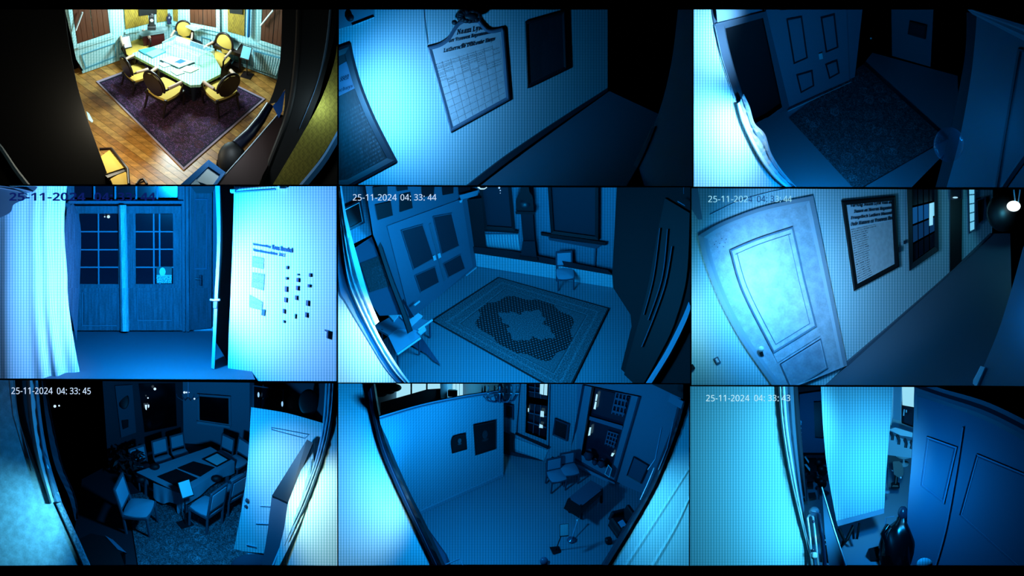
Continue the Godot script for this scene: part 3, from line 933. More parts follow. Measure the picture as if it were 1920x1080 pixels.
	t = thing("brown_desk", "brown desk top with a bright edge at the lower right beside the black frame", "desk", "", fo.p(460, 345))
	s = S.new(); s.slab(fo, V([404, 352, 470, 276, 524, 214, 540, 220, 520, 280, 482, 352]), 0.3, 0.06); part("desk_top", s, mt(48, 26, 22, 0.7), t)
	s = S.new(); s.tube([fo.p(403, 352, 0.31), fo.p(470, 276, 0.31), fo.p(524, 213, 0.31)], 0.012, 6); part("edge_strip", s, mt(170, 190, 205, 0.35), t)
	s = S.new(); s.slab(fo, V([512, 200, 536, 168, 530, 210, 524, 222]), 0.34, 0.04); solo("blue_cloth", s, mt(30, 96, 190, 0.6), "bright blue cloth hanging at the black frame above the brown desk", "cloth")
	t = thing("show_case", "blue framed show case with white papers at the bottom edge", "display case", "", fo.p(385, 345))
	s = S.new(); s.ring(fo, V([335, 352, 393, 300, 425, 324, 405, 352]), V([352, 352, 393, 313, 415, 328, 398, 352]), 0.36, 0.08, 0.01); part("frame", s, mt(20, 118, 196, 0.45), t)
	s = S.new(); s.slab(fo, V([345, 352, 393, 308, 420, 327, 400, 352]), 0.28, 0.03); part("bottom", s, mt(70, 160, 210, 0.6), t)
	s = S.new(); s.slab(fo, V([370, 340, 392, 316, 413, 331, 400, 350]), 0.31, 0.02); solo("paper_sheet", s, paper, "white sheet lying in the blue framed show case", "paper")
	s = S.new(); s.slab(fo, V([355, 352, 369, 336, 382, 352]), 0.31, 0.02); solo("paper_sheet", s, mt(190, 230, 245), "second sheet half cut off in the blue framed show case", "paper")


# ---------------------------------------------------------------- top middle: corridor wall with name boards

func name_board(label, pl, outer, face_c, frame_m, face_m, w = 8.0):
	var t = thing("name_board", label, "name board", "", pl.p(outer[0].x, outer[0].y))
	var s = S.new(); s.slab(pl, outer, 0.035, 0.03); part("board", s, face_m, t)
	s = S.new()
	var i1 = inset(outer, w * 0.35); var i2 = inset(outer, w * 0.7); var i3 = inset(outer, w)
	s.ring(pl, outer, i1, 0.055, 0.055, -0.015); s.ring(pl, i1, i2, 0.07, 0.05, 0.01); s.ring(pl, i2, i3, 0.06, 0.05, 0.01)
	part("frame", s, frame_m, t)
	if face_c:
		s = S.new(); s.patch(pl.p(face_c[0], face_c[1], 0.04), pl.p(face_c[2], face_c[3], 0.04), pl.p(face_c[4], face_c[5], 0.04), pl.p(face_c[6], face_c[7], 0.04), 8)
		part("written_sheet", s, face_m, t)
	return t


func tile_2():
	var P = Pl.new([636, 0, 1.25], [1060, 0, 3.1], [636, 100, 1.25])
	var wallm = mt(226, 238, 244, 0.85, "weave", 0.0, 0.052); var frame = mt(92, 112, 132, 0.45); var dark = mt(26, 32, 40, 0.5)
	var s = S.new(); s.slab(P, V([630, 5, 1140, 5, 1140, 168]) + back(cv([872, 352, 940, 302, 1000, 260, 1060, 220, 1140, 168])).slice(1) + V([630, 352]), 0.0, 0.08); shell("wall_corridor", s, wallm)
	s = S.new(); s.moulding(cv([868, 352, 936, 299, 996, 257, 1056, 217, 1140, 163]), cv([890, 352, 948, 306, 1005, 264, 1062, 224, 1140, 170]), P, [[0, 0], [0.15, 0.05], [0.85, 0.06], [1, 0.06]]); shell("baseboard_corridor", s, mt(40, 50, 60, 0.6))
	var F = Pl.new([888, 352, 2.35], [1140, 170, 3.4], [1170, 352, 1.6])
	s = S.new(); s.slab(F, cv([880, 352, 946, 306, 1004, 265, 1062, 224, 1140, 168]) + V([1250, 220, 1170, 356]), -0.02, 0.06); shell("floor", s, mt(90, 100, 112, 0.6))
	var Q = Pl.new([1300, 0, 0.9], [1180, 0, 2.1], [1300, 100, 0.9])
	s = S.new(); s.slab(Q, V([1300, 5]) + cv([1272, 5, 1258, 120, 1232, 220, 1196, 296, 1162, 354]) + V([1300, 354]), 0.0, 0.08); shell("wall_right", s, mt(120, 140, 160, 0.8))
	s = S.new(); s.moulding(cv([1222, 236, 1196, 292, 1158, 354]), cv([1230, 236, 1208, 292, 1178, 354]), Q, [[0, 0], [0.2, 0.05], [0.8, 0.05], [1, 0]]); shell("baseboard_right", s, mt(50, 60, 72, 0.7))
	# the name board with the carved crest
	var o = cv([801, 88, 822, 82, 838, 71, 848, 55, 857, 43, 868, 36]) + cv([900, 36, 908, 47, 920, 55, 942, 51]) + V([946, 56, 956, 186, 845, 248])
	var t = name_board("large pale name board with a curved carved top in the middle of the corridor wall", P, o, [812, 116, 938, 76, 949, 183, 850, 240], frame, mt(236, 240, 244, 0.8, "ledger"), 7.0)
	var k = S.new(); var r2 = RandomNumberGenerator.new(); r2.seed = 4
	k.smooth = true
	for i in 16:
		var a = TAU * i / 16.0
		k.ball(P.p(880 + cos(a) * 17.0, 30 + sin(a) * 9.0, 0.16), Vector3(0.065, 0.05, 0.06) * r2.randf_range(0.8, 1.2), 6)
	k.ball(P.p(880, 31, 0.15), Vector3(0.16, 0.09, 0.09), 8)
	for q in [[862, 34], [898, 35], [852, 42], [866, 26], [894, 26]]: k.ball(P.p(q[0], q[1], 0.16), Vector3(0.055, 0.05, 0.06), 6)
	part("carved_crest", k, dark, t)
	var ink = mt(20, 34, 52, 0.8)
	lettering("title_text", "Naam Lyst", 856, 904, 68, 12, P, ink, t, -0.20, 0.1, true, 0.045, true)
	lettering("title_text", "der Vrouwen Regentessen", 841, 920, 82, 9, P, ink, t, -0.22, 0.1, true, 0.045, true)
	lettering("title_text", "in van het", 866, 890, 85, 3.5, P, ink, t, -0.22, 0.1, true, 0.045, true)
	lettering("title_text", "Luthersche Diaconie Huys", 831, 927, 101, 10, P, ink, t, -0.24, 0.1, true, 0.045, true)
	# dark board at the left edge, cut by the frame
	o = cv([659, 81, 666, 115, 681, 165, 706, 225, 746, 303]) + V([700, 328, 655, 352, 600, 356, 600, 104])
	t = name_board("dark name board in a heavy black frame cut off by the left edge", P, o, [637, 165, 668, 148, 722, 298, 640, 345], dark, mt(140, 156, 170, 0.6, "oldboard"), 15.0)
	k = S.new(); k.slab(P, V([622, 132, 650, 116, 660, 146, 668, 165, 634, 182]), 0.045, 0.02); part("title_field", k, mt(92, 112, 132, 0.7), t)
	lettering("title_text", "ssen", 638, 654, 154, 9, P, ink, t, -0.35, 0.2, true, 0.045, true)
	lettering("title_text", "schuys", 634, 661, 176, 9, P, ink, t, -0.35, 0.2, true, 0.045, true)
	# dark board fading into the corridor
	o = V([984, 40, 1060, 18, 1064, 128, 988, 165])
	name_board("dark framed name board farthest along the corridor wall, half lost in the dark", P, o, [990, 46, 1056, 26, 1058, 124, 992, 158], dark, mt(40, 50, 62, 0.8, "register"), 6.0)
	# door head with a round knob, wire
	t = thing("door_surround", "pale top of a door case with a moulded edge in the upper left corner", "door case", "", P.p(668, 45))
	k = S.new(); k.slab(P, V([620, 5, 702, 5, 702, 36, 620, 60]), 0.05, 0.06); part("board", k, mt(150, 168, 182, 0.8), t)
	k = S.new(); k.moulding(V([662, 47, 702, 31]), V([662, 50, 702, 35]), P, [[0, 0.05], [0.4, 0.1], [1, 0.06]]); part("moulding", k, wallm, t)
	k = S.new(); k.smooth = true; k.ball(P.p(657, 34, 0.1), Vector3(0.075, 0.075, 0.06), 10); solo("round_sensor", k, dark, "small dark round detector on the pale door case in the upper left corner", "detector")
	k = S.new(); k.tube([P.p(794, 8, 0.05), P.p(796, 40, 0.05), P.p(802, 84, 0.05)], 0.006, 5); solo("hanging_wire", k, mt(90, 110, 130), "thin wire hanging down to the left shoulder of the pale name board", "wire")


# ---------------------------------------------------------------- top right: dark room with panelled door

func tile_3():
	var R = Room.new(42.0, 352.0, 1.7)
	var wallm = mt(228, 240, 245, 0.85, "weave", 0.0, 0.052); var wd = mt(120, 138, 154, 0.7); var dark = mt(12, 15, 20, 0.7); var lines = mt(22, 30, 42, 0.8)
	var F = R.floor_pl
	var s = S.new(); s.slab(F, V([1380, 250, 1480, 198, 1600, 146, 1640, 96, 1800, 140, 1800, 260, 1700, 360, 1440, 360]), -0.03, 0.08); shell("floor", s, mt(150, 165, 178, 0.6))
	s = S.new(); s.patch(F.p(1482, 222, 0.02), F.p(1622, 118, 0.02), F.p(1775, 260, 0.02), F.p(1604, 358, 0.02), 8); s.slab(F, V([1482, 222, 1622, 118, 1775, 260, 1604, 358]), 0.015, 0.03)
	solo("carpet", s, mt(190, 204, 216, 0.95, "carpet_scroll"), "large dim carpet in the nearly dark room at the top right", "carpet")
	# back walls
	var PL = R.wall(1475, 202, 1600, 146)
	s = S.new(); s.slab(PL, V([1428, 5, 1620, 5, 1606, 143, 1480, 200]), 0.0, 0.08); shell("wall_left", s, wd)
	s = S.new(); s.slab(PL, V([1340, 5, 1428, 5, 1430, 30, 1345, 56]), 0.0, 0.08); shell("lintel", s, mt(150, 170, 186, 0.8))
	s = S.new(); s.ring(PL, V([1340, 46, 1436, 22, 1482, 200, 1400, 250]), V([1354, 56, 1430, 34, 1468, 200, 1412, 240]), 0.05, 0.1, 0.03); shell("door_frame", s, mt(80, 92, 104, 0.7))
	s = S.new(); s.slab(PL, V([1354, 56, 1430, 34, 1468, 200, 1412, 240]), -0.25, 0.05); shell("door_1", s, dark, "black open doorway left of the panelled door")
	var t = thing("panelled_door", "dim double door with four dark outlined panels and a small pale lock plate", "door", "", PL.p(1530, 175))
	s = S.new(); s.slab(PL, V([1462, 20, 1588, 8, 1596, 148, 1500, 190]), 0.04, 0.04); part("leaf", s, wd, t)
	for q in [[1474, 36, 1504, 30, 1516, 108, 1489, 120], [1494, 139, 1525, 130, 1529, 160, 1503, 174], [1539, 32, 1566, 25, 1574, 88, 1550, 98], [1549, 119, 1572, 110, 1577, 136, 1557, 147]]:
		s = S.new(); s.ring(PL, V(q), inset(V(q), 4.5), 0.06, 0.03, 0.03); var pn = part("panel_moulding", s, lines, t)
		s = S.new(); s.slab(PL, inset(V(q), 5.0), 0.045, 0.01); part("panel", s, wd, t)
	s = S.new(); s.slab(PL, V([1536, 100, 1543, 98, 1545, 109, 1538, 111]), 0.09, 0.04); part("lock_plate", s, mt(235, 245, 250, 0.4), t, "small pale lock plate")
	s = S.new(); s.moulding(V([1478, 205, 1598, 150]), V([1479, 208, 1600, 153]), F, [[0, 0], [0.5, 0.04], [1, 0]]); shell("threshold", s, mt(200, 215, 225, 0.6))
	var PR = R.wall(1610, 84, 1790, 138)
	s = S.new(); s.slab(PR, V([1674, 5, 1753, 5, 1749, 123, 1677, 102]), 0.0, 0.08); shell("wall_back", s, mt(90, 104, 116, 0.8))
	t = thing("framed_picture", "dark framed picture on the dim back wall of the top right room", "picture", "", PR.p(1722, 70))
	var o = V([1708, 38, 1740, 46, 1738, 72, 1705, 62]); s = S.new(); s.ring(PR, o, inset(o, 3), 0.06, 0.06, 0.02); part("frame", s, dark, t)
	s = S.new(); s.slab(PR, inset(o, 3), 0.03, 0.03); part("canvas", s, mt(16, 20, 28, 0.6), t)
	s = S.new(); s.smooth = true; s.ball(Pl.new([0, 0, 4.3], [1, 0, 4.3], [0, 1, 4.3]).p(1637, 69), 0.02, 6); solo("glinting_speck", s, mt(230, 240, 245, 0.3), "tiny pale speck glinting in the dark back of the top right room", "speck")
	# bright near wall on the left, gilt frame hanging on it
	var B = Pl.new([1299, 0, 0.45], [1480, 0, 1.25], [1299, 100, 0.45])
	s = S.new(); s.slab(B, V([1290, 5]) + cv([1332, 5, 1338, 50, 1352, 110, 1376, 180, 1392, 230, 1422, 290, 1476, 358]) + V([1290, 358]), 0.0, 0.06); shell("wall_near", s, wallm)
	s = S.new(); s.moulding(cv([1330, 5, 1336, 50, 1350, 110, 1378, 190]), cv([1356, 5, 1360, 60, 1374, 120, 1396, 190]), B, [[0, 0.0], [0.1, 0.02], [0.15, -0.1], [0.9, -0.15], [1, -0.3]]); shell("wall_edge", s, mt(70, 84, 98, 0.8))
	s = S.new(); s.tube([B.p(1339, 50, 0.04), B.p(1352, 110, 0.04), B.p(1378, 188, 0.04)], 0.006, 5); solo("picture_wire", s, mt(170, 190, 205), "thin wire running down the bright wall to the gilt frame", "wire")
	t = thing("gilt_picture", "pale carved picture frame seen edge-on beside the bright wall, top right", "picture", "", B.p(1440, 350))
	var A1 = cv([1380, 196, 1390, 232, 1418, 290, 1446, 330, 1474, 356], 8); var A2 = cv([1386, 192, 1400, 236, 1428, 292, 1456, 330, 1486, 356], 8); var A3 = cv([1393, 177, 1404, 200, 1414, 232, 1433, 252, 1446, 290, 1470, 326, 1500, 358], 6)
	s = S.new(); s.moulding(A1, A2, B, [[0, 0.02], [0.3, 0.12], [0.8, 0.13], [1, 0.05]], 0.05); part("inner_rail", s, mt(236, 242, 246, 0.4), t)
	s = S.new()
	var A2b = []; for i in A3.size(): A2b.append(A2[int(i * (A2.size() - 1) / float(A3.size() - 1))])
	s.moulding(A2b, A3, B, [[0, 0.05], [0.15, 0.08], [0.45, 0.03], [0.6, 0.1], [0.8, 0.16], [1, 0.08]], 0.05, 0.03, rng); part("carved_rail", s, mt(190, 206, 216, 0.35), t)
	# tall cupboard on the right
	var C = Pl.new([1828, 0, 1.1], [1920, 0, 0.7], [1828, 100, 1.1])
	t = thing("tall_cupboard", "tall blue-lit cupboard with a moulded cornice at the right edge of the dark room", "cupboard", "", C.p(1860, 350))
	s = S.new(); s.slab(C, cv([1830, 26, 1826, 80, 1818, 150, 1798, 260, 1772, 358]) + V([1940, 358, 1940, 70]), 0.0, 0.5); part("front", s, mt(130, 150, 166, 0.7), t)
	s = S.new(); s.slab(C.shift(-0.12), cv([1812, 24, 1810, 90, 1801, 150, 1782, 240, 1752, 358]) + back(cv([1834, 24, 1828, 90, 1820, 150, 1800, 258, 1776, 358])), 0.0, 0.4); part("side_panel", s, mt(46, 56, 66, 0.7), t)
	s = S.new(); s.moulding(V([1806, 14, 1940, 52]), V([1822, 28, 1940, 90]), C, [[0, 0.0], [0.1, 0.16], [0.35, 0.14], [0.45, 0.09], [0.7, 0.08], [0.85, 0.03], [1, 0.0]]); part("cornice", s, mt(120, 138, 152, 0.6), t)
	s = S.new(); s.ring(C, V([1905, 92, 1960, 110, 1960, 380, 1858, 380]), V([1909, 97, 1960, 114, 1960, 380, 1862, 380]), 0.03, 0.03); part("door_moulding", s, mt(90, 106, 120, 0.7), t)
	s = S.new(); s.moulding(cv([1935, 262, 1900, 310, 1868, 358]), cv([1940, 276, 1908, 318, 1880, 358]), C, [[0, 0], [0.3, 0.06], [1, 0.02]]); part("base_moulding", s, mt(110, 128, 142, 0.7), t)
	# out-of-focus speck hanging before the cupboard
	s = S.new(); s.smooth = true; s.ball(Pl.new([0, 0, 0.45], [1, 0, 0.45], [0, 1, 0.45]).p(1776, 272), Vector3(0.29, 0.33, 0.12), 12)
	solo("balloon", s, glass(0.16, 120, 190, 235), "faint round translucent blob floating before the foot of the tall cupboard", "blob")


# ---------------------------------------------------------------- middle left: glazed double doors, curtain and printed wall

func tile_4():
	var R = Room.new(15.0, 712.0, 0.55)
	var P = R.wall(100, 622, 400, 622)
	var wd = mt(88, 106, 122, 0.7, "grain", 0.0, 1.4); var pane = mt(14, 22, 34, 0.15); var bar = mt(100, 122, 140, 0.6); var white = mt(236, 242, 246, 0.8, "weave", 0.0, 0.052)
	var s = S.new(); s.slab(R.floor_pl, V([-14, 709, 90, 622, 430, 606, 480, 711]), 0.0, 0.06); shell("floor", s, mt(66, 84, 98, 0.75))
	s = S.new(); s.slab(P, V([100, 335, 420, 335, 420, 640, 100, 640]), -0.06, 0.08); shell("wall_back", s, mt(76, 94, 110, 0.75))
	# transom lights
	s = S.new(); s.ring(P, V([124, 335, 342, 335, 342, 382, 124, 382]), V([137, 340, 332, 340, 332, 374, 137, 374]), 0.10, 0.14, 0.02); var w1 = shell("window_1", s, wd)
	for k in 5:
		var x = 137 + k * 39.4
		s = S.new(); s.slab(P, V([x, 338, x + 36.0, 338, x + 36.0, 374, x, 374]), 0.0, 0.02); part("pane", s, pane, w1)
		if k > 0:
			s = S.new(); s.slab(P, V([x - 3.4, 338, x, 338, x, 374, x - 3.4, 374]), 0.07, 0.07); part("glazing_bar", s, bar, w1)
	s = S.new(); s.moulding(V([126, 374, 342, 374]), V([126, 380, 342, 380]), P, [[0, 0.1], [0.4, 0.16], [1, 0.1]]); part("rail", s, bar, w1)
	# the two door leaves
	var leaf = func(lbl, X, Y, gl, cols, rows, pn, hnd):
		var t = thing("glazed_door", lbl, "door", "", P.p((X[0] + X[1]) / 2.0, 622))
		var o = V([X[0], Y[0], X[1], Y[0], X[1], Y[1], X[0], Y[1]]); var h = V([gl[0], gl[1], gl[2], gl[1], gl[2], gl[3], gl[0], gl[3]])
		var q = S.new(); q.ring(P, o, h, 0.06, 0.06, 0.0)
		part("leaf", q, wd, t)
		for i in cols.size() - 1:
			for j in rows.size() - 1:
				q = S.new(); q.slab(P, V([cols[i] + 1, rows[j] + 1, cols[i + 1] - 1, rows[j] + 1, cols[i + 1] - 1, rows[j + 1] - 1, cols[i] + 1, rows[j + 1] - 1]), 0.015, 0.012); part("pane", q, pane, t)
		for i in range(1, cols.size() - 1):
			q = S.new(); q.slab(P, V([cols[i] - 1.4, gl[1], cols[i] + 1.4, gl[1], cols[i] + 1.4, gl[3], cols[i] - 1.4, gl[3]]), 0.05, 0.035); part("glazing_bar", q, bar, t)
		for j in range(1, rows.size() - 1):
			q = S.new(); q.slab(P, V([gl[0], rows[j] - 1.2, gl[2], rows[j] - 1.2, gl[2], rows[j] + 1.2, gl[0], rows[j] + 1.2]), 0.055, 0.035); part("glazing_bar", q, bar, t)
		var pq = V([pn[0], pn[1], pn[2], pn[1], pn[2], pn[3], pn[0], pn[3]])
		q = S.new(); q.ring(P, pq, inset(pq, 3.0), 0.075, 0.03, 0.03); part("panel_moulding", q, mt(96, 114, 130, 0.7), t)
		q = S.new(); q.slab(P, inset(pq, 4), 0.07, 0.02); part("panel", q, wd, t)
		return t
	leaf.call("left leaf of the glazed double door with eight dark panes", [136, 222], [386, 620], [146, 400, 219, 533], [146, 182, 219], [400, 434, 468, 501, 533], [150, 548, 217, 612], 0)
	leaf.call("right leaf of the glazed double door with a small bill stuck inside", [236, 338], [386, 620], [252, 400, 323, 533], [252, 286, 297, 323], [400, 434, 467, 501, 533], [254, 546, 320, 602], 0)
	s = S.new(); s.moulding(V([219, 384, 222, 622]), V([235, 384, 239, 622]), P, [[0, 0.06], [0.1, 0.14], [0.3, 0.2], [0.7, 0.2], [0.9, 0.14], [1, 0.06]]); solo("door_post", s, mt(236, 244, 248, 0.7, "grain", 0.0, 0.9), "bright white moulded post between the two glazed door leaves", "post")
	s = S.new(); s.patch(P.p(291, 500, 0.08), P.p(320, 500, 0.08), P.p(319, 531, 0.08), P.p(291, 531, 0.08), 2); s.slab(P, V([291, 500, 320, 500, 319, 531, 291, 531]), 0.078, 0.01)
	solo("handbill", s, mt(255, 255, 255, 0.7, "handbill"), "small pale printed bill behind the lowest right pane of the glazed door", "bill")
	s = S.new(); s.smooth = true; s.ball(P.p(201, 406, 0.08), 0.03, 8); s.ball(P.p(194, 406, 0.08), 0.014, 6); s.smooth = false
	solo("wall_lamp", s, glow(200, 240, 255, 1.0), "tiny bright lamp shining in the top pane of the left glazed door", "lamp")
	# panelled wall and narrow door on the right
	var t = thing("narrow_door", "narrow panelled door with a lever handle right of the glazed doors", "door", "", P.p(372, 620))
	s = S.new(); s.slab(P, V([356, 350, 396, 350, 394, 615, 352, 620]), 0.03, 0.05); part("leaf", s, mt(60, 76, 92, 0.7, "grain", 0.0, 1.4), t)
	var pq = V([363, 372, 388, 372, 386, 505, 361, 505]); s = S.new(); s.ring(P, pq, inset(pq, 2.5), 0.05, 0.03, 0.02); part("panel_moulding", s, mt(70, 88, 106, 0.7), t)
	s = S.new(); s.tube([P.p(364, 523, 0.12), P.p(375, 523, 0.12)], 0.018, 6); s.tube([P.p(374, 516, 0.09), P.p(374, 535, 0.09)], 0.025, 6); part("handle", s, mt(40, 52, 64, 0.4), t)
	for x in [341, 348]:
		s = S.new(); s.slab(P, V([x, 335, x + 4, 335, x + 4, 622, x, 622]), 0.08, 0.1); shell("trim_4", s, wd)
	s = S.new(); s.slab(P, V([350, 340, 405, 340, 396, 362, 366, 362]), 0.25, 0.2); shell("lintel", s, mt(20, 28, 38, 0.7))
	s = S.new(); s.box(R.xf(383, 618, 1.0) * Transform3D(Basis.IDENTITY, Vector3(0, 0.04, 0)), Vector3(0.5, 0.08, 0.3), 0.02); shell("step", s, mt(150, 170, 186, 0.7))
	# open door leaf seen edge-on with handles, dark gap
	var E = Pl.new([396, 0, 1.3], [414, 0, 1.2], [396, 100, 1.3])
	t = thing("door_leaf", "open door leaf seen edge-on in front of the black gap", "door", "", E.p(400, 692))
	s = S.new(); s.slab(E, cv([404, 340, 408, 450, 403, 560, 397, 690]) + back(cv([413, 340, 414, 450, 409, 560, 403, 692])), 0.0, 0.5); part("leaf", s, mt(150, 180, 200, 0.6), t)
	for k in [-1, 1]:
		s = S.new(); s.tube([E.p(404, 563, 0.03), E.p(404 + 9 * k, 562, 0.06)], 0.022, 6); part("handle", s, mt(190, 215, 230, 0.4), t)
	s = S.new(); s.slab(E, V([401, 566, 408, 566, 407, 578, 401, 578]), 0.03, 0.05); part("lock_case", s, mt(90, 110, 130, 0.5), t)
	var G = Pl.new([410, 0, 1.9], [440, 0, 1.9], [410, 100, 1.9])
	s = S.new(); s.slab(G, V([409, 335, 446, 335, 440, 700, 404, 640]), 0, 0.05); shell("door_2", s, mt(3, 4, 6, 0.8), "black gap beside the bright printed wall")
	# bright printed wall
	var Q = Pl.new([636, 0, 0.35], [430, 0, 1.35], [636, 100, 0.35])
	s = S.new(); s.slab(Q, V([441, 350, 632, 350, 632, 714, 456, 714]) + cv([448, 708, 436, 700, 428, 690]) + cv([430, 620, 436, 480, 440, 345]), 0.0, 0.12); shell("wall_right", s, white)
	s = S.new(); s.moulding(cv([428, 688, 438, 702, 452, 713]), cv([429, 694, 436, 706, 446, 714]), Q, [[0, 0.02], [0.5, 0.04], [1, 0.0]]); shell("baseboard_right", s, mt(90, 120, 140, 0.7))
	t = thing("wall_text", "printed exhibition text in blue letters on the bright wall", "wall text", "", Q.p(480, 590))
	var ink = mt(24, 96, 140, 0.8); var pale = mt(150, 205, 224, 0.8, "smallprint")
	lettering("title_text", "tentoonstelling", 475, 508, 461, 6, Q, ink, t, 0.17, 0, true, 0.012)
	lettering("title_text", "Koos Breukel", 511, 549, 468, 9, Q, ink, t, 0.17, 0, true, 0.012)
	lettering("title_text", "Tussen Binnen en Buiten", 475, 520, 471, 5.5, Q, ink, t, 0.18, 0, true, 0.012)
	lettering("title_text", "2022", 523, 535, 480, 6, Q, mt(80, 150, 186, 0.8), t, 0.18, 0, false, 0.012)
	for q in [[474, 480, 496, 484, 495, 505, 473, 500], [474, 510, 497, 514, 495, 545, 472, 538], [469, 552, 494, 566, 492, 582, 468, 576]]:
		s = S.new(); s.patch(Q.p(q[0], q[1], 0.012), Q.p(q[2], q[3], 0.012), Q.p(q[4], q[5], 0.012), Q.p(q[6], q[7], 0.012), 2); part("text_block", s, pale, t)
	s = S.new(); s.slab(Q, V([492, 580, 498, 580, 497, 592, 491, 591]), 0.02, 0.02); part("emblem", s, ink, t)
	var spots = [[539, 502, 3, 6], [538, 522, 3, 5], [537, 542, 4, 11], [536, 562, 4, 10], [533, 583, 3, 9], [533, 602, 2, 5], [559, 515, 2, 3], [559, 525, 4, 8], [558, 540, 4, 9], [556, 558, 3, 9], [553, 592, 3, 9], [582, 516, 3, 7], [580, 536, 4, 6], [577, 568, 4, 11], [575, 590, 3, 10]]
	var where = ["left column, topmost", "left column, second", "left column, third", "left column, fourth", "left column, fifth", "left column, lowest", "middle column, topmost", "middle column, second", "middle column, third", "middle column, fourth", "middle column, lowest and palest", "right column, topmost", "right column, second and darkest", "right column, third", "right column, lowest"]
	for k in spots.size():
		var q = spots[k]; s = S.new()
		s.slab(Q, V([q[0] - q[2] * 0.5, q[1] - q[3] * 0.5, q[0] + q[2] * 0.55, q[1] - q[3] * 0.42, q[0] + q[2] * 0.45, q[1] + q[3] * 0.5, q[0] - q[2] * 0.55, q[1] + q[3] * 0.42]), 0.03, 0.03)
		solo("small_picture", s, mt(150, 200, 220, 0.7) if k == 10 else mt(16, 70, 110, 0.6) if q[2] > 2 else mt(40, 110, 150, 0.6), "tiny dark picture on the bright printed wall, " + where[k], "picture", "tiny pictures on the printed wall")
	s = S.new(); s.slab(Q, V([610, 617, 617, 619, 616, 633, 613, 633, 614, 622, 610, 620]), 0.05, 0.05); solo("wall_hook", s, mt(20, 80, 120, 0.5), "small dark angled hook low on the bright printed wall", "hook")
	t = thing("door_closer", "pale door closer with a dark arm at the top of the printed wall", "door closer", "", Q.p(470, 365))
	s = S.new(); s.box(Transform3D(Basis.IDENTITY, Q.p(438, 358, 0.1)), Vector3(0.11, 0.09, 0.12), 0.02); part("pivot", s, mt(230, 240, 245, 0.5), t)
	s = S.new(); s.tube([Q.p(442, 361, 0.1), Q.p(462, 359, 0.1), Q.p(518, 355, 0.1)], 0.022, 7); part("arm", s, mt(50, 130, 170, 0.5), t)
	s = S.new(); s.box(Transform3D(Basis(Vector3(0, 1, 0), 0.4), Q.p(530, 352, 0.08)), Vector3(0.16, 0.07, 0.1), 0.02); part("housing", s, mt(232, 240, 246, 0.5), t)
	# curtain on the left, in hanging folds
	var g = []
	for i in 14:
		var y = lerpf(349.5, 709, i / 13.0)
		var e = 128.0 - 6.0 * sin(PI * clampf((y - 345) / 160.0, 0, 1)) + pow(maxf(0.0, (y - 540) / 170.0), 1.4) * 26.0
		var row = []
		for j in 49:
			var u = j / 48.0; var x = lerpf(-14, e, u)
			var amp = (0.008 + 0.07 * clampf((y - 560) / 160.0, 0, 1) * u * u + 0.012 * u)
			var f = sin(u * 26.0 + 1.6 * sin(u * 9.0) + (y - 345) * 0.004 * (1.0 - u)) * amp
			row.append(Vector3((x - 960) * 0.01, (540 - y) * 0.01, -(0.45 + 0.75 * u * u) + f))
		g.append(row)
	s = S.new(); s.smooth = true; s.sheet(g, 0.03); solo("curtain", s, white, "bright white curtain hanging in soft folds at the left edge beside the glazed doors", "curtain")
	var cp = Pl.new([0, 0, 0.3], [100, 0, 0.34], [0, 100, 0.3])
	t = thing("pelmet", "blue-grey draped pelmet in the upper left corner above the curtain", "pelmet", "", cp.p(30, 410))
	s = S.new(); s.slab(cp, V([-14, 350, 72, 350]) + cv([74, 352, 66, 360, 50, 364, 54, 372, 30, 384, 22, 400, -14, 416]), 0.0, 0.04); part("valance", s, mt(150, 186, 206, 0.85), t)
	for q in [[0, 349, 40, 354, 66, 360], [4, 352, 36, 358, 55, 366]]:
		s = S.new(); s.tube([cp.p(q[0], q[1], 0.02), cp.p(q[2], q[3], 0.03), cp.p(q[4], q[5], 0.02)], 0.02, 6); part("fold", s, mt(180, 205, 220, 0.8), t)
	s = S.new(); s.moulding(cv([119, 398, 112, 440, 113, 490]), cv([136, 380, 150, 440, 142, 640]), Pl.new([100, 0, 2.2], [150, 0, 3.0], [100, 100, 2.2]), [[0, 0], [0.3, 0.15], [0.7, 0.1], [1, 0]]); shell("wall_left", s, mt(80, 106, 126, 0.8, "grain", 0.0, 1.4))


# ---------------------------------------------------------------- middle right: corridor with a large door

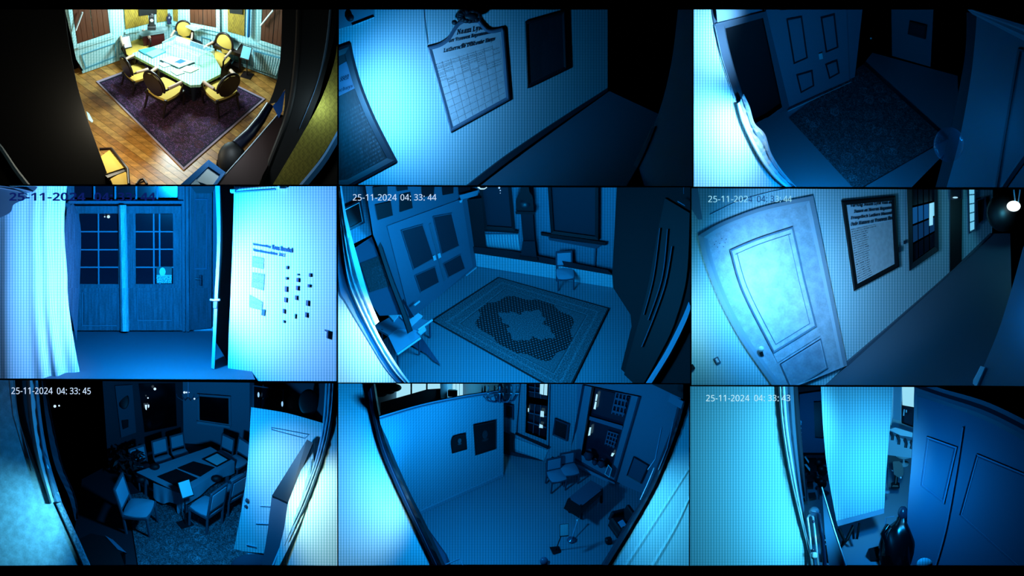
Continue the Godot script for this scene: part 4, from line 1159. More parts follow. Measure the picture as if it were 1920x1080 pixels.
func tile_6():
	var P = Pl.new([1295, 0, 0.9], [1860, 0, 4.6], [1295, 100, 0.9])
	var wallm = mt(226, 238, 244, 0.85, "weave", 0.0, 0.052); var wd = mt(176, 196, 210, 0.6, "plaster", 0.0, 1.3); var trim = mt(150, 168, 182, 0.55); var dark = mt(9, 11, 15, 0.5)
	var ln = mt(84, 110, 128, 0.7)
	var s = S.new(); s.pierced(P, V([1288, 340, 1868, 340, 1866, 436]) + cv([1780, 520, 1690, 598, 1590, 684, 1540, 730]) + V([1288, 730]), [V([1713, 352, 1756, 348, 1757, 462, 1715, 492])], 0.0, 0.08); shell("wall_corridor", s, wallm)
	var F = Pl.new([1560, 706, 2.64], [1866, 436, 4.64], [1870, 724, 1.7])
	s = S.new(); s.slab(F, V([1536, 732, 1590, 686, 1866, 437, 1900, 437, 1900, 732]), -0.02, 0.06); shell("floor", s, mt(74, 90, 104, 0.55))
	s = S.new(); s.moulding(cv([1588, 678, 1690, 592, 1780, 514, 1862, 436]), cv([1590, 688, 1690, 601, 1780, 521, 1864, 440]), P, [[0, 0], [0.3, 0.05], [1, 0.06]]); shell("baseboard_corridor", s, mt(70, 84, 98, 0.6))
	s = S.new(); s.moulding(cv([1330, 402, 1380, 378, 1440, 360, 1500, 348]), cv([1331, 404, 1380, 380, 1440, 362, 1500, 350]), P, [[0, 0], [0.5, 0.02], [1, 0]]); shell("trim_5", s, mt(150, 190, 210, 0.7))
	s = S.new(); s.slab(P, V([1288, 340, 1306, 340, 1316, 412, 1308, 412, 1288, 380]), 0.02, 0.03); shell("wall_corner", s, mt(120, 150, 170, 0.8))
	# door: frame, leaf, panels
	var outer = cv([1308, 442, 1350, 418, 1420, 391, 1480, 376, 1525, 367]) + cv([1538, 430, 1560, 540, 1590, 686]).slice(1) + V([1578, 690]) + V([1464, 732, 1450, 726]) + back(cv([1308, 442, 1320, 490, 1348, 562, 1390, 640, 1450, 726])).slice(1, -1)
	var inner = cv([1326, 448, 1362, 426, 1426, 402, 1478, 390, 1512, 384]) + cv([1526, 446, 1550, 556, 1578, 690]).slice(1) + V([1574, 692]) + V([1482, 732, 1468, 726]) + back(cv([1326, 448, 1338, 494, 1366, 566, 1408, 642, 1468, 726])).slice(1, -1)
	var mid = []
	for k in outer.size(): mid.append(outer[k].lerp(inner[k], 0.55))
	s = S.new(); s.ring(P, outer, mid, 0.05, 0.05, -0.02); s.ring(P, mid, inner, 0.07, 0.06, 0.03); shell("door_frame", s, trim, "broad moulded frame bent around the large corridor door")
	var t = thing("corridor_door", "large pale worn door with two sunk panels and a round knob in the corridor", "door", "", P.p(1520, 720))
	s = S.new(); s.slab(P, inner, 0.03, 0.06); part("leaf", s, wd, t)
	var pn = cv([1368, 469, 1420, 447, 1487, 425]) + cv([1506, 510, 1532, 612]).slice(1) + V([1450, 662]) + back(cv([1368, 469, 1392, 548, 1450, 662])).slice(1, -1)
	s = S.new(); s.ring(P, pn, inset(pn, 3), 0.07, 0.03, 0.04); s.ring(P, inset(pn, 11), inset(pn, 12.2), 0.045, 0.02, 0.01); part("panel_moulding", s, ln, t)
	s = S.new(); s.slab(P, inset(pn, 4), 0.034, 0.01); part("panel", s, mt(200, 216, 226, 0.65, "plaster", 0.0, 1.7), t)
	s = S.new(); s.slab(P, V([1450, 664, 1534, 614, 1538, 630, 1458, 680]), 0.05, 0.02); part("rail", s, wd, t)
	pn = V([1462, 682, 1540, 634, 1553, 690, 1484, 732]); s = S.new(); s.ring(P, pn, inset(pn, 3), 0.06, 0.03, 0.04); part("panel_moulding", s, ln, t)
	s = S.new(); s.slab(P, inset(pn, 4), 0.034, 0.01); part("panel", s, mt(150, 172, 190, 0.65, "plaster", 0.0, 1.7), t)
	s = S.new(); s.smooth = true; s.ball(P.p(1427, 654, 0.16), 0.055, 10); s.smooth = false; s.tube([P.p(1425, 658, 0.03), P.p(1427, 654, 0.15)], 0.03, 8); part("knob", s, mt(220, 232, 240, 0.25), t)
	s = S.new(); s.slab(P, V([1423, 661, 1430, 659, 1432, 667, 1426, 668]), 0.06, 0.03); part("keyhole_plate", s, dark, t)
	for q in [[1341, 452], [1352, 447], [1348, 456], [1358, 455], [1344, 463], [1355, 462], [1360, 448], [1338, 458]]:
		s = S.new(); s.slab(P, V([q[0], q[1], q[0] + 1.4, q[1] - 0.4, q[0] + 1.6, q[1] + 1.2, q[0] + 0.2, q[1] + 1.5]), 0.034, 0.01); part("nail_hole", s, dark, t)
	# name board
	var o = V([1578, 376, 1682, 366, 1689, 500, 1602, 546])
	t = name_board("pale name board in a black frame beside the large corridor door", P, o, [1587, 384, 1676, 374, 1682, 496, 1608, 536], dark, mt(236, 242, 246, 0.8, "register"), 9.0)
	s = S.new(); s.slab(P, V([1590, 384, 1677, 375, 1679, 412, 1594, 430]), 0.045, 0.01); part("title_field", s, mt(206, 218, 226, 0.8), t)
	var ink = mt(14, 28, 44, 0.8)
	lettering("title_text", "Vervolg Naam Lyst van de", 1595, 1675, 390, 7.5, P, ink, t, -0.09, 0.1, true, 0.055, true)
	lettering("title_text", "Dames en Heeren Regenten", 1602, 1676, 401, 7.5, P, ink, t, -0.11, 0.1, true, 0.055, true)
	lettering("title_text", "Evangelisch Luthers Diaconie", 1596, 1677, 413, 7.5, P, ink, t, -0.13, 0.1, true, 0.055, true)
	lettering("title_text", "Oude Mannen en Vrouwen Huis", 1596, 1678, 424, 7.5, P, ink, t, -0.16, 0.1, true, 0.055, true)
	# switches
	t = thing("wall_socket", "small square socket plate low on the bright wall left of the door", "socket", "", P.p(1343, 675))
	o = V([1337, 672, 1345, 668, 1351, 679, 1343, 683]); s = S.new(); s.slab(P, o, 0.04, 0.04); part("plate", s, mt(70, 96, 118, 0.5), t)
	s = S.new(); s.slab(P, inset(o, 2.4), 0.05, 0.02); part("inset", s, mt(200, 220, 232, 0.5), t)
	s = S.new(); s.slab(P, V([1290, 684, 1298, 682, 1303, 690, 1298, 694, 1290, 690]), 0.06, 0.06); solo("wall_bracket", s, dark, "small dark bracket at the left edge low on the bright wall", "bracket")
	s = S.new(); s.slab(P, V([1688, 462, 1692, 461, 1692, 472, 1688, 473]), 0.06, 0.06); solo("light_switch", s, mt(30, 44, 60), "tiny dark switch touching the right edge of the black framed board", "switch")
	s = S.new(); s.slab(P, V([1697, 451, 1701, 450, 1701, 457, 1697, 458]), 0.06, 0.06); solo("light_switch", s, mt(30, 44, 60), "tiny dark switch between the name board and the dark window", "switch")
	# window with panes
	o = V([1703, 345, 1762, 345, 1764, 470, 1708, 508]); var h = V([1713, 345, 1756, 345, 1757, 462, 1715, 492])
	s = S.new(); s.ring(P, o, h, 0.05, 0.12, 0.02); var w = shell("window_2", s, mt(24, 32, 42, 0.5), "dark framed window with one bright pane in the corridor wall")
	for i in 4:
		for j in 4:
			var lit = i == 3 and j in [1]
			s = S.new(); s.slab(P, quadp([1713, 352, 1756, 348, 1757, 462, 1715, 492], i * 0.25 + 0.02, j * 0.25 + 0.015, i * 0.25 + 0.23, j * 0.25 + 0.235), -0.02, 0.02)
			part("pane", s, glow(120, 205, 240, 1.0) if lit else glow(14, 74, 130, 1.0) if j == 1 else glow(8, 46, 86, 1.0) if j == 2 else mt(18, 30, 44, 0.2), w)
	s = S.new(); s.slab(P, V([1746, 381, 1753, 380, 1753, 421, 1746, 423]), -0.01, 0.02); part("pane", s, glow(140, 220, 250, 1.0), w)
	# doorway, far window, far door
	s = S.new(); s.slab(P, V([1786, 372, 1809, 371, 1808, 490, 1785, 514]), 0.03, 0.05); shell("door_3", s, dark, "dark doorway beyond the corridor window")
	o = V([1786, 345, 1810, 345, 1810, 373, 1786, 374]); s = S.new(); s.ring(P, o, inset(o, 2.5), 0.06, 0.06, 0.02); w = shell("window_3", s, mt(50, 66, 82, 0.6)); w.set_meta("label", "fanlight with a small lamp above the dark corridor doorway")
	s = S.new(); s.slab(P, inset(o, 2.5), 0.01, 0.02); part("pane", s, mt(26, 44, 62, 0.3), w)
	s = S.new(); s.smooth = true; s.ball(P.p(1795.5, 369.5, 0.08), Vector3(0.05, 0.016, 0.02), 8); solo("ceiling_lamp", s, glow(170, 225, 250), "small glowing strip lamp in the fanlight above the corridor doorway", "lamp")
	o = V([1820, 345, 1834, 345, 1834, 431, 1822, 438]); s = S.new(); s.ring(P, o, inset(o, 2.0), 0.06, 0.06, 0.02); w = shell("window_4", s, mt(60, 84, 106, 0.6), "narrow bright window far along the corridor")
	for j in 5:
		s = S.new(); s.slab(P, quadp([1822, 347, 1832, 347, 1832, 430, 1823.5, 434], 0.0, j * 0.2 + 0.015, 1, j * 0.2 + 0.185), 0.01, 0.02); part("pane", s, glow(110, 200, 238), w)
	o = V([1836, 374, 1854, 368, 1851, 412, 1838, 422]); s = S.new(); s.ring(P, o, inset(o, 2), 0.06, 0.06); w = shell("door_4", s, mt(70, 96, 118, 0.6), "far dark door at the end of the corridor wall")
	s = S.new(); s.slab(P, inset(o, 2), 0.02, 0.03); part("leaf", s, dark, w)
	# end of the corridor: round hood and glaring lamp
	var E = Pl.new([0, 0, 3.9], [1, 0, 3.9], [0, 1, 3.9])
	s = S.new(); s.smooth = true; s.ball(E.p(1884, 398, 0.0), Vector3(0.30, 0.36, 0.3), 14); solo("round_hood", s, mt(6, 8, 11, 0.5), "large dark round hood hanging at the far end of the corridor", "hood")
	s = S.new(); s.smooth = true; s.ball(E.p(1904, 386, 0.45), Vector3(0.13, 0.10, 0.08), 12); solo("glaring_lamp", s, glow(225, 250, 255, 2.2), "glaring white lamp at the far end of the corridor beside the dark hood", "lamp")
	for q in [[1904, 352, 1908, 385], [1917, 350, 1912, 386]]:
		s = S.new(); s.tube([E.p(q[0], q[1], 0.42), E.p(q[2], q[3], 0.42)], 0.014, 6); solo("lamp_rod", s, mt(120, 190, 225, 0.4), "thin bright rod holding the glaring corridor lamp, " + ("left" if q[0] < 1910 else "right") + " one", "rod", "lamp rods")
	var Q = Pl.new([1930, 0, 0.6], [1830, 0, 1.9], [1930, 100, 0.6])
	s = S.new(); s.slab(Q, V([1934, 410]) + cv([1914, 470, 1898, 530, 1874, 610, 1850, 672, 1824, 732]) + V([1934, 732]), 0.0, 0.06); shell("wall_right", s, mt(84, 104, 122, 0.8))
	s = S.new(); s.moulding(cv([1838, 686, 1828, 706, 1814, 730]), cv([1848, 689, 1840, 708, 1832, 730]), Q, [[0, 0.02], [0.2, 0.1], [0.8, 0.1], [1, 0.02]]); solo("floor_post", s, mt(190, 214, 228, 0.6), "short pale post standing at the foot of the right corridor wall", "post")


# ---------------------------------------------------------------- centre: hall with carpet and tall case clock

func straight_chair(label, wood, cloth, high = 1.0):
	var keep = S.bounds; S.bounds = []
	# a straight-legged chair with an upholstered seat and a square framed back, facing +z
	var t = thing("side_chair", label, "chair")
	var bx = func(c, z, nm, m, tilt = 0.0):
		var q = S.new(); q.box(Transform3D(Basis(Vector3(1, 0, 0), tilt), c), z, 0.012); return part(nm, q, m, t)
	bx.call(Vector3(0, 0.40, 0), Vector3(0.50, 0.07, 0.48), "seat_rail", wood)
	var s = S.new(); s.smooth = true; s.sheet(_pad(0.25, 0.24, 0.045, 0.45, true), 0.05, Vector3.DOWN); part("seat", s, cloth, t)
	for k in [-1, 1]:
		bx.call(Vector3(0.22 * k, 0.2, 0.21), Vector3(0.045, 0.42, 0.045), "leg", wood)
		bx.call(Vector3(0.22 * k, 0.2, -0.22), Vector3(0.045, 0.42, 0.045), "leg", wood)
		bx.call(Vector3(0.22 * k, 0.70 * high, -0.26), Vector3(0.045, 0.62 * high, 0.045), "back_post", wood, -0.12)
	bx.call(Vector3(0, 1.0 * high, -0.295), Vector3(0.48, 0.06, 0.045), "top_rail", wood, -0.12)
	bx.call(Vector3(0, 0.55 * high, -0.245), Vector3(0.42, 0.05, 0.04), "lower_rail", wood, -0.12)
	bx.call(Vector3(0, 0.77 * high, -0.27), Vector3(0.395, 0.40 * high, 0.05), "backrest", cloth, -0.12)
	S.bounds = keep
	return t


func tile_5():
	var R = Room.new(40.0, 718.0, 1.7)
	var F = R.floor_pl
	var wallm = mt(228, 240, 245, 0.85, "weave", 0.0, 0.052); var wd = mt(92, 110, 126, 0.7); var dark = mt(10, 13, 18, 0.7); var mid = mt(150, 168, 182, 0.75, "weave", 0.0, 0.052); var pale = mt(226, 236, 242, 0.7)
	var s = S.new(); s.slab(F, V([690, 660, 893, 499, 1160, 540, 1240, 560, 1240, 600, 1190, 730, 740, 730]), -0.03, 0.08); shell("floor", s, mt(140, 156, 168, 0.6, "weave", 0.0, 0.052))
	s = S.new(); s.patch(F.p(934, 519, 0.025), F.p(1143, 577, 0.025), F.p(1062, 742, 0.025), F.p(808, 600, 0.025), 12); s.slab(F, V([934, 519, 1143, 577, 1062, 742, 808, 600]), 0.02, 0.03)
	solo("carpet", s, mt(176, 190, 200, 0.95, "carpet_medallion"), "large carpet with a dark lobed medallion on the floor of the hall with the clock", "carpet")
	# left wall with the double door
	var PL = Pl.new([893, 499, 4.3], [750, 625, 3.1], [893, 399, 3.7])
	s = S.new(); s.slab(PL, V([684, 335, 880, 335, 893, 499, 772, 606, 760, 590, 700, 440]), 0.0, 0.1); shell("wall_left", s, wd)
	var t = thing("double_door", "panelled double door with two bright lock plates in the left wall of the hall", "door", "", PL.p(820, 560))
	s = S.new(); s.slab(PL, V([726, 424, 866, 372, 886, 500, 770, 602]), 0.03, 0.05); part("leaf", s, mt(104, 124, 142, 0.7), t)
	for q in [[754, 433, 792, 422, 812, 484, 776, 504], [813, 407, 846, 401, 860, 460, 829, 475], [779, 517, 815, 501, 822, 529, 789, 547], [832, 495, 863, 478, 871, 503, 841, 519]]:
		s = S.new(); s.slab(PL, V(q), 0.045, 0.02); part("panel", s, mt(40, 50, 60, 0.6), t)
		s = S.new(); s.ring(PL, inset(V(q), -1.5), V(q), 0.07, 0.05, 0.02); part("panel_moulding", s, wd, t)
	s = S.new(); s.slab(PL, V([804, 420, 808, 418, 836, 524, 832, 528]), 0.05, 0.03); part("meeting_strip", s, mt(100, 118, 132, 0.7), t)
	for q in [[811, 480, 816, 478, 818, 487, 813, 489], [820, 476, 825, 474, 827, 482, 822, 485]]:
		s = S.new(); s.slab(PL, V(q), 0.1, 0.05); part("lock_plate", s, pale, t, "bright lock plate")
	for q in [[704, 385, 733, 378, 737, 404, 709, 413], [750, 366, 770, 361, 774, 390, 750, 398], [700, 352, 727, 348, 727, 366, 702, 372], [743, 346, 764, 344, 765, 356, 745, 359], [790, 346, 815, 344, 813, 366, 792, 370], [828, 344, 850, 343, 850, 362, 830, 366], [858, 343, 882, 342, 882, 359, 860, 363]]:
		s = S.new(); s.slab(PL, V(q), 0.04, 0.04); shell("wall_panel", s, dark)
	s = S.new(); s.slab(PL, V([861, 366, 896, 356, 896, 366, 864, 374]), 0.16, 0.1); shell("cornice", s, mt(150, 172, 190, 0.7))
	s = S.new(); s.slab(PL, V([861, 376, 867, 374, 866, 379, 862, 380]), 0.16, 0.05); solo("wall_sensor", s, pale, "tiny pale detector on the wall above the corner of the double door", "detector")
	s = S.new(); s.moulding(V([872, 515, 892, 499]), V([874, 518, 894, 502]), F, [[0, 0.0], [0.5, 0.03], [1, 0]]); shell("threshold", s, mt(200, 215, 226, 0.6))
	# far wall
	var PB = R.wall(893, 499, 1160, 540)
	s = S.new(); s.slab(PB, V([878, 335, 1170, 335, 1170, 544, 893, 499]), -0.3, 0.1); shell("wall_back", s, mt(136, 158, 176, 0.8, "weave", 0.0, 0.052))
	s = S.new(); s.slab(PB, V([885, 472, 1010, 489, 1150, 516, 1160, 541, 893, 499]), 0.0, 0.06); shell("wall_riser", s, mt(222, 234, 242, 0.8, "weave", 0.0, 0.052))
	s = S.new(); s.slab(PB, V([886, 462, 960, 470, 1140, 506, 1150, 516, 1010, 492, 885, 474]), 0.03, 0.33); shell("trim_6", s, mt(22, 28, 36, 0.7), "dark ledge of the low platform along the far wall")
	s = S.new(); s.slab(PB, V([873, 374, 903, 371, 912, 470, 886, 466]), 0.0, 0.1); shell("wall_panel", s, dark)
	var n = 0
	for q in [[[896, 335, 957, 335, 966, 433, 908, 429], [899, 428, 972, 432, 972, 437, 902, 433]], [[1026, 335, 1122, 335, 1122, 450, 1033, 438], [1014, 436, 1136, 454, 1135, 460, 1015, 441]]]:
		n += 1
		var o = V(q[0])
		s = S.new(); s.ring(PB, o, inset(o, 6), -0.14, 0.1, 0.03); var w = shell("window_%d" % n, s, dark, "tall window with a drawn dark blind, " + ("left" if n == 1 else "right") + " of the tall case clock")
		s = S.new(); s.slab(PB, inset(o, 6), -0.25, 0.04); part("blind", s, mt(34, 46, 58, 0.8), w)
		s = S.new(); s.slab(PB, V(q[1]), -0.16, 0.12); part("window_sill", s, dark, w)
	s = S.new(); s.slab(PB, V([1028, 445, 1128, 459, 1118, 466, 1030, 450]), -0.2, 0.06); shell("trim_7", s, mt(60, 76, 90, 0.7))
	s = S.new(); s.slab(PB, V([1116, 459, 1119, 459, 1117, 502, 1114, 501]), -0.25, 0.04); shell("trim_7", s, mt(70, 86, 100, 0.7))
	# radiator screen under the left window
	var rad = thing("heater", "pale ribbed heater under the window left of the tall case clock", "heater", "", PB.p(940, 466, -0.2))
	s = S.new(); s.slab(PB, V([909, 438, 972, 438, 976, 470, 914, 465]), -0.24, 0.05); part("back_plate", s, mt(150, 174, 190, 0.7), rad)
	for k in 12:
		s = S.new(); s.slab(PB, quadp([909, 438, 972, 438, 976, 469, 914, 464], k / 12.0 + 0.01, 0.04, k / 12.0 + 0.06, 0.97), -0.2, 0.05); part("rib", s, wallm, rad)
	# tall case clock
	var C = PB.shift(0.0)
	t = thing("tall_case_clock", "tall dark case clock standing on the ledge between the two windows", "clock", "", C.p(993, 484))
	s = S.new(); s.slab(C, V([980, 452, 1003, 452, 1007, 488, 976, 484]), 0.08, 0.3); part("base", s, mt(34, 42, 50, 0.5), t)
	s = S.new(); s.slab(C, V([976, 398, 999, 398, 1003, 453, 981, 452]), 0.02, 0.22); part("waist", s, mt(26, 32, 40, 0.5), t)
	s = S.new(); s.slab(C, cv([970, 398, 967, 378, 971, 366, 975, 360, 977, 350, 985, 346, 991, 350, 993, 360, 998, 367, 1000, 380, 1001, 398], 4), 0.1, 0.3); part("hood", s, dark, t)
	s = S.new(); s.slab(C, V([966, 396, 1003, 397, 1003, 402, 967, 401]), 0.14, 0.3); part("cornice", s, dark, t)
	s = S.new(); s.slab(C, V([973, 484, 1009, 489, 1008, 483, 975, 479]), 0.12, 0.32); part("plinth", s, dark, t)
	s = S.new(); s.lathe(Transform3D(Basis(Vector3(1, 0, 0), PI / 2), C.p(985, 380, 0.10)), [[0.0, 0.02], [0.085, 0.02], [0.1, 0.0]], 18); part("dial", s, mt(30, 36, 44, 0.4), t)
	# chair by the wall
	var ch = straight_chair("slender pale chair standing under the right window of the hall", mt(60, 78, 94, 0.6), mt(150, 176, 196, 0.8))
	ch.transform = R.xf(1060, 535, 0.66, 6, 0)
	# dark hangings and mouldings on the right
	var Q = Pl.new([1150, 0, 2.2], [1293, 0, 0.6], [1150, 100, 2.2])
	s = S.new(); s.slab(Q, V([1157, 340, 1300, 340, 1300, 730]) + V([1156, 730, 1164, 694, 1172, 660, 1184, 612, 1182, 590, 1150, 540, 1148, 516]), 0.0, 0.1); shell("wall_right", s, mt(6, 8, 11, 0.9))
	t = thing("dark_cabinet", "dark glossy cabinet with curved bright edges at the right of the hall", "cabinet", "", Q.p(1215, 700))
	s = S.new(); s.slab(Q, cv([1246, 372, 1232, 440, 1214, 540, 1190, 630, 1164, 724]) + back(cv([1292, 400, 1286, 520, 1262, 610, 1232, 672, 1204, 724])), 0.06, 0.3); part("front", s, mt(6, 8, 11, 0.75), t)
	for q in [[[1236, 428, 1224, 520, 1206, 590], 2.0], [[1250, 430, 1240, 520, 1214, 600], 2.6], [[1258, 462, 1246, 530, 1226, 590, 1202, 650], 3.0]]:
		var a = cv(q[0]); var b = []
		for w in a: b.append(w + Vector2(q[1], 0))
		s = S.new(); s.moulding(a, b, Q, [[0, 0.06], [0.5, 0.12], [1, 0.06]]); part("edge_moulding", s, mt(90, 112, 132, 0.35), t)
	s = S.new(); s.moulding(cv([1290, 566, 1276, 600, 1246, 660, 1208, 722]), cv([1296, 580, 1286, 610, 1258, 666, 1222, 724]), Q, [[0, 0.1], [0.3, 0.2], [0.7, 0.2], [1, 0.1]]); shell("trim_8", s, mt(150, 180, 204, 0.6), "pale curved moulding at the lower right of the hall")
	s = S.new(); s.tube([Q.p(1281, 340, 0.2), Q.p(1281, 364, 0.2)], 0.008, 5); s.tube([Q.p(1270, 378, 0.2), Q.p(1284, 386, 0.2)], 0.012, 5); solo("hanging_rod", s, mt(120, 150, 176, 0.4), "thin pale rod hanging at the upper right corner of the hall", "rod")
	# hanging lamp bowl at the top edge
	var L = Pl.new([0, 0, 2.2], [1, 0, 2.2], [0, 1, 2.2])
	s = S.new(); s.tube([L.p(896, 350), L.p(901, 354), L.p(908, 354), L.p(913, 351)], 0.018, 7, 0.008); solo("lamp_bowl", s, glow(190, 235, 255, 1.0), "bright curved rim of a glass lamp bowl at the top edge above the left window", "lamp")
	s = S.new(); s.smooth = true
	for q in [[936, 352, 0.02], [938, 357, 0.012], [938, 362, 0.008]]: s.ball(L.p(q[0], q[1]), q[2], 6)
	solo("lamp_drop", s, glow(150, 205, 250, 1.0), "small bright glass drops hanging at the top edge over the left window", "glass drop")
	# near left: bright wall, carved frame, mirror, small pictures
	var B = Pl.new([635, 0, 0.5], [800, 0, 1.3], [635, 100, 0.5])
	s = S.new(); s.slab(B, V([626, 535]) + cv([634, 540, 648, 570, 690, 640, 722, 692, 752, 726]) + V([626, 726]), 0.0, 0.06); shell("wall_near", s, wallm)
	s = S.new(); s.moulding(cv([630, 345, 631, 440, 634, 540, 648, 570, 690, 640, 722, 692, 752, 726]), cv([636, 345, 640, 430, 650, 520, 668, 570, 704, 640, 736, 692, 768, 726]), B, [[0, 0.0], [0.2, 0.02], [1, 0.0]]); shell("wall_edge", s, mt(90, 140, 170, 0.8))
	t = thing("gilt_picture", "carved bright mirror frame running down beside the bright wall in the hall", "picture", "", B.p(760, 720))
	var A1 = cv([634, 345, 639, 430, 650, 520, 668, 572, 704, 642, 736, 694, 766, 726], 9); var A2 = cv([637, 345, 646, 420, 664, 512, 684, 566, 714, 632, 748, 688, 776, 726], 9); var A3 = cv([641, 345, 652, 410, 676, 500, 694, 560, 722, 624, 756, 682, 786, 726], 9)
	s = S.new(); s.moulding(A1, A2, B, [[0, 0.02], [0.2, 0.10], [0.5, 0.04], [0.7, 0.12], [1, 0.05]], 0.05, 0.006, rng); part("inner_rail", s, mt(206, 222, 232, 0.4), t)
	s = S.new(); s.moulding(A2.slice(0, 34), A3.slice(0, 34), B, [[0, 0.06], [0.3, 0.14], [0.6, 0.10], [1, 0.04]], 0.05, 0.025, rng); part("carved_rail", s, mt(236, 242, 246, 0.35), t)
	var N = Pl.new([640, 0, 1.2], [760, 0, 2.0], [640, 100, 1.2])
	s = S.new(); s.slab(N, V([640, 335, 684, 335, 697, 440, 662, 458, 640, 400]), 0.0, 0.06); shell("wall_near", s, mt(150, 180, 198, 0.8, "weave", 0.0, 0.052))
	var o = V([642, 392, 677, 374, 685, 418, 653, 435])
	t = thing("framed_picture", "small dark framed picture hanging on the bright strip left of the door wall", "picture", "", N.p(664, 430))
	s = S.new(); s.ring(N, o, inset(o, 3.5), 0.08, 0.07, -0.01); part("frame", s, mt(40, 56, 70, 0.5), t)
	s = S.new(); s.ring(N, inset(o, 3.5), inset(o, 5), 0.09, 0.05, 0.02); part("gilt_edge", s, pale, t)
	s = S.new(); s.patch(N.p(646, 395, 0.05), N.p(673, 381, 0.05), N.p(680, 416, 0.05), N.p(656, 430, 0.05), 2); part("canvas", s, mt(200, 220, 235, 0.5, "landscape"), t)
	s = S.new(); s.slab(N, V([658, 470, 697, 444, 752, 590, 712, 592, 690, 560]), -0.02, 0.06); shell("wall_panel", s, mt(52, 72, 92, 0.7))
	t = thing("notice_panel", "dark panel with blurred pale writing between the mirror frame and the dark post", "notice", "", N.p(700, 545))
	s = S.new(); s.patch(N.p(676, 494, 0.01), N.p(712, 480, 0.01), N.p(732, 536, 0.01), N.p(694, 548, 0.01), 3); s.slab(N, V([676, 494, 712, 480, 732, 536, 694, 548]), 0.005, 0.02); part("sheet", s, mt(150, 180, 204, 0.7, "oldboard"), t)
	s = S.new(); s.moulding(cv([682, 335, 688, 370, 702, 442, 726, 520, 752, 590, 764, 626]), cv([690, 335, 697, 370, 711, 438, 735, 514, 762, 584, 774, 620]), N, [[0, 0], [0.2, 0.1], [0.8, 0.12], [1, 0.02]]); shell("trim_9", s, mt(18, 24, 32, 0.6), "dark post between the notice panel and the double door wall")
	# low stand with papers and show cases at the lower left
	var H = R.level(0.38)
	t = thing("display_table", "low display table with pale rails at the lower left of the hall", "table", "", F.p(740, 690))
	s = S.new(); s.slab(H, V([700, 612, 742, 588, 808, 602, 786, 618, 746, 616, 728, 628]), 0, 0.05, -R.up); part("table_top", s, mt(120, 146, 166, 0.6), t)
	for q in [[745, 665, 788, 634], [784, 619, 810, 600], [776, 573, 786, 565]]:
		s = S.new(); s.tube([H.p(q[0], q[1], 0.02), H.p(q[2], q[3], 0.02)], 0.022, 6); part("rail", s, pale, t)
	for q in [[786, 636], [746, 664], [806, 604], [716, 618]]:
		s = S.new(); s.tube([H.p(q[0], q[1], 0.0), H.p(q[0], q[1], 0.0) - R.up * 0.37], 0.02, 6); part("leg", s, mt(60, 84, 104, 0.6), t)
	s = S.new(); s.slab(H, V([728, 630, 746, 616, 786, 619, 788, 634, 745, 665]), -0.02, 0.02, -R.up); part("side_leaf", s, mt(150, 184, 206, 0.6), t)
	var lay = func(nm, pg, m, th, lbl, cat):
		var q = S.new(); q.slab(H, V(pg), th, th * 0.8, -R.up); return solo(nm, q, m, lbl, cat)
	lay.call("open_book", [718, 578, 744, 582, 749, 588, 738, 602], pale, 0.05, "open white book standing on the low display table", "book")
	lay.call("paper_sheet", [764, 602, 784, 587, 792, 592, 772, 610], pale, 0.04, "white card lying on the display table beside the slanting lid", "paper")
	lay.call("paper_sheet", [783, 622, 796, 612, 799, 618, 788, 627], pale, 0.04, "small white card at the right corner of the display table", "paper")
	s = S.new(); s.prism([H.p(750, 556, 0.2), H.p(756, 560, 0.2), H.p(776, 594, 0.05), H.p(770, 596, 0.05)], [H.p(750, 556, 0.1), H.p(756, 560, 0.1), H.p(776, 594, 0.0), H.p(770, 596, 0.0)]); solo("slanting_lid", s, mt(30, 44, 58, 0.5), "dark slanting lid propped up on the display table", "lid")
	s = S.new(); s.prism([H.p(748, 592, 0.05), H.p(752, 590, 0.05), H.p(774, 611, 0.05), H.p(770, 614, 0.05)], [H.p(748, 592, 0.0), H.p(752, 590, 0.0), H.p(774, 611, 0.0), H.p(770, 614, 0.0)]); solo("ruler", s, mt(200, 222, 234, 0.5), "pale ruler lying across the display table", "ruler")
	s = S.new(); s.slab(H, V([712, 576, 738, 562, 744, 572, 724, 580]), 0.06, 0.05, -R.up); solo("dark_box", s, mt(16, 24, 34, 0.6), "dark box behind the open white book on the display table", "box")
	s = S.new(); s.slab(F, V([758, 640, 790, 632, 826, 684, 812, 676, 800, 664]), 0.03, 0.03); solo("floor_mat", s, mt(46, 76, 100, 0.8), "dark mat strip lying on the floor before the display table", "mat")


# ---------------------------------------------------------------- bottom left: dark conference room

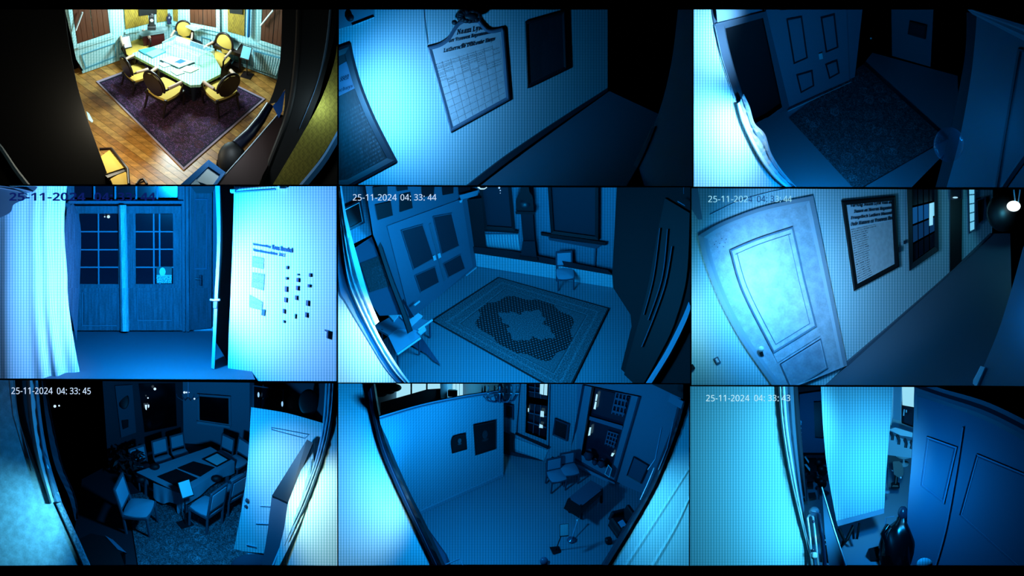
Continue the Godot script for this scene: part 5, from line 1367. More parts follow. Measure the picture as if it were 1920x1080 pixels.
func tile_7():
	var R = Room.new(38.0, 1058.0, 1.8)
	var F = R.floor_pl
	var wallm = mt(226, 238, 244, 0.85, "weave", 0.0, 0.052); var dark = mt(9, 12, 17, 0.6); var wood = mt(70, 86, 100, 0.6); var cloth = mt(150, 172, 190, 0.85); var pale = mt(228, 238, 244, 0.7)
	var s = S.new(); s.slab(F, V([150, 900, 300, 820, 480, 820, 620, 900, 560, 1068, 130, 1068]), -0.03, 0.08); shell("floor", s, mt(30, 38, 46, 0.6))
	s = S.new(); s.patch(F.p(236, 930, 0.02), F.p(440, 890, 0.02), F.p(470, 1075, 0.02), F.p(262, 1075, 0.02), 8); s.slab(F, V([236, 930, 440, 890, 470, 1075, 262, 1075]), 0.015, 0.03)
	solo("carpet", s, mt(170, 186, 200, 0.95, "carpet_scroll"), "scroll patterned carpet under the cloth-covered table in the dark conference room", "carpet")
	# far walls
	var PB = R.wall(330, 832, 480, 842)
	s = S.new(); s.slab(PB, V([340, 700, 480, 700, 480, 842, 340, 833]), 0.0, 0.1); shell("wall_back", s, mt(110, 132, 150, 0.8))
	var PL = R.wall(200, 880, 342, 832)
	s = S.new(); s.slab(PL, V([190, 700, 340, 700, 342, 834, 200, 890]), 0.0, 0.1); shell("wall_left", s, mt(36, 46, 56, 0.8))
	var o = V([371, 744, 426, 748, 426, 797, 371, 789])
	s = S.new(); s.ring(PB, inset(o, -4), o, 0.06, 0.06, 0.02); var w = shell("window_1", s, mt(120, 144, 162, 0.7), "black window pane in the far wall behind the cloth-covered table")
	s = S.new(); s.slab(PB, o, 0.01, 0.02); part("pane", s, mt(3, 5, 8, 0.2), w)
	s = S.new(); s.slab(PB, V([366, 791, 428, 800, 428, 804, 366, 796]), 0.1, 0.1); part("window_sill", s, mt(140, 164, 182, 0.7), w)
	s = S.new(); s.slab(PL, V([258, 720, 326, 720, 328, 800, 268, 812]), 0.02, 0.03); w = shell("window_2", s, mt(3, 5, 8, 0.15), "black window in the far left wall of the dark conference room")
	o = V([214, 724, 246, 722, 252, 812, 224, 822]); s = S.new(); s.slab(PL, o, 0.04, 0.04); shell("wall_panel", s, mt(60, 76, 90, 0.8))
	s = S.new(); s.smooth = true; s.ball(PL.p(230, 752, 0.06), Vector3(0.10, 0.16, 0.03), 10); solo("wall_ornament", s, dark, "dark oval ornament on the pale panel in the far left corner", "ornament")
	s = S.new(); s.slab(PL, V([226, 790, 238, 788, 238, 802, 228, 806]), 0.08, 0.05); solo("framed_picture", s, dark, "tiny dark picture under the oval ornament in the far left corner", "picture")
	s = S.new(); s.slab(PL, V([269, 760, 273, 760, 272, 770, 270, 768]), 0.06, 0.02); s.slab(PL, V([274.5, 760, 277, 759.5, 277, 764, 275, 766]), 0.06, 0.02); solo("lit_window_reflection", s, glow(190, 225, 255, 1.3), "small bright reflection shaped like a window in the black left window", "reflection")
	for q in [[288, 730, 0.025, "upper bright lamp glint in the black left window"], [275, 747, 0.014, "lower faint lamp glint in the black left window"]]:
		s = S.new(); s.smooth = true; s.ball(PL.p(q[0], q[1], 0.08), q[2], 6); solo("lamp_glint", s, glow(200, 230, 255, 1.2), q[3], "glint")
	var LP = Pl.new([0, 0, 2.4], [1, 0, 2.4], [0, 1, 2.4])
	for q in [[102, 762, 0.026, "larger bright lamp glint beside the gilt frame on the far left"], [110, 761, 0.016, "smaller lamp glint beside the gilt frame on the far left"]]:
		s = S.new(); s.smooth = true; s.ball(LP.p(q[0], q[1]), q[2], 6); solo("lamp_glint", s, glow(200, 230, 255, 1.2), q[3], "glint")
	# chandelier
	var t = thing("chandelier", "dim chandelier with bright candle glints over the far end of the table", "chandelier", "", LP.p(352, 750))
	s = S.new(); s.tube([LP.p(352, 705), LP.p(352, 745)], 0.012, 6); part("rod", s, mt(120, 150, 180, 0.4), t)
	for k in 6:
		var a = TAU * k / 6.0; var c = LP.p(352, 745)
		s = S.new(); s.tube([c, c + Vector3(cos(a) * 0.1, -0.06, sin(a) * 0.1), c + Vector3(cos(a) * 0.2, 0.0, sin(a) * 0.2), c + Vector3(cos(a) * 0.22, 0.06, sin(a) * 0.22)], 0.008, 5); part("arm", s, mt(40, 60, 80, 0.3), t)
	for q in [[345, 736, 0.022], [349, 736, 0.016], [364, 748, 0.018], [354, 736, 0.008]]:
		s = S.new(); s.smooth = true; s.ball(LP.p(q[0], q[1]), q[2], 6); part("candle_lamp", s, glow(190, 225, 255, 1.2), t)
	# upper right: barred window, oval mirror
	var PR = Pl.new([470, 0, 3.0], [620, 0, 1.6], [470, 100, 2.85])
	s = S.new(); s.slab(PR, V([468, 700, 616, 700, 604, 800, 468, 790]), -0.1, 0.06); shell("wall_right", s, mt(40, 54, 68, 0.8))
	o = V([474, 722, 533, 730, 531, 774, 474, 768]); s = S.new(); s.ring(PR, o, inset(o, 2), 0.03, 0.06); w = shell("window_3", s, mt(60, 80, 98, 0.6), "small paned window above the bright door leaf")
	for i in 4:
		for j in 2:
			s = S.new(); s.slab(PR, quadp([476, 724, 531, 732, 529, 772, 476, 766], i * 0.25 + 0.02, j * 0.5 + 0.03, i * 0.25 + 0.23, j * 0.5 + 0.47), 0.0, 0.02); part("pane", s, mt(6, 10, 16, 0.15), w)
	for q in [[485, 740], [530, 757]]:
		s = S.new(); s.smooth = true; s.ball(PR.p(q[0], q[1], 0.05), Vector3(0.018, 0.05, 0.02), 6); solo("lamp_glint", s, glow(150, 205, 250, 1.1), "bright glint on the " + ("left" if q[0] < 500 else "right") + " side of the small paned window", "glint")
	s = S.new(); s.smooth = true; s.ball(PR.p(580, 754, 0.06), Vector3(0.19, 0.25, 0.04), 14); solo("oval_mirror", s, dark, "dark oval mirror hanging above the bright door leaf", "mirror")
	# table with a white cloth
	var H = R.level(0.52)
	t = thing("cloth_table", "long table under a pale cloth in the dark conference room", "table", "", F.p(350, 960))
	s = S.new(); s.slab(H, V([256, 886, 392, 840, 436, 866, 342, 926]), -0.01, 0.05, -R.up); part("table_top", s, wood, t)
	for q in [[272, 888], [346, 918], [390, 850], [424, 866]]:
		s = S.new(); var a = H.p(q[0], q[1]) - R.up * 0.05; s.tube([a, a - R.up * 0.46], 0.045, 8); part("leg", s, wood, t)
	t = thing("tablecloth", "pale cloth draped over the long table, hanging down at its near corner", "tablecloth", "", H.p(340, 960))
	s = S.new(); s.slab(H, V([254, 886, 392, 839, 438, 866, 342, 928]), 0.01, 0.012, -R.up); part("top_sheet", s, cloth, t)
	for e in [[[342, 928], [438, 866], 0.30], [[286, 906], [342, 928], 0.42], [[330, 924], [346, 925], 0.52]]:
		var g = []
		for i in 7:
			var row = []
			for j in 25:
				var u = j / 24.0; var a = H.p(lerpf(e[0][0], e[1][0], u), lerpf(e[0][1], e[1][1], u), 0.012)
				row.append(a - R.up * (e[2] * (0.85 + 0.15 * sin(u * 7.0)) * i / 6.0) + Vector3(0.0, -0.006, 0.018) * sin(u * 22.0) * (i / 6.0))
			g.append(row)
		s = S.new(); s.smooth = true; s.sheet(g, 0.012); part("side_drop", s, cloth, t)
	var H2 = R.level(0.535)
	for q in [[[293, 894, 329, 880, 369, 897, 335, 914], "dark mat lying on the pale tablecloth, the nearer of the two"], [[331, 878, 361, 866, 401, 877, 374, 894], "dark mat lying on the pale tablecloth, the farther of the two"]]:
		s = S.new(); s.slab(H2, V(q[0]), 0.01, 0.012, -R.up); solo("table_mat", s, mt(6, 10, 16, 0.7), q[1], "mat")
	t = thing("framed_sheet", "pale sheet in a dark frame lying on the far end of the tablecloth", "frame", "", H2.p(404, 862))
	o = V([376, 862, 405, 848, 431, 863, 405, 877]); s = S.new(); s.ring(H2, o, inset(o, 3), 0.05, 0.05, 0.01); part("frame", s, dark, t)
	s = S.new(); s.slab(H2, inset(o, 3), 0.03, 0.02, -R.up); part("sheet", s, pale, t)
	for q in [[288, 876, "dark bag on the far edge of the tablecloth beside the left back chair"], [404, 898, "dark object on the near edge of the tablecloth beside the right chair"], [262, 900, "dark object on the tablecloth near its left end"]]:
		s = S.new(); s.smooth = true; s.ball(H2.p(q[0], q[1], 0.06), Vector3(0.10, 0.07, 0.07), 8); solo("small_bag", s, dark, q[2], "bag")
	# chairs
	var A = straight_chair("pale upholstered chair at the far side of the table, left one", wood, cloth)
	A.transform = R.xf(268, 908, 0.72, 20, 6)
	dup(A, R.xf(306, 888, 0.66, 20, 4), "pale upholstered chair at the far side of the table, middle one")
	dup(A, R.xf(337, 874, 0.60, 20, 3), "pale upholstered chair at the far side of the table, right one")
	dup(A, R.xf(413, 878, 0.62, -35, -2), "pale chair at the far end of the table, left of the two by the door")
	dup(A, R.xf(440, 890, 0.68, -40, -4), "pale chair at the far end of the table, nearest to the bright door leaf")
	dup(A, R.xf(266, 990, 1.08, 66, 10), "large pale chair at the near left end of the table, seat towards the stand")
	dup(A, R.xf(384, 984, 1.0, 232, -3), "pale chair seen from behind at the near table side, nearest to the stand")
	dup(A, R.xf(426, 954, 0.86, 228, -4), "pale chair seen from behind at the near table side, second from the stand")
	dup(A, R.xf(450, 928, 0.74, 226, -5), "pale chair seen from behind at the near table side, closest to the door leaf")
	music_stand("music_stand", "slim stand holding a bright sheet in front of the cloth-covered table", R, 346, 984, 0.80, 28, 1.06, pale, dark, 0)
	music_stand("music_stand", "small dim stand with a sheet at the far wall behind the table", R, 421, 852, 0.46, -20, 0.8, mt(120, 146, 166), dark, 0)
	# potted plant as a dark mass
	t = thing("dark_plant", "dark bushy plant standing left of the far chairs", "plant", "", F.p(244, 900))
	s = S.new(); s.lathe(R.xf(240, 900, 0.8), [[0, 0], [0.12, 0], [0.16, 0.22], [0.14, 0.24], [0, 0.24]], 12); part("pot", s, dark, t)
	s = S.new(); var r7 = RandomNumberGenerator.new(); r7.seed = 17; var X = R.xf(240, 900, 0.8)
	for k in 140:
		var c = Vector3(r7.randf_range(-0.32, 0.32), r7.randf_range(0.3, 0.85), r7.randf_range(-0.25, 0.25)); var d = Vector3(r7.randf_range(-1, 1), r7.randf_range(-0.4, 1), r7.randf_range(-1, 1)).normalized() * 0.12
		var e = d.cross(Vector3(r7.randf(), r7.randf(), r7.randf())).normalized() * 0.04
		s.quad(X * (c - d), X * (c + e), X * (c + d), X * (c - e))
	var lv = part("foliage", s, mt(12, 18, 24, 0.6), t); lv.set_meta("kind", "stuff")
	# bright door leaf with handle
	var D = Pl.new([450, 1030, 2.1], [472, 763, 1.1], [604, 860, 0.8])
	t = thing("door_leaf", "tall bright open door leaf at the right of the conference room", "door", "", D.p(450, 1030))
	s = S.new(); s.slab(D, cv([472, 763, 540, 774, 612, 794]) + V([600, 860, 560, 960, 520, 1040]) + cv([438, 1032, 452, 960, 464, 880, 472, 763]), 0.0, 0.06); part("leaf", s, wallm, t)
	var pn = V([509, 801, 580, 814, 572, 822, 510, 806]); s = S.new(); s.ring(D, pn, inset(pn, 0.8), 0.02, 0.02); part("panel_moulding", s, mt(110, 170, 196, 0.7), t)
	for q in [[488, 947, 510, 948], [480, 980, 505, 981], [462, 1020, 480, 1024]]:
		s = S.new(); s.moulding(V([q[0], q[1], q[2], q[3]]), V([q[0], q[1] + 3, q[2], q[3] + 3]), D, [[0, 0.0], [0.5, 0.05], [1, 0.0]]); part("panel_moulding", s, mt(150, 190, 210, 0.6), t)
	s = S.new(); s.smooth = true; s.ball(D.p(463, 938, 0.06), Vector3(0.03, 0.045, 0.04), 8); s.ball(D.p(461, 949, 0.05), 0.03, 8); part("handle", s, mt(40, 60, 78, 0.3), t)
	# desk with sloping top in front of the door
	var K = Pl.new([500, 1000, 1.35], [590, 1000, 1.0], [500, 900, 1.35])
	t = thing("sloping_desk", "tall desk with a dark slanting lid in front of the bright door leaf", "desk", "", K.p(515, 1056))
	s = S.new(); s.prism([K.p(511, 928, 0.1), K.p(577, 823, 0.42), K.p(588, 829, 0.42), K.p(541, 941, 0.15)], [K.p(511, 932, 0.02), K.p(577, 827, 0.34), K.p(588, 833, 0.34), K.p(541, 945, 0.07)]); part("slanting_lid", s, mt(14, 19, 25, 0.5), t)
	s = S.new(); s.slab(K, V([510, 932, 540, 942, 536, 980, 516, 1070, 490, 1070, 502, 1000]), 0.05, 0.3); part("front", s, mt(40, 60, 78, 0.6), t)
	s = S.new(); s.slab(K, cv([541, 942, 566, 880, 588, 834]) + cv([590, 880, 572, 960, 520, 1070]) + V([514, 1070, 534, 990]), 0.30, 0.25); part("side", s, wallm, t)
	s = S.new(); s.slab(K, V([566, 934, 574, 900, 586, 860, 582, 900, 562, 972, 544, 1010, 552, 972]), 0.32, 0.03); part("side_stain", s, mt(120, 176, 200, 0.8), t)
	# bright near wall on the right
	var Q = Pl.new([640, 0, 0.4], [520, 0, 1.1], [640, 100, 0.4])
	s = S.new(); s.slab(Q, V([644, 700]) + cv([630, 700, 624, 780, 606, 850, 576, 930, 546, 1000, 516, 1070]) + V([644, 1070]), 0.0, 0.06); shell("wall_near_right", s, wallm)
	var a1 = cv([612, 700, 606, 790, 592, 860, 566, 930, 540, 990, 506, 1070], 9); var a2 = cv([632, 700, 626, 780, 610, 850, 582, 930, 554, 996, 524, 1070], 9)
	s = S.new(); s.moulding(a1, a2, Q, [[0, 0.0], [0.15, 0.06], [0.3, 0.02], [0.45, 0.1], [0.6, 0.04], [0.75, 0.09], [1, 0.02]], 0.05, 0.012, rng); shell("door_frame", s, mt(150, 186, 206, 0.5), "moulded pale frame edge beside the bright right wall of the conference room")
	s = S.new(); s.slab(F, V([400, 1072, 440, 1010, 470, 1012, 500, 1000, 490, 1072]), 0.01, 0.02); shell("threshold", s, mt(170, 200, 216, 0.8, "weave", 0.0, 0.052))
	s = S.new(); s.smooth = true; s.ball(F.p(474, 1062, 0.1), Vector3(0.42, 0.24, 0.2), 10); solo("dark_cushion", s, mt(40, 62, 80, 0.9), "dark rounded cushion at the bottom edge before the slanting desk", "cushion")
	# near left wall, gilt frame, curtain edge
	var B = Pl.new([4, 0, 0.5], [170, 0, 1.2], [4, 100, 0.5])
	s = S.new(); s.slab(B, V([-8, 700]) + cv([30, 700, 38, 780, 62, 850, 96, 930, 130, 1000, 158, 1070]) + V([-8, 1070]), 0.0, 0.06); shell("wall_near_left", s, mt(206, 222, 232, 0.85, "plaster", 0.0, 1.2))
	s = S.new(); s.moulding(cv([28, 700, 36, 780, 60, 850, 94, 930, 128, 1000, 156, 1070]), cv([50, 700, 58, 780, 80, 850, 108, 930, 138, 1000, 164, 1070]), B, [[0, 0], [0.2, -0.05], [0.6, -0.2], [1, -0.4]]); shell("wall_edge", s, mt(30, 40, 50, 0.8))
	s = S.new(); s.tube([B.p(28, 705, 0.05), B.p(36, 780, 0.05), B.p(66, 884, 0.05)], 0.006, 5); solo("picture_wire", s, mt(150, 180, 200), "thin wire hanging along the left wall beside the gilt frame", "wire")
	t = thing("gilt_picture", "bright carved frame hanging at the upper left of the conference room", "picture", "", B.p(100, 944))
	var g1 = cv([51, 700, 56, 780, 70, 860, 96, 944], 10); var g2 = cv([66, 700, 72, 780, 84, 860, 104, 940], 10); var g3 = cv([73, 700, 80, 780, 94, 860, 118, 940], 10)
	s = S.new(); s.moulding(g1, g2, B, [[0, 0.0], [0.2, 0.08], [0.5, 0.16], [0.8, 0.1], [1, 0.03]], 0.05, 0.004, rng); part("inner_rail", s, mt(220, 232, 240, 0.3), t)
	s = S.new(); s.moulding(g2, g3, B, [[0, 0.03], [0.4, 0.1], [0.7, 0.05], [1, 0.02]], 0.05, 0.04, rng); part("carved_rail", s, mt(120, 150, 172, 0.3), t)
	s = S.new(); s.moulding(cv([78, 700, 88, 790, 104, 870, 130, 930, 142, 976], 8), cv([84, 700, 100, 790, 118, 870, 142, 930, 148, 972], 8), Pl.new([70, 0, 1.2], [150, 0, 1.6], [70, 100, 1.2]), [[0, 0.0], [0.8, 0.03], [1, 0.06]], 0.05, 0.01, rng); solo("canvas_edge", s, mt(52, 70, 88, 0.6), "dark blue edge of a second large picture behind the gilt frame, bottom left", "picture")
	s = S.new(); s.moulding(cv([106, 944, 124, 984, 144, 1030, 160, 1070]), cv([118, 940, 134, 976, 156, 1024, 176, 1070]), B, [[0, 0.0], [0.2, 0.08], [0.8, 0.08], [1, 0.0]]); shell("trim_10", s, mt(150, 178, 198, 0.6, "mottle", 0.0, 0.6), "pale ledge strip below the gilt frame in the lower left corner")
	# dark furniture bottom left
	t = thing("dark_cabinet", "black cabinet with a dim top at the lower left of the conference room", "cabinet", "", F.p(200, 1060, 0.2))
	s = S.new(); s.slab(R.level(0.3), V([170, 1000, 198, 1006, 236, 1034, 226, 1036, 240, 1072, 160, 1072, 150, 1010]), 0.0, 0.3, -R.up); part("body", s, dark, t)
	s = S.new(); s.slab(R.level(0.31), V([197, 1004, 212, 1012, 238, 1036, 222, 1030]), 0.0, 0.03, -R.up); part("top", s, mt(90, 120, 144, 0.6), t)


# ---------------------------------------------------------------- bottom middle: portrait gallery

func tile_8():
	var R = Room.new(43.0, 1058.0, 1.9)
	var F = R.floor_pl
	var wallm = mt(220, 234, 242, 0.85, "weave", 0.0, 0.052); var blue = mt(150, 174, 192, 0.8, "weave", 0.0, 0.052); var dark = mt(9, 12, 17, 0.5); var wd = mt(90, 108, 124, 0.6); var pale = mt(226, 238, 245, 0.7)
	var s = S.new(); s.slab(F, V([760, 968, 944, 892, 944, 850, 1075, 870, 1230, 930, 1290, 1070, 780, 1070]), -0.02, 0.08); shell("floor", s, mt(136, 154, 170, 0.5, "weave", 0.0, 0.052))
	# partition wall with portraits
	var PL = R.wall(769, 971, 944, 893)
	s = S.new(); s.slab(PL, V([712, 784]) + cv([712, 784, 790, 762, 870, 746, 944, 735]).slice(1) + V([944, 893, 769, 971, 744, 900, 722, 830]), 0.0, 0.16); shell("wall_partition", s, mt(160, 184, 202, 0.85, "weave", 0.0, 0.052), "pale blue partition wall with two dark portraits")
	s = S.new(); s.moulding(cv([712, 778, 790, 756, 870, 740, 944, 730]), cv([713, 787, 790, 764, 870, 748, 944, 737]), PL, [[0, 0.0], [0.2, 0.1], [0.5, 0.06], [0.8, 0.1], [1, 0.0]]); shell("trim_11", s, mt(120, 146, 166, 0.6))
	s = S.new(); s.moulding(V([768, 966, 944, 888]), V([771, 973, 944, 895]), PL, [[0, 0.0], [0.3, 0.04], [1, 0.04]]); shell("baseboard_partition", s, mt(130, 150, 168, 0.7))
	var t = thing("portrait", "small arched dark portrait with a pale face on the partition wall", "portrait", "", PL.p(862, 850))
	var o = cv([848, 851, 846, 832, 848, 822, 856, 817, 866, 815, 873, 818, 875, 828, 876, 843], 3); s = S.new(); s.ring(PL, o, inset(o, 1.5), 0.09, 0.09, 0.02); part("frame", s, dark, t)
	s = S.new(); s.patch(PL.p(849, 818, 0.06), PL.p(874, 812, 0.06), PL.p(874, 843, 0.06), PL.p(850, 849, 0.06), 2); s.slab(PL, inset(o, 1.2), 0.055, 0.03); part("canvas", s, mt(190, 210, 224, 0.5, "portrait"), t)
	t = thing("portrait", "large rectangular dark portrait with a dim face on the partition wall", "portrait", "", PL.p(909, 850))
	o = V([887, 798, 930, 789, 930, 843, 891, 855]); s = S.new(); s.ring(PL, o, inset(o, 2), 0.09, 0.09, 0.02); part("frame", s, dark, t)
	s = S.new(); s.patch(PL.p(889, 800, 0.06), PL.p(928, 791, 0.06), PL.p(928, 842, 0.06), PL.p(893, 853, 0.06), 2); s.slab(PL, inset(o, 1), 0.055, 0.03); part("canvas", s, mt(100, 116, 128, 0.5, "portrait"), t)
	# room behind the partition
	var Z = Pl.new([0, 0, 4.6], [1, 0, 4.6], [0, 1, 4.6])
	var n = 0
	for q in [[742, 705, 830, 705, 830, 745, 742, 768], [848, 712, 868, 712, 868, 745, 848, 748]]:
		n += 1
		s = S.new(); s.slab(Z, V(q), 0, 0.05); var w = shell("window_%d" % n, s, glow(165, 228, 248, 1.0), "bright window behind the partition wall, " + ("left" if n == 1 else "right") + " one")
		for k in 3:
			s = S.new(); s.slab(Z, quadp(q, k / 3.0 + 0.3, 0, k / 3.0 + 0.335, 1), 0.06, 0.05); part("glazing_bar", s, mt(60, 84, 104), w)
	s = S.new(); s.slab(Z, V([700, 700, 950, 700, 950, 740, 700, 800]), -0.1, 0.05); shell("wall_back", s, mt(150, 176, 196, 0.8))
	t = thing("dark_board", "dark board standing behind the top of the partition wall", "board", "", Z.p(770, 780, 0.3))
	s = S.new(); s.slab(Z, V([712, 756, 800, 731, 832, 729, 832, 760, 712, 796]), 0.3, 0.1); part("panel", s, mt(24, 36, 48, 0.6), t)
	s = S.new(); s.slab(Z, V([824, 712, 838, 712, 838, 752, 826, 756]), 0.36, 0.1); part("post", s, mt(70, 96, 118, 0.6), t)
	s = S.new(); s.smooth = true
	for q in [[706, 728, 0.16], [722, 724, 0.2], [738, 728, 0.14], [712, 738, 0.14], [728, 734, 0.12]]: s.ball(Z.p(q[0], q[1], 0.5), Vector3(q[2], q[2] * 0.55, 0.1), 8)
	solo("dark_drapery", s, mt(20, 30, 40, 0.7), "dark bunched drapery at the top left above the partition wall", "drapery")
	s = S.new(); s.box(Transform3D(Basis.IDENTITY, Z.p(848, 738, 0.4)), Vector3(0.18, 0.14, 0.2), 0.02); solo("dark_crate", s, mt(18, 28, 38, 0.6), "small dark crate above the partition wall beside the bright window", "crate")
	# chandelier
	var L = Pl.new([0, 0, 1.9], [1, 0, 1.9], [0, 1, 1.9])
	t = thing("chandelier", "branched chandelier with curved arms at the top edge before the partition", "chandelier", "", L.p(938, 757))
	s = S.new(); s.lathe(Transform3D(Basis.IDENTITY, L.p(938, 748)), [[0.0, -0.08], [0.05, -0.05], [0.09, 0.0], [0.05, 0.06], [0.03, 0.14], [0.06, 0.2], [0.02, 0.3], [0.02, 0.5]], 12); part("stem", s, mt(30, 46, 62, 0.25), t)
	for k in 9:
		var a = TAU * k / 9.0 + 0.2; var c = L.p(938, 744); var d = Vector3(cos(a), 0, sin(a) * 0.6)
		s = S.new(); s.tube([c, c + d * 0.12 + Vector3(0, -0.10, 0), c + d * 0.26 + Vector3(0, -0.07, 0), c + d * 0.34 + Vector3(0, 0.05, 0)], 0.013, 6); var arm = part("arm", s, mt(50, 72, 94, 0.25), t)
		s = S.new(); s.lathe(Transform3D(Basis.IDENTITY, c + d * 0.34 + Vector3(0, 0.05, 0)), [[0.0, 0.0], [0.04, 0.02], [0.02, 0.03], [0.016, 0.03], [0.016, 0.14], [0.0, 0.17]], 8); part("candle", s, mt(206, 226, 240, 0.4), arm)
	# far and right walls
	var PB = R.wall(944, 850, 1075, 872)
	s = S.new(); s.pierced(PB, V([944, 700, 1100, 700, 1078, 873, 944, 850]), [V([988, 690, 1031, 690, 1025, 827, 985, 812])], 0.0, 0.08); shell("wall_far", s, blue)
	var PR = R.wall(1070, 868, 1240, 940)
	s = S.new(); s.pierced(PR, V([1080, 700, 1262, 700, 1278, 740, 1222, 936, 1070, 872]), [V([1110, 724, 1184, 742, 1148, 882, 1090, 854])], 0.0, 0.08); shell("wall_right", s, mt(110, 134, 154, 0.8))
	s = S.new(); s.slab(PR, V([1180, 700, 1280, 700, 1280, 748]), 0.1, 0.1); shell("ceiling", s, dark)
	for q in [[[946, 757, 963, 761, 963, 789, 946, 783], "small dark framed picture beside the left gallery window, farthest from the camera", PB], [[1040, 785, 1067, 796, 1063, 829, 1036, 817], "dark framed picture between the two tall gallery windows", PB]]:
		t = thing("framed_picture", q[1], "picture", "", q[2].p(q[0][0], q[0][7])); o = V(q[0])
		s = S.new(); s.ring(q[2], o, inset(o, 3), 0.08, 0.08, 0.03); part("frame", s, mt(46, 64, 82, 0.5), t)
		s = S.new(); s.slab(q[2], inset(o, 3), 0.04, 0.03); part("canvas", s, dark, t)
	t = thing("framed_picture", "pale empty frame hanging on the shaded right wall of the gallery", "picture", "", PR.p(1196, 900)); o = V([1188, 856, 1217, 873, 1202, 908, 1175, 893])
	s = S.new(); s.ring(PR, o, inset(o, 2), 0.06, 0.06, 0.02); part("frame", s, mt(26, 36, 48, 0.5), t)
	s = S.new(); s.slab(PR, inset(o, 2), 0.03, 0.03); part("canvas", s, mt(70, 92, 112, 0.6), t)
	# left gallery window
	o = V([976, 700, 1032, 700, 1029, 840, 968, 812]); s = S.new(); s.ring(PB, o, V([990, 700, 1030, 700, 1024, 826, 986, 812]), 0.05, 0.3, 0.3); var w1 = shell("window_3", s, mt(44, 62, 80, 0.7), "tall recessed window with dark shutters left of the gallery")
	for q in [[992, 716, 1026, 720, 1026, 750, 991, 744], [992, 757, 1026, 762, 1023, 824, 988, 810]]:
		s = S.new(); s.slab(PB, V(q), -0.22, 0.03); part("pane", s, mt(12, 22, 34, 0.2), w1)
		for k in 2:
			s = S.new(); s.slab(PB, quadp(q, 0.33 * (k + 1) - 0.02, 0, 0.33 * (k + 1) + 0.02, 1), -0.17, 0.04); part("glazing_bar", s, mt(70, 94, 116, 0.6), w1)
		for k in 2:
			s = S.new(); s.slab(PB, quadp(q, 0, 0.33 * (k + 1) - 0.02, 1, 0.33 * (k + 1) + 0.02), -0.17, 0.04); part("glazing_bar", s, mt(70, 94, 116, 0.6), w1)
	for q in [[1013, 714, 1020, 715, 1019, 741, 1012, 739], [1021, 715, 1027, 716, 1026, 742, 1020, 741], [1014, 771, 1020, 772, 1020, 783, 1013, 782], [1012, 796, 1018, 798, 1018, 804, 1011, 803], [990, 766, 992, 766, 992, 773, 990, 773]]:
		s = S.new(); s.slab(PB, V(q), -0.16, 0.03); part("pane", s, glow(165, 225, 248), w1)
	s = S.new(); s.moulding(V([966, 812, 1030, 838]), V([966, 816, 1028, 844]), PB, [[0, 0.0], [0.4, 0.14], [1, 0.1]]); part("window_sill", s, dark, w1)
	# right gallery window
	o = V([1092, 722, 1200, 744, 1154, 907, 1068, 858]); s = S.new(); s.ring(PR, o, V([1114, 726, 1182, 742, 1146, 880, 1092, 852]), 0.06, 0.3, 0.28); var w2 = shell("window_4", s, mt(44, 62, 82, 0.7), "tall deep window with dark panes on the right side of the gallery")
	for q in [[1116, 728, 1180, 744, 1168, 798, 1108, 782], [1108, 788, 1166, 806, 1146, 876, 1094, 850]]:
		s = S.new(); s.slab(PR, V(q), -0.2, 0.03); part("pane", s, mt(22, 36, 52, 0.2), w2)
	s = S.new(); s.slab(PR, V([1106, 781, 1168, 799, 1167, 807, 1105, 788]), -0.12, 0.08); part("transom", s, mt(90, 116, 140, 0.6), w2)
	for q in [[1155, 733, 1178, 738, 1170, 782, 1146, 776], [1140, 808, 1160, 814, 1152, 842, 1134, 834]]:
		for k in 4:
			s = S.new(); s.slab(PR, quadp(q, k * 0.28, 0, k * 0.28 + 0.09, 1), -0.16, 0.03); part("glazing_bar", s, mt(80, 106, 130, 0.6), w2)
			s = S.new(); s.slab(PR, quadp(q, 0, k * 0.28, 1, k * 0.28 + 0.09), -0.15, 0.03); part("glazing_bar", s, mt(80, 106, 130, 0.6), w2)
	for q in [[1118, 739, 1121, 740, 1119, 752, 1116, 752], [1116, 753, 1119, 754, 1117, 768, 1113, 767], [1106, 802, 1109, 802, 1107, 817, 1103, 818], [1148, 850, 1153, 851, 1149, 857, 1146, 856]]:
		s = S.new(); s.slab(PR, V(q), -0.12, 0.03); part("pane", s, glow(170, 228, 250, 1.1), w2)
	s = S.new(); s.moulding(V([1066, 862, 1154, 905]), V([1066, 877, 1152, 914]), PR, [[0, 0.02], [0.2, 0.2], [0.6, 0.18], [1, 0.0]]); part("window_sill", s, mt(130, 154, 174, 0.7), w2)
	for q in [[1104, 858, 0.10, "dark round vase on the deep window sill of the gallery, left one"], [1128, 872, 0.08, "dark round vase on the deep window sill of the gallery, right one"], [1116, 868, 0.06, "small dark pot between the two vases on the gallery window sill"]]:
		s = S.new(); s.lathe(Transform3D(Basis(Vector3(1, 0, 0), 0.6), PR.p(q[0], q[1] + 4, 0.1)), [[0, 0], [q[2] * 0.6, 0], [q[2], q[2] * 0.9], [q[2] * 0.5, q[2] * 1.7], [q[2] * 0.6, q[2] * 1.9]], 12); solo("vase", s, mt(40, 58, 76, 0.4), q[3], "vase")
	t = thing("photo_frame", "small pale outlined frame leaning in the corner of the gallery window sill", "picture frame", "", PR.p(1140, 896)); o = V([1141, 872, 1148, 880, 1143, 897, 1134, 890])
	s = S.new(); s.ring(PR, o, inset(o, 1.3), 0.2, 0.05); part("frame", s, pale, t); s = S.new(); s.slab(PR, inset(o, 1), 0.17, 0.02); part("print", s, mt(80, 108, 132), t)
	s = S.new(); s.slab(R.wall(944, 852, 970, 856), V([944, 810, 963, 818, 963, 850, 944, 846]), 0.15, 0.2); solo("dark_box", s, dark, "dark box standing at the end of the partition wall", "box")
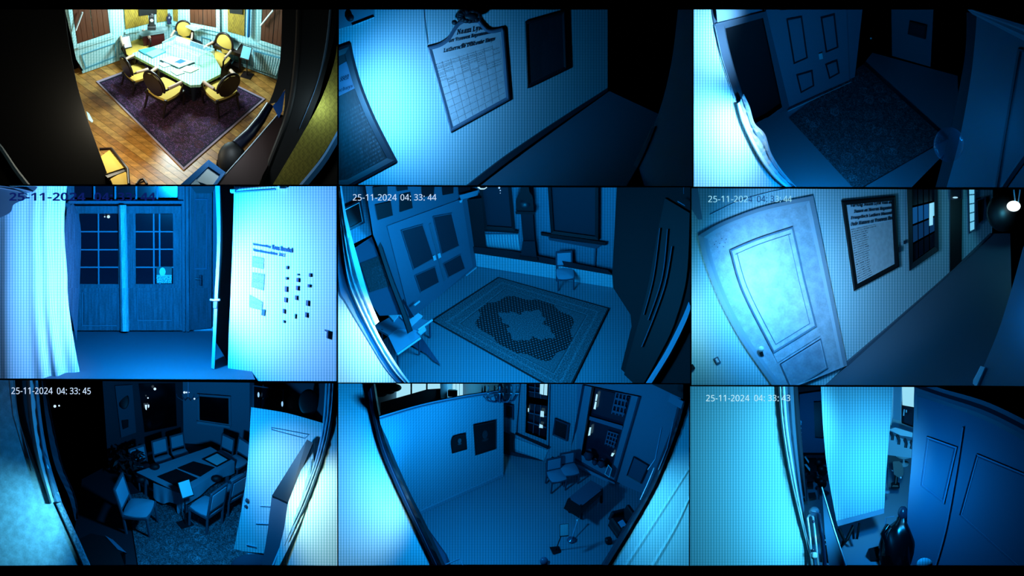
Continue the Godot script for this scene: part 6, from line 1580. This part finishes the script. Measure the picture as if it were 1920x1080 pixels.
	s = S.new(); s.slab(PB, V([964, 822, 1028, 846, 1020, 866, 1000, 858, 962, 842]), 0.03, 0.05); shell("wall_panel", s, mt(190, 210, 224, 0.8, "weave", 0.0, 0.052))
	s = S.new(); s.moulding(V([944, 842, 1018, 864]), V([944, 852, 1018, 869]), PB, [[0, 0], [0.3, 0.06], [1, 0.05]]); shell("baseboard_far", s, mt(30, 44, 58, 0.7))
	# bench with chairs, table
	var cloth = mt(120, 146, 168, 0.8)
	var A = straight_chair("pale chair with a framed back below the gallery window, left of the bench table", mt(46, 62, 78, 0.6), cloth, 0.85)
	A.transform = R.xf(1042, 914, 0.66, 25, -6)
	dup(A, R.xf(1066, 902, 0.64, 25, -7), "second pale chair of the pair below the gallery window, nearer the wall")
	t = thing("dark_crate", "black crate behind the pair of chairs below the left gallery window", "crate", "", F.p(1035, 880))
	s = S.new(); s.slab(R.level(0.3), V([1023, 870, 1036, 857, 1056, 864, 1052, 870, 1026, 878]), 0, 0.28, -R.up); part("body", s, dark, t)
	t = thing("low_table", "long dark table with a dim top on the right of the gallery floor", "table", "", F.p(1095, 960))
	var H = R.level(0.36)
	s = S.new(); s.slab(H, V([1066, 934, 1108, 901, 1131, 914, 1128, 920, 1090, 950]), 0, 0.04, -R.up); part("table_top", s, mt(70, 90, 110, 0.5), t)
	s = S.new(); s.slab(H, V([1065, 935, 1090, 950, 1086, 972, 1057, 954]), 0.0, 0.06); part("end_panel", s, dark, t)
	s = S.new(); s.slab(H, V([1090, 951, 1128, 920, 1129, 928, 1090, 964]), -0.02, 0.06); part("side_panel", s, dark, t)
	for q in [[1090, 948], [1128, 918], [1068, 936]]:
		s = S.new(); s.tube([H.p(q[0], q[1]), H.p(q[0], q[1]) - R.up * 0.34], 0.03, 6); part("leg", s, dark, t)
	music_stand("music_stand", "stand holding a tilted pale sheet on the gallery floor", R, 1042, 1032, 0.58, 35, 0.98, pale, dark, -20)
	t = thing("glass_stand", "thin pale rod stand on a round glass foot beside the low table", "stand", "", F.p(1072, 1014))
	s = S.new(); s.tube([F.p(1071, 1014, 0.02), F.p(1083, 976, 0.3)], 0.010, 6); part("rod", s, mt(150, 180, 205, 0.3), t)
	s = S.new(); s.lathe(R.xf(1072, 1013, 0.6), [[0, 0], [0.15, 0.0], [0.14, 0.03], [0.03, 0.05], [0, 0.2]], 16); part("foot", s, mt(60, 84, 106, 0.15), t)
	s = S.new(); s.smooth = true; s.ball(F.p(1083, 976, 0.3), 0.022, 6); part("tip", s, pale, t)
	s = S.new(); s.smooth = true; s.ball(F.p(1020, 1052, 0.05), Vector3(0.08, 0.08, 0.06), 10); solo("glass_dome", s, mt(70, 96, 120, 0.12), "small glass dome at the bottom edge of the gallery floor", "dome")
	t = thing("dark_armchair", "dark bulky armchair at the right edge of the gallery floor", "armchair", "", F.p(1160, 990))
	var X = R.xf(1160, 996, 0.55, -40, -25)
	for q in [[Vector3(0, 0.3, 0), Vector3(0.7, 0.3, 0.6), "seat"], [Vector3(0, 0.65, -0.26), Vector3(0.7, 0.55, 0.16), "backrest"], [Vector3(-0.36, 0.45, 0), Vector3(0.14, 0.4, 0.6), "arm"], [Vector3(0.36, 0.45, 0), Vector3(0.14, 0.4, 0.6), "arm"], [Vector3(0, 0.08, 0), Vector3(0.66, 0.16, 0.56), "base"]]:
		s = S.new(); s.box(X * Transform3D(Basis.IDENTITY, q[0]), q[1], 0.05); part(q[2], s, mt(12, 18, 26, 0.7), t)
	s = S.new(); s.box(X * Transform3D(Basis(Vector3(1, 0, 0), 0.5), Vector3(0.1, 0.5, 0.1)), Vector3(0.28, 0.02, 0.2), 0.0); solo("paper_sheet", s, mt(120, 160, 190), "pale sheet lying on the dark armchair in the gallery", "paper")
	s = S.new(); s.box(R.xf(1141, 1018, 0.5, 20) * Transform3D(Basis.IDENTITY, Vector3(0, 0.12, 0)), Vector3(0.24, 0.24, 0.2), 0.03); solo("floor_box", s, dark, "small black box on the gallery floor below the dark armchair", "box")
	# dark frame and show cases on the left, bright near walls
	var B = Pl.new([635, 0, 0.45], [820, 0, 1.3], [635, 100, 0.45])
	s = S.new(); s.slab(B, V([626, 705, 704, 705]) + cv([690, 742, 700, 790, 716, 850, 750, 930, 784, 1000, 820, 1070]) + V([626, 1070]), 0.0, 0.06); shell("wall_near_left", s, wallm)
	var f1 = cv([689, 738, 700, 790, 716, 850, 750, 930, 784, 1000, 818, 1070], 8); var f2 = cv([699, 722, 710, 790, 726, 846, 760, 926, 792, 994, 828, 1070], 8); var f3 = cv([704, 716, 716, 785, 734, 842, 766, 916, 800, 984, 840, 1070], 8)
	t = thing("hanging_picture", "dark glossy picture frame seen edge-on along the bright left gallery wall", "picture", "", B.p(760, 1050))
	s = S.new(); s.moulding(f1, f2, B, [[0, 0.0], [0.2, 0.08], [0.6, 0.12], [0.75, 0.06], [1, 0.1]], 0.06); part("outer_rail", s, mt(52, 78, 100, 0.3), t)
	s = S.new(); s.moulding(f2, f3, B, [[0, 0.08], [0.5, 0.1], [1, -0.2]], 0.06, 0.01, rng); part("inner_rail", s, dark, t)
	t = thing("glass_show_case", "dark glass show case at the lower left of the gallery floor", "display case", "", F.p(800, 1050))
	s = S.new(); s.slab(R.level(0.2), V([776, 980, 790, 974, 838, 1040, 850, 1070, 806, 1070]), 0, 0.18, -R.up); part("body", s, mt(24, 40, 56, 0.15), t)
	s = S.new(); s.slab(R.level(0.215), V([780, 981, 790, 977, 835, 1040, 840, 1066, 812, 1066]), 0, 0.008, -R.up); part("lid", s, mt(40, 66, 88, 0.08), t)
	s = S.new(); s.tube([R.level(0.25).p(836, 1058), R.level(0.25).p(862, 1047), R.level(0.25).p(868, 1060)], 0.012, 6); solo("wire_rail", s, mt(120, 150, 176, 0.3), "thin bent rail at the bottom edge beside the glass show case", "rail")
	var Q = Pl.new([1296, 0, 0.45], [1140, 0, 1.5], [1296, 100, 0.45])
	s = S.new(); s.slab(Q, V([1300, 736]) + cv([1292, 744, 1276, 790, 1256, 846, 1230, 900, 1190, 978, 1132, 1070]) + V([1300, 1070]), 0.0, 0.06); shell("wall_near_right", s, wallm)
	for k in 2:
		var x = k * 42.0
		s = S.new(); s.moulding(cv([1296 + x * 0.1, 864 + x, 1230 + x * 0.8, 966 + x * 0.4, 1160 + x * 1.2, 1072]), cv([1298 + x * 0.1, 872 + x, 1236 + x * 0.8, 972 + x * 0.4, 1172 + x * 1.2, 1072]), Q, [[0, 0.0], [0.5, 0.022], [1, 0.0]]); shell("wall_fold", s, wallm)
	t = thing("hanging_picture", "dark picture frames seen edge-on along the bright right gallery wall", "picture", "", Q.p(1180, 1000))
	f1 = cv([1272, 746, 1262, 790, 1240, 850, 1212, 920, 1180, 972, 1120, 1070], 8); f2 = cv([1284, 752, 1272, 796, 1250, 856, 1226, 912, 1190, 978, 1134, 1070], 8)
	s = S.new(); s.moulding(f1, f2, Q, [[0, -0.2], [0.3, 0.03], [0.6, 0.08], [0.9, 0.1], [1, 0.02]], 0.06, 0.008, rng); part("rail", s, mt(24, 36, 50, 0.35), t)
	for q in [[1240, 800, 1228, 860, 1214, 880], [1226, 876, 1212, 910, 1200, 936], [1262, 790, 1250, 840, 1234, 880]]:
		s = S.new(); s.tube([Q.p(q[0], q[1], 0.1), Q.p(q[2], q[3], 0.1), Q.p(q[4], q[5], 0.1)], 0.012, 6); part("edge_strip", s, mt(140, 176, 204, 0.3), t)
	s = S.new(); s.slab(Q, V([1256, 738, 1280, 752, 1276, 766, 1252, 752]), 0.1, 0.15); solo("wall_bracket", s, mt(120, 160, 186, 0.5), "pale bracket block at the upper right corner of the gallery", "bracket")


# ---------------------------------------------------------------- bottom right: narrow view past a screen

func tile_9():
	var R = Room.new(35.0, 1058.0, 1.2)
	var F = R.floor_pl
	var wallm = mt(186, 222, 236, 0.85, "weave", 0.0, 0.052); var dark = mt(8, 11, 16, 0.5); var wd = mt(84, 104, 122, 0.6); var pale = mt(226, 238, 245, 0.6)
	var s = S.new(); s.slab(F, V([1480, 1070, 1500, 830, 1720, 800, 1730, 1070]), -0.02, 0.06); shell("floor", s, mt(132, 156, 174, 0.6))
	# near bright wall
	var B = Pl.new([1292, 0, 0.5], [1520, 0, 1.2], [1292, 100, 0.5])
	s = S.new(); s.slab(B, V([1284, 712]) + cv([1460, 712, 1464, 790, 1476, 870, 1494, 950, 1526, 1070]) + V([1284, 1070]), 0.0, 0.06); shell("wall_near", s, wallm)
	var t = thing("gilt_picture", "carved pale mirror frame running down beside the plain bright wall, bottom right", "picture", "", B.p(1510, 1058))
	var f1 = cv([1457, 712, 1463, 790, 1475, 870, 1493, 950, 1524, 1070], 12); var f2 = cv([1470, 712, 1475, 790, 1486, 870, 1500, 950, 1528, 1070], 12); var f3 = cv([1486, 712, 1490, 790, 1497, 870, 1507, 950, 1530, 1070], 12)
	s = S.new(); s.moulding(f1, f2, B, [[0, 0.02], [0.25, 0.12], [0.5, 0.05], [0.75, 0.12], [1, 0.03]], 0.06, 0.012, rng); part("carved_rail", s, mt(206, 226, 238, 0.4), t)
	s = S.new(); s.moulding(f2, f3, B, [[0, 0.03], [0.3, -0.02], [0.6, 0.03], [1, -0.1]], 0.06, 0.008, rng); part("outer_rail", s, mt(70, 104, 130, 0.4), t)
	s = S.new(); s.moulding(cv([1482, 712, 1488, 790, 1497, 870, 1506, 930]), cv([1494, 712, 1500, 790, 1506, 860, 1511, 930]), Pl.new([1480, 0, 1.3], [1510, 0, 1.5], [1480, 100, 1.3]), [[0, 0], [0.5, 0.05], [1, 0]]); shell("trim_12", s, mt(24, 40, 56, 0.5))
	# strip of dark room left of the screen
	var Z = Pl.new([0, 0, 3.6], [1, 0, 3.6], [0, 1, 3.6])
	s = S.new(); s.slab(Z, V([1488, 705, 1556, 705, 1556, 860, 1488, 860]), -0.05, 0.05); shell("wall_back", s, mt(26, 36, 48, 0.8))
	s = S.new(); s.slab(Z, V([1501, 740, 1545, 734, 1548, 850, 1502, 850]), 0.02, 0.05); shell("wall_panel", s, mt(76, 104, 130, 0.8))
	s = S.new(); s.slab(Z, V([1528, 755, 1548, 754, 1550, 822, 1530, 820]), 0.08, 0.05); solo("framed_picture", s, dark, "tall dark picture half hidden by the bright hanging screen", "picture")
	s = S.new(); s.slab(Z, V([1490, 720, 1548, 716, 1548, 730, 1500, 736]), 0.1, 0.1); shell("lintel", s, dark)
	s = S.new(); s.slab(F.shift(0.2), V([1502, 834, 1524, 832, 1532, 848, 1534, 886, 1510, 900, 1502, 870]), 0.1, 0.3); solo("dark_desk", s, dark, "black desk in the dark strip between the carved frame and the screen", "desk")
	for q in [[1510, 858, 1513, 857, 1519, 866, 1518, 870, "upper pale slat on the black desk left of the screen"], [1510, 872, 1514, 871, 1521, 880, 1520, 885, "lower pale slat on the black desk left of the screen"]]:
		s = S.new(); s.slab(F.shift(0.35), V(q.slice(0, 8)), 0.1, 0.03); solo("pale_stick", s, pale, q[8], "slat")
	t = thing("tube_stand", "thin rectangular tube stand in the dark strip left of the screen", "stand", "", F.p(1520, 930))
	s = S.new(); s.tube([F.p(1514, 940, 0.1), F.p(1513, 889, 0.3), F.p(1534, 886, 0.3), F.p(1536, 930, 0.1)], 0.012, 6); part("frame", s, mt(52, 76, 98, 0.4), t)
	for q in [[1514, 905, 1526, 904, 1527, 914, 1515, 915, "black plate on the floor left of the screen, upper one"], [1517, 925, 1530, 924, 1532, 933, 1519, 936, "black plate on the floor left of the screen, lower one"], [1505, 936, 1510, 934, 1512, 941, 1506, 942, "small black block beside the lower carved frame, right one"], [1501, 944, 1506, 943, 1507, 951, 1502, 951, "small black block beside the lower carved frame, left one"]]:
		s = S.new(); s.slab(F, V(q.slice(0, 8)), 0.06, 0.07); solo("black_block", s, dark, q[8], "block")
	s = S.new(); s.smooth = true; var r9 = RandomNumberGenerator.new(); r9.seed = 6
	for k in 12: s.ball(Z.p(1499 + r9.randf_range(-3, 4) + k * 0.2, 792 + k * 4.0, 0.25), r9.randf_range(0.012, 0.03), 6)
	solo("glass_beads", s, mt(200, 226, 242, 0.15), "string of glinting beads hanging in the dark strip beside the carved frame", "beads").set_meta("kind", "stuff")
	# heap of dark fabric behind the screen edge
	t = thing("fabric_heap", "dark bunched fabric at the left edge of the bright hanging screen", "fabric", "", F.p(1540, 912))
	for q in [[1538, 870, 0.09], [1544, 884, 0.10], [1536, 900, 0.08], [1543, 908, 0.09]]:
		s = S.new(); s.smooth = true; s.ball(F.p(q[0], q[1], 0.3), Vector3(q[2], q[2], q[2]), 8); part("fold", s, dark, t)
	# the bright hanging screen
	var K = Pl.new([1537, 0, 1.1], [1675, 0, 1.6], [1537, 100, 1.1])
	t = thing("hanging_screen", "large bright blank screen panel hanging in the middle of the view, bottom right", "screen", "", K.p(1610, 985))
	var oo = cv([1537, 705, 1542, 800, 1550, 880, 1567, 976]) + V([1657, 953]) + back(cv([1676, 705, 1668, 800, 1662, 870, 1657, 953])).slice(1)
	s = S.new(); s.slab(K, oo, 0.0, 0.05); part("panel", s, wallm, t)
	s = S.new(); s.slab(K, V([1567, 976, 1657, 953, 1657, 962, 1570, 986]), -0.01, 0.2); part("bottom_edge", s, mt(110, 150, 174, 0.7), t)
	# bracket under the screen
	t = thing("screen_bracket", "black looped bracket hanging under the bright screen panel", "bracket", "", K.p(1600, 1000, -0.2))
	s = S.new(); s.tube([K.p(1572, 990, -0.2), K.p(1582, 1012, -0.2), K.p(1576, 1024, -0.2), K.p(1588, 1010, -0.2), K.p(1600, 985, -0.2)], 0.035, 7); part("loop", s, dark, t)
	s = S.new(); s.tube([K.p(1598, 984, -0.2), K.p(1600, 1010, -0.2), K.p(1606, 1010, -0.2), K.p(1611, 980, -0.2)], 0.025, 7); part("hook", s, dark, t)
	# bright room on the right of the screen
	var Y = Pl.new([1660, 0, 3.6], [1720, 0, 3.2], [1660, 100, 3.55])
	s = S.new(); s.slab(Y, V([1650, 705, 1730, 705, 1730, 862, 1650, 852]), -0.05, 0.05); shell("wall_far", s, mt(190, 214, 228, 0.8))
	s = S.new(); s.slab(Y, V([1693, 720, 1722, 720, 1722, 768, 1694, 760]), 0.03, 0.02); shell("window_1", s, glow(150, 222, 246), "bright window corner beside the top of the tall dark cupboard")
	s = S.new(); s.tube([Y.p(1674, 712, 0.15), Y.p(1673, 780, 0.15), Y.p(1670, 800, 0.15)], 0.035, 8); solo("white_post", s, pale, "bright white post at the right edge of the hanging screen", "post")
	s = S.new(); s.slab(Y, V([1678, 712, 1692, 712, 1690, 790, 1676, 786]), 0.06, 0.05); shell("wall_panel", s, mt(140, 176, 198, 0.8))
	t = thing("framed_picture", "dark picture with pale strokes beside the tall dark cupboard", "picture", "", Y.p(1702, 798)); var o = V([1692, 760, 1716, 764, 1714, 802, 1692, 794])
	s = S.new(); s.ring(Y, o, inset(o, 2), 0.12, 0.08, 0.02); part("frame", s, dark, t); s = S.new(); s.slab(Y, inset(o, 2), 0.08, 0.03); part("canvas", s, mt(16, 30, 44, 0.4), t)
	for q in [[1697, 768, 1696, 780], [1701, 769, 1701, 774]]:
		s = S.new(); s.tube([Y.p(q[0], q[1], 0.14), Y.p(q[2], q[3], 0.14)], 0.014, 5); part("pale_stroke", s, pale, t)
	t = thing("console_table", "small dark carved console table with a pale top beside the cupboard", "table", "", Y.p(1692, 842))
	s = S.new(); s.slab(Y.shift(0.4), V([1667, 806, 1680, 802, 1714, 812, 1712, 820, 1690, 817]), 0, 0.05); part("table_top", s, pale, t)
	s = S.new(); s.slab(Y.shift(0.36), V([1669, 809, 1712, 821, 1712, 829, 1669, 815]), 0, 0.08); part("apron", s, wd, t)
	for q in [[1672, 812, 1674, 826], [1684, 818, 1686, 834], [1697, 824, 1699, 840], [1709, 828, 1709, 842]]:
		s = S.new(); s.tube([Y.p(q[0], q[1], 0.42), Y.p((q[0] + q[2]) / 2.0 + 2, (q[1] + q[3]) / 2.0, 0.42), Y.p(q[2], q[3], 0.42)], 0.03, 7); part("leg", s, mt(30, 44, 58, 0.5), t)
	s = S.new(); s.lathe(R.xf(1698, 872, 0.6) , [[0, 0.0], [0.16, 0.0], [0.16, 0.03], [0.03, 0.06], [0.03, 0.38], [0.3, 0.40], [0.3, 0.44], [0, 0.44]], 18); solo("round_table", s, mt(196, 218, 230, 0.6), "small round pale table between the screen and the cupboard", "table")
	s = S.new(); s.lathe(R.xf(1690, 858, 0.5), [[0, 0], [0.05, 0], [0.06, 0.08], [0.02, 0.12], [0, 0.13]], 10); solo("small_pot", s, mt(20, 40, 60), "tiny dark pot standing on the small round pale table", "pot")
	# dark desk chair, lamp stand
	t = thing("dark_chair", "dark chair with a rounded back on a square foot right of the screen", "chair", "", F.p(1682, 915))
	var W = Pl.new([0, 0, 2.6], [1, 0, 2.6], [0, 1, 2.6])
	s = S.new(); s.slab(W, cv([1675, 866, 1688, 866, 1694, 876, 1694, 892, 1686, 896], 4) + V([1677, 890]), 0, 0.12); part("backrest", s, dark, t)
	s = S.new(); s.tube([W.p(1682, 892, -0.1), W.p(1681, 908, -0.1)], 0.035, 7); part("post", s, dark, t)
	s = S.new(); s.box(Transform3D(Basis(Vector3(1, 0, 0), 0.6), W.p(1680, 911, -0.1)), Vector3(0.16, 0.08, 0.14), 0.02); part("foot_plate", s, dark, t)
	s = S.new(); s.smooth = true; s.ball(W.p(1690, 896, 0.02), 0.02, 6); part("arm_tip", s, pale, t)
	t = thing("floor_lamp", "thin bent floor lamp with a round foot right of the screen", "lamp", "", W.p(1664, 925))
	s = S.new(); s.tube([W.p(1663, 922, 0.1), W.p(1666, 878, 0.1), W.p(1676, 884, 0.1)], 0.014, 6); part("pole", s, mt(34, 66, 92, 0.3), t)
	s = S.new(); s.lathe(Transform3D(Basis(Vector3(1, 0, 0), 0.6), W.p(1664, 923, 0.1)), [[0, 0], [0.06, 0.0], [0.05, 0.02], [0, 0.03]], 12); part("foot", s, mt(120, 160, 186, 0.2), t)
	# glass door panel at the lower left of the screen
	var G = Pl.new([1530, 0, 1.0], [1590, 0, 0.9], [1530, 100, 1.0])
	t = thing("glass_screen", "slanting blue glass panel with a bright edge under the left side of the screen", "panel", "", G.p(1565, 1056))
	s = S.new(); s.slab(G, V([1539, 912]) + cv([1545, 930, 1562, 990, 1588, 1070]) + V([1554, 1070, 1545, 1000]), 0.2, 0.04); part("pane", s, mt(40, 84, 116, 0.15), t)
	s = S.new(); s.tube([G.p(1539, 912, 0.22), G.p(1562, 990, 0.22), G.p(1588, 1070, 0.22)], 0.012, 6); part("edge", s, mt(170, 206, 226, 0.3), t)
	# slide instrument at the bottom left
	var T = Pl.new([1500, 0, 1.15], [1560, 0, 1.05], [1500, 100, 1.15])
	t = thing("slide_instrument", "tall bright metal tube instrument standing at the lower end of the carved frame", "instrument", "", T.p(1522, 1056))
	s = S.new(); s.tube([T.p(1522, 1070, 0.1), T.p(1518, 1010, 0.1), T.p(1513, 970, 0.1), T.p(1517, 964, 0.1), T.p(1523, 968, 0.1), T.p(1528, 1010, 0.1), T.p(1534, 1070, 0.1)], 0.022, 8); part("tube", s, mt(170, 206, 226, 0.2, "", 0.6), t)
	s = S.new(); s.tube([T.p(1520, 964, 0.05), T.p(1532, 964, 0.05), T.p(1540, 1010, 0.05), T.p(1546, 1070, 0.05)], 0.07, 10, 0.04); part("case", s, mt(40, 70, 96, 0.3), t)
	for q in [[1523, 977], [1523, 1030]]:
		s = S.new(); s.smooth = true; s.ball(T.p(q[0], q[1], 0.16), 0.03, 8); part("button", s, mt(16, 30, 60, 0.15), t)
	s = S.new(); s.box(Transform3D(Basis.IDENTITY, T.p(1526, 1040, 0.1)), Vector3(0.1, 0.12, 0.1), 0.03); part("valve", s, mt(190, 216, 232, 0.2), t)
	s = S.new(); s.smooth = true; s.ball(T.p(1525, 958, 0.0), Vector3(0.1, 0.09, 0.08), 8); solo("ornate_knob", s, mt(90, 126, 152, 0.3), "small ornate grey knob on top of the metal tube instrument", "knob")
	s = S.new(); s.slab(T, V([1540, 1000, 1550, 1004, 1556, 1070, 1536, 1070]), -0.2, 0.1); solo("dark_case", s, dark, "dark studded case between the tube instrument and the glass panel", "case")
	s = S.new(); s.smooth = true
	for q in [[1542, 1006], [1545, 1012], [1541, 1016], [1548, 1012], [1546, 1020], [1545, 1032]]: s.ball(T.p(q[0], q[1], -0.18), 0.018, 6)
	solo("studs", s, pale, "tiny bright studs on the dark case beside the glass panel", "studs").set_meta("kind", "stuff")
	# sculpture
	var J = Pl.new([0, 0, 1.5], [1, 0, 1.5], [0, 1, 1.5])
	t = thing("dark_sculpture", "glossy black seated sculpture on a stepped base at the lower middle, bottom right", "sculpture", "", J.p(1672, 1056))
	s = S.new(); s.slab(J, V([1628, 1028, 1650, 1022, 1710, 1030, 1712, 1070, 1636, 1070]), 0.1, 0.4); part("base", s, mt(10, 14, 20, 0.3), t)
	s = S.new(); s.smooth = true
	var g = []
	var prof = [[0.34, 1062, 1676], [0.35, 1040, 1677], [0.33, 1020, 1679], [0.29, 1004, 1681], [0.24, 992, 1683], [0.16, 982, 1687], [0.10, 974, 1690], [0.09, 968, 1691]]
	for q in prof:
		var row = []
		for k in 25:
			var a = TAU * k / 24.0; var rr = q[0] * (1.0 + 0.10 * sin(a * 3.0 + q[1] * 0.05) + 0.05 * sin(a * 7.0 + q[1] * 0.11))
			row.append(J.p(q[2], q[1], 0.2) + Vector3(cos(a) * rr, 0, sin(a) * rr * 0.8))
		g.append(row)
	s.sheet(g, 0.01, Vector3.DOWN)
	part("body", s, mt(7, 10, 15, 0.22), t)
	s = S.new(); s.smooth = true; s.ball(J.p(1692, 962, 0.2), Vector3(0.10, 0.14, 0.11), 12); part("head", s, mt(24, 44, 62, 0.25), t)
	s = S.new(); s.tube([J.p(1664, 985, 0.3), J.p(1654, 1000, 0.4), J.p(1662, 1024, 0.42)], 0.06, 8, 0.04); part("arm", s, mt(7, 10, 15, 0.15), t)
	s = S.new(); s.tube([J.p(1659, 1005, -0.1), J.p(1660, 970, -0.1), J.p(1676, 968, -0.1)], 0.012, 6); solo("tube_rail", s, mt(110, 150, 178, 0.3), "thin bent rail standing behind the black sculpture", "rail")
	s = S.new(); s.slab(J, V([1628, 1028, 1637, 1026, 1648, 1070, 1634, 1070]), 0.2, 0.1); solo("dark_stand", s, dark, "dark slanting stand at the left foot of the black sculpture", "stand")
	# tall dark cupboard
	var C = Pl.new([1715, 0, 1.2], [1920, 0, 0.7], [1715, 100, 1.2])
	t = thing("tall_cupboard", "tall dark blue panelled cupboard with a heavy cornice at the lower right edge", "cupboard", "", C.p(1800, 1056))
	var body = mt(70, 98, 122, 0.65)
	s = S.new(); s.slab(C, V([1712, 705, 1945, 705, 1945, 1070]) + cv([1700, 1070, 1700, 960, 1708, 860, 1714, 740]), 0.0, 0.4); part("front", s, body, t)
	s = S.new(); s.slab(C, cv([1714, 705, 1712, 760, 1716, 790]) + V([1719, 790, 1718, 705]), 0.02, 0.1); part("corner_post", s, wd, t)
	s = S.new(); s.moulding(cv([1708, 700, 1760, 720, 1850, 745, 1945, 790]), cv([1716, 742, 1760, 756, 1850, 790, 1945, 842]), C, [[0, 0.2], [0.2, 0.26], [0.4, 0.16], [0.6, 0.18], [0.8, 0.06], [1, 0.0]]); part("cornice", s, mt(36, 52, 68, 0.6), t)
	for q in [[1736, 818, 1792, 838, 1768, 944, 1724, 910], [1828, 850, 1960, 905, 1930, 1085, 1796, 965]]:
		o = V(q); s = S.new(); s.ring(C, o, inset(o, 3), 0.03, 0.04, 0.04); s.ring(C, inset(o, 3), inset(o, 5), 0.0, 0.04, -0.02); var pm = part("panel_moulding", s, mt(96, 126, 150, 0.55), t)
		s = S.new(); s.slab(C, inset(o, 5), 0.012, 0.02); part("panel", s, body, t)
	s = S.new(); s.moulding(cv([1802, 800, 1790, 880, 1770, 990, 1748, 1070]), cv([1806, 802, 1794, 882, 1774, 992, 1752, 1070]), C, [[0, 0], [0.5, 0.04], [1, 0]]); part("meeting_strip", s, mt(80, 108, 132, 0.6), t)
	s = S.new(); s.smooth = true; s.ball(Pl.new([0, 0, 0.6], [1, 0, 0.6], [0, 1, 0.6]).p(1731, 1056), Vector3(0.15, 0.12, 0.1), 12); solo("pale_ball", s, wallm, "bright rounded pale ball at the bottom edge below the cupboard", "ball")
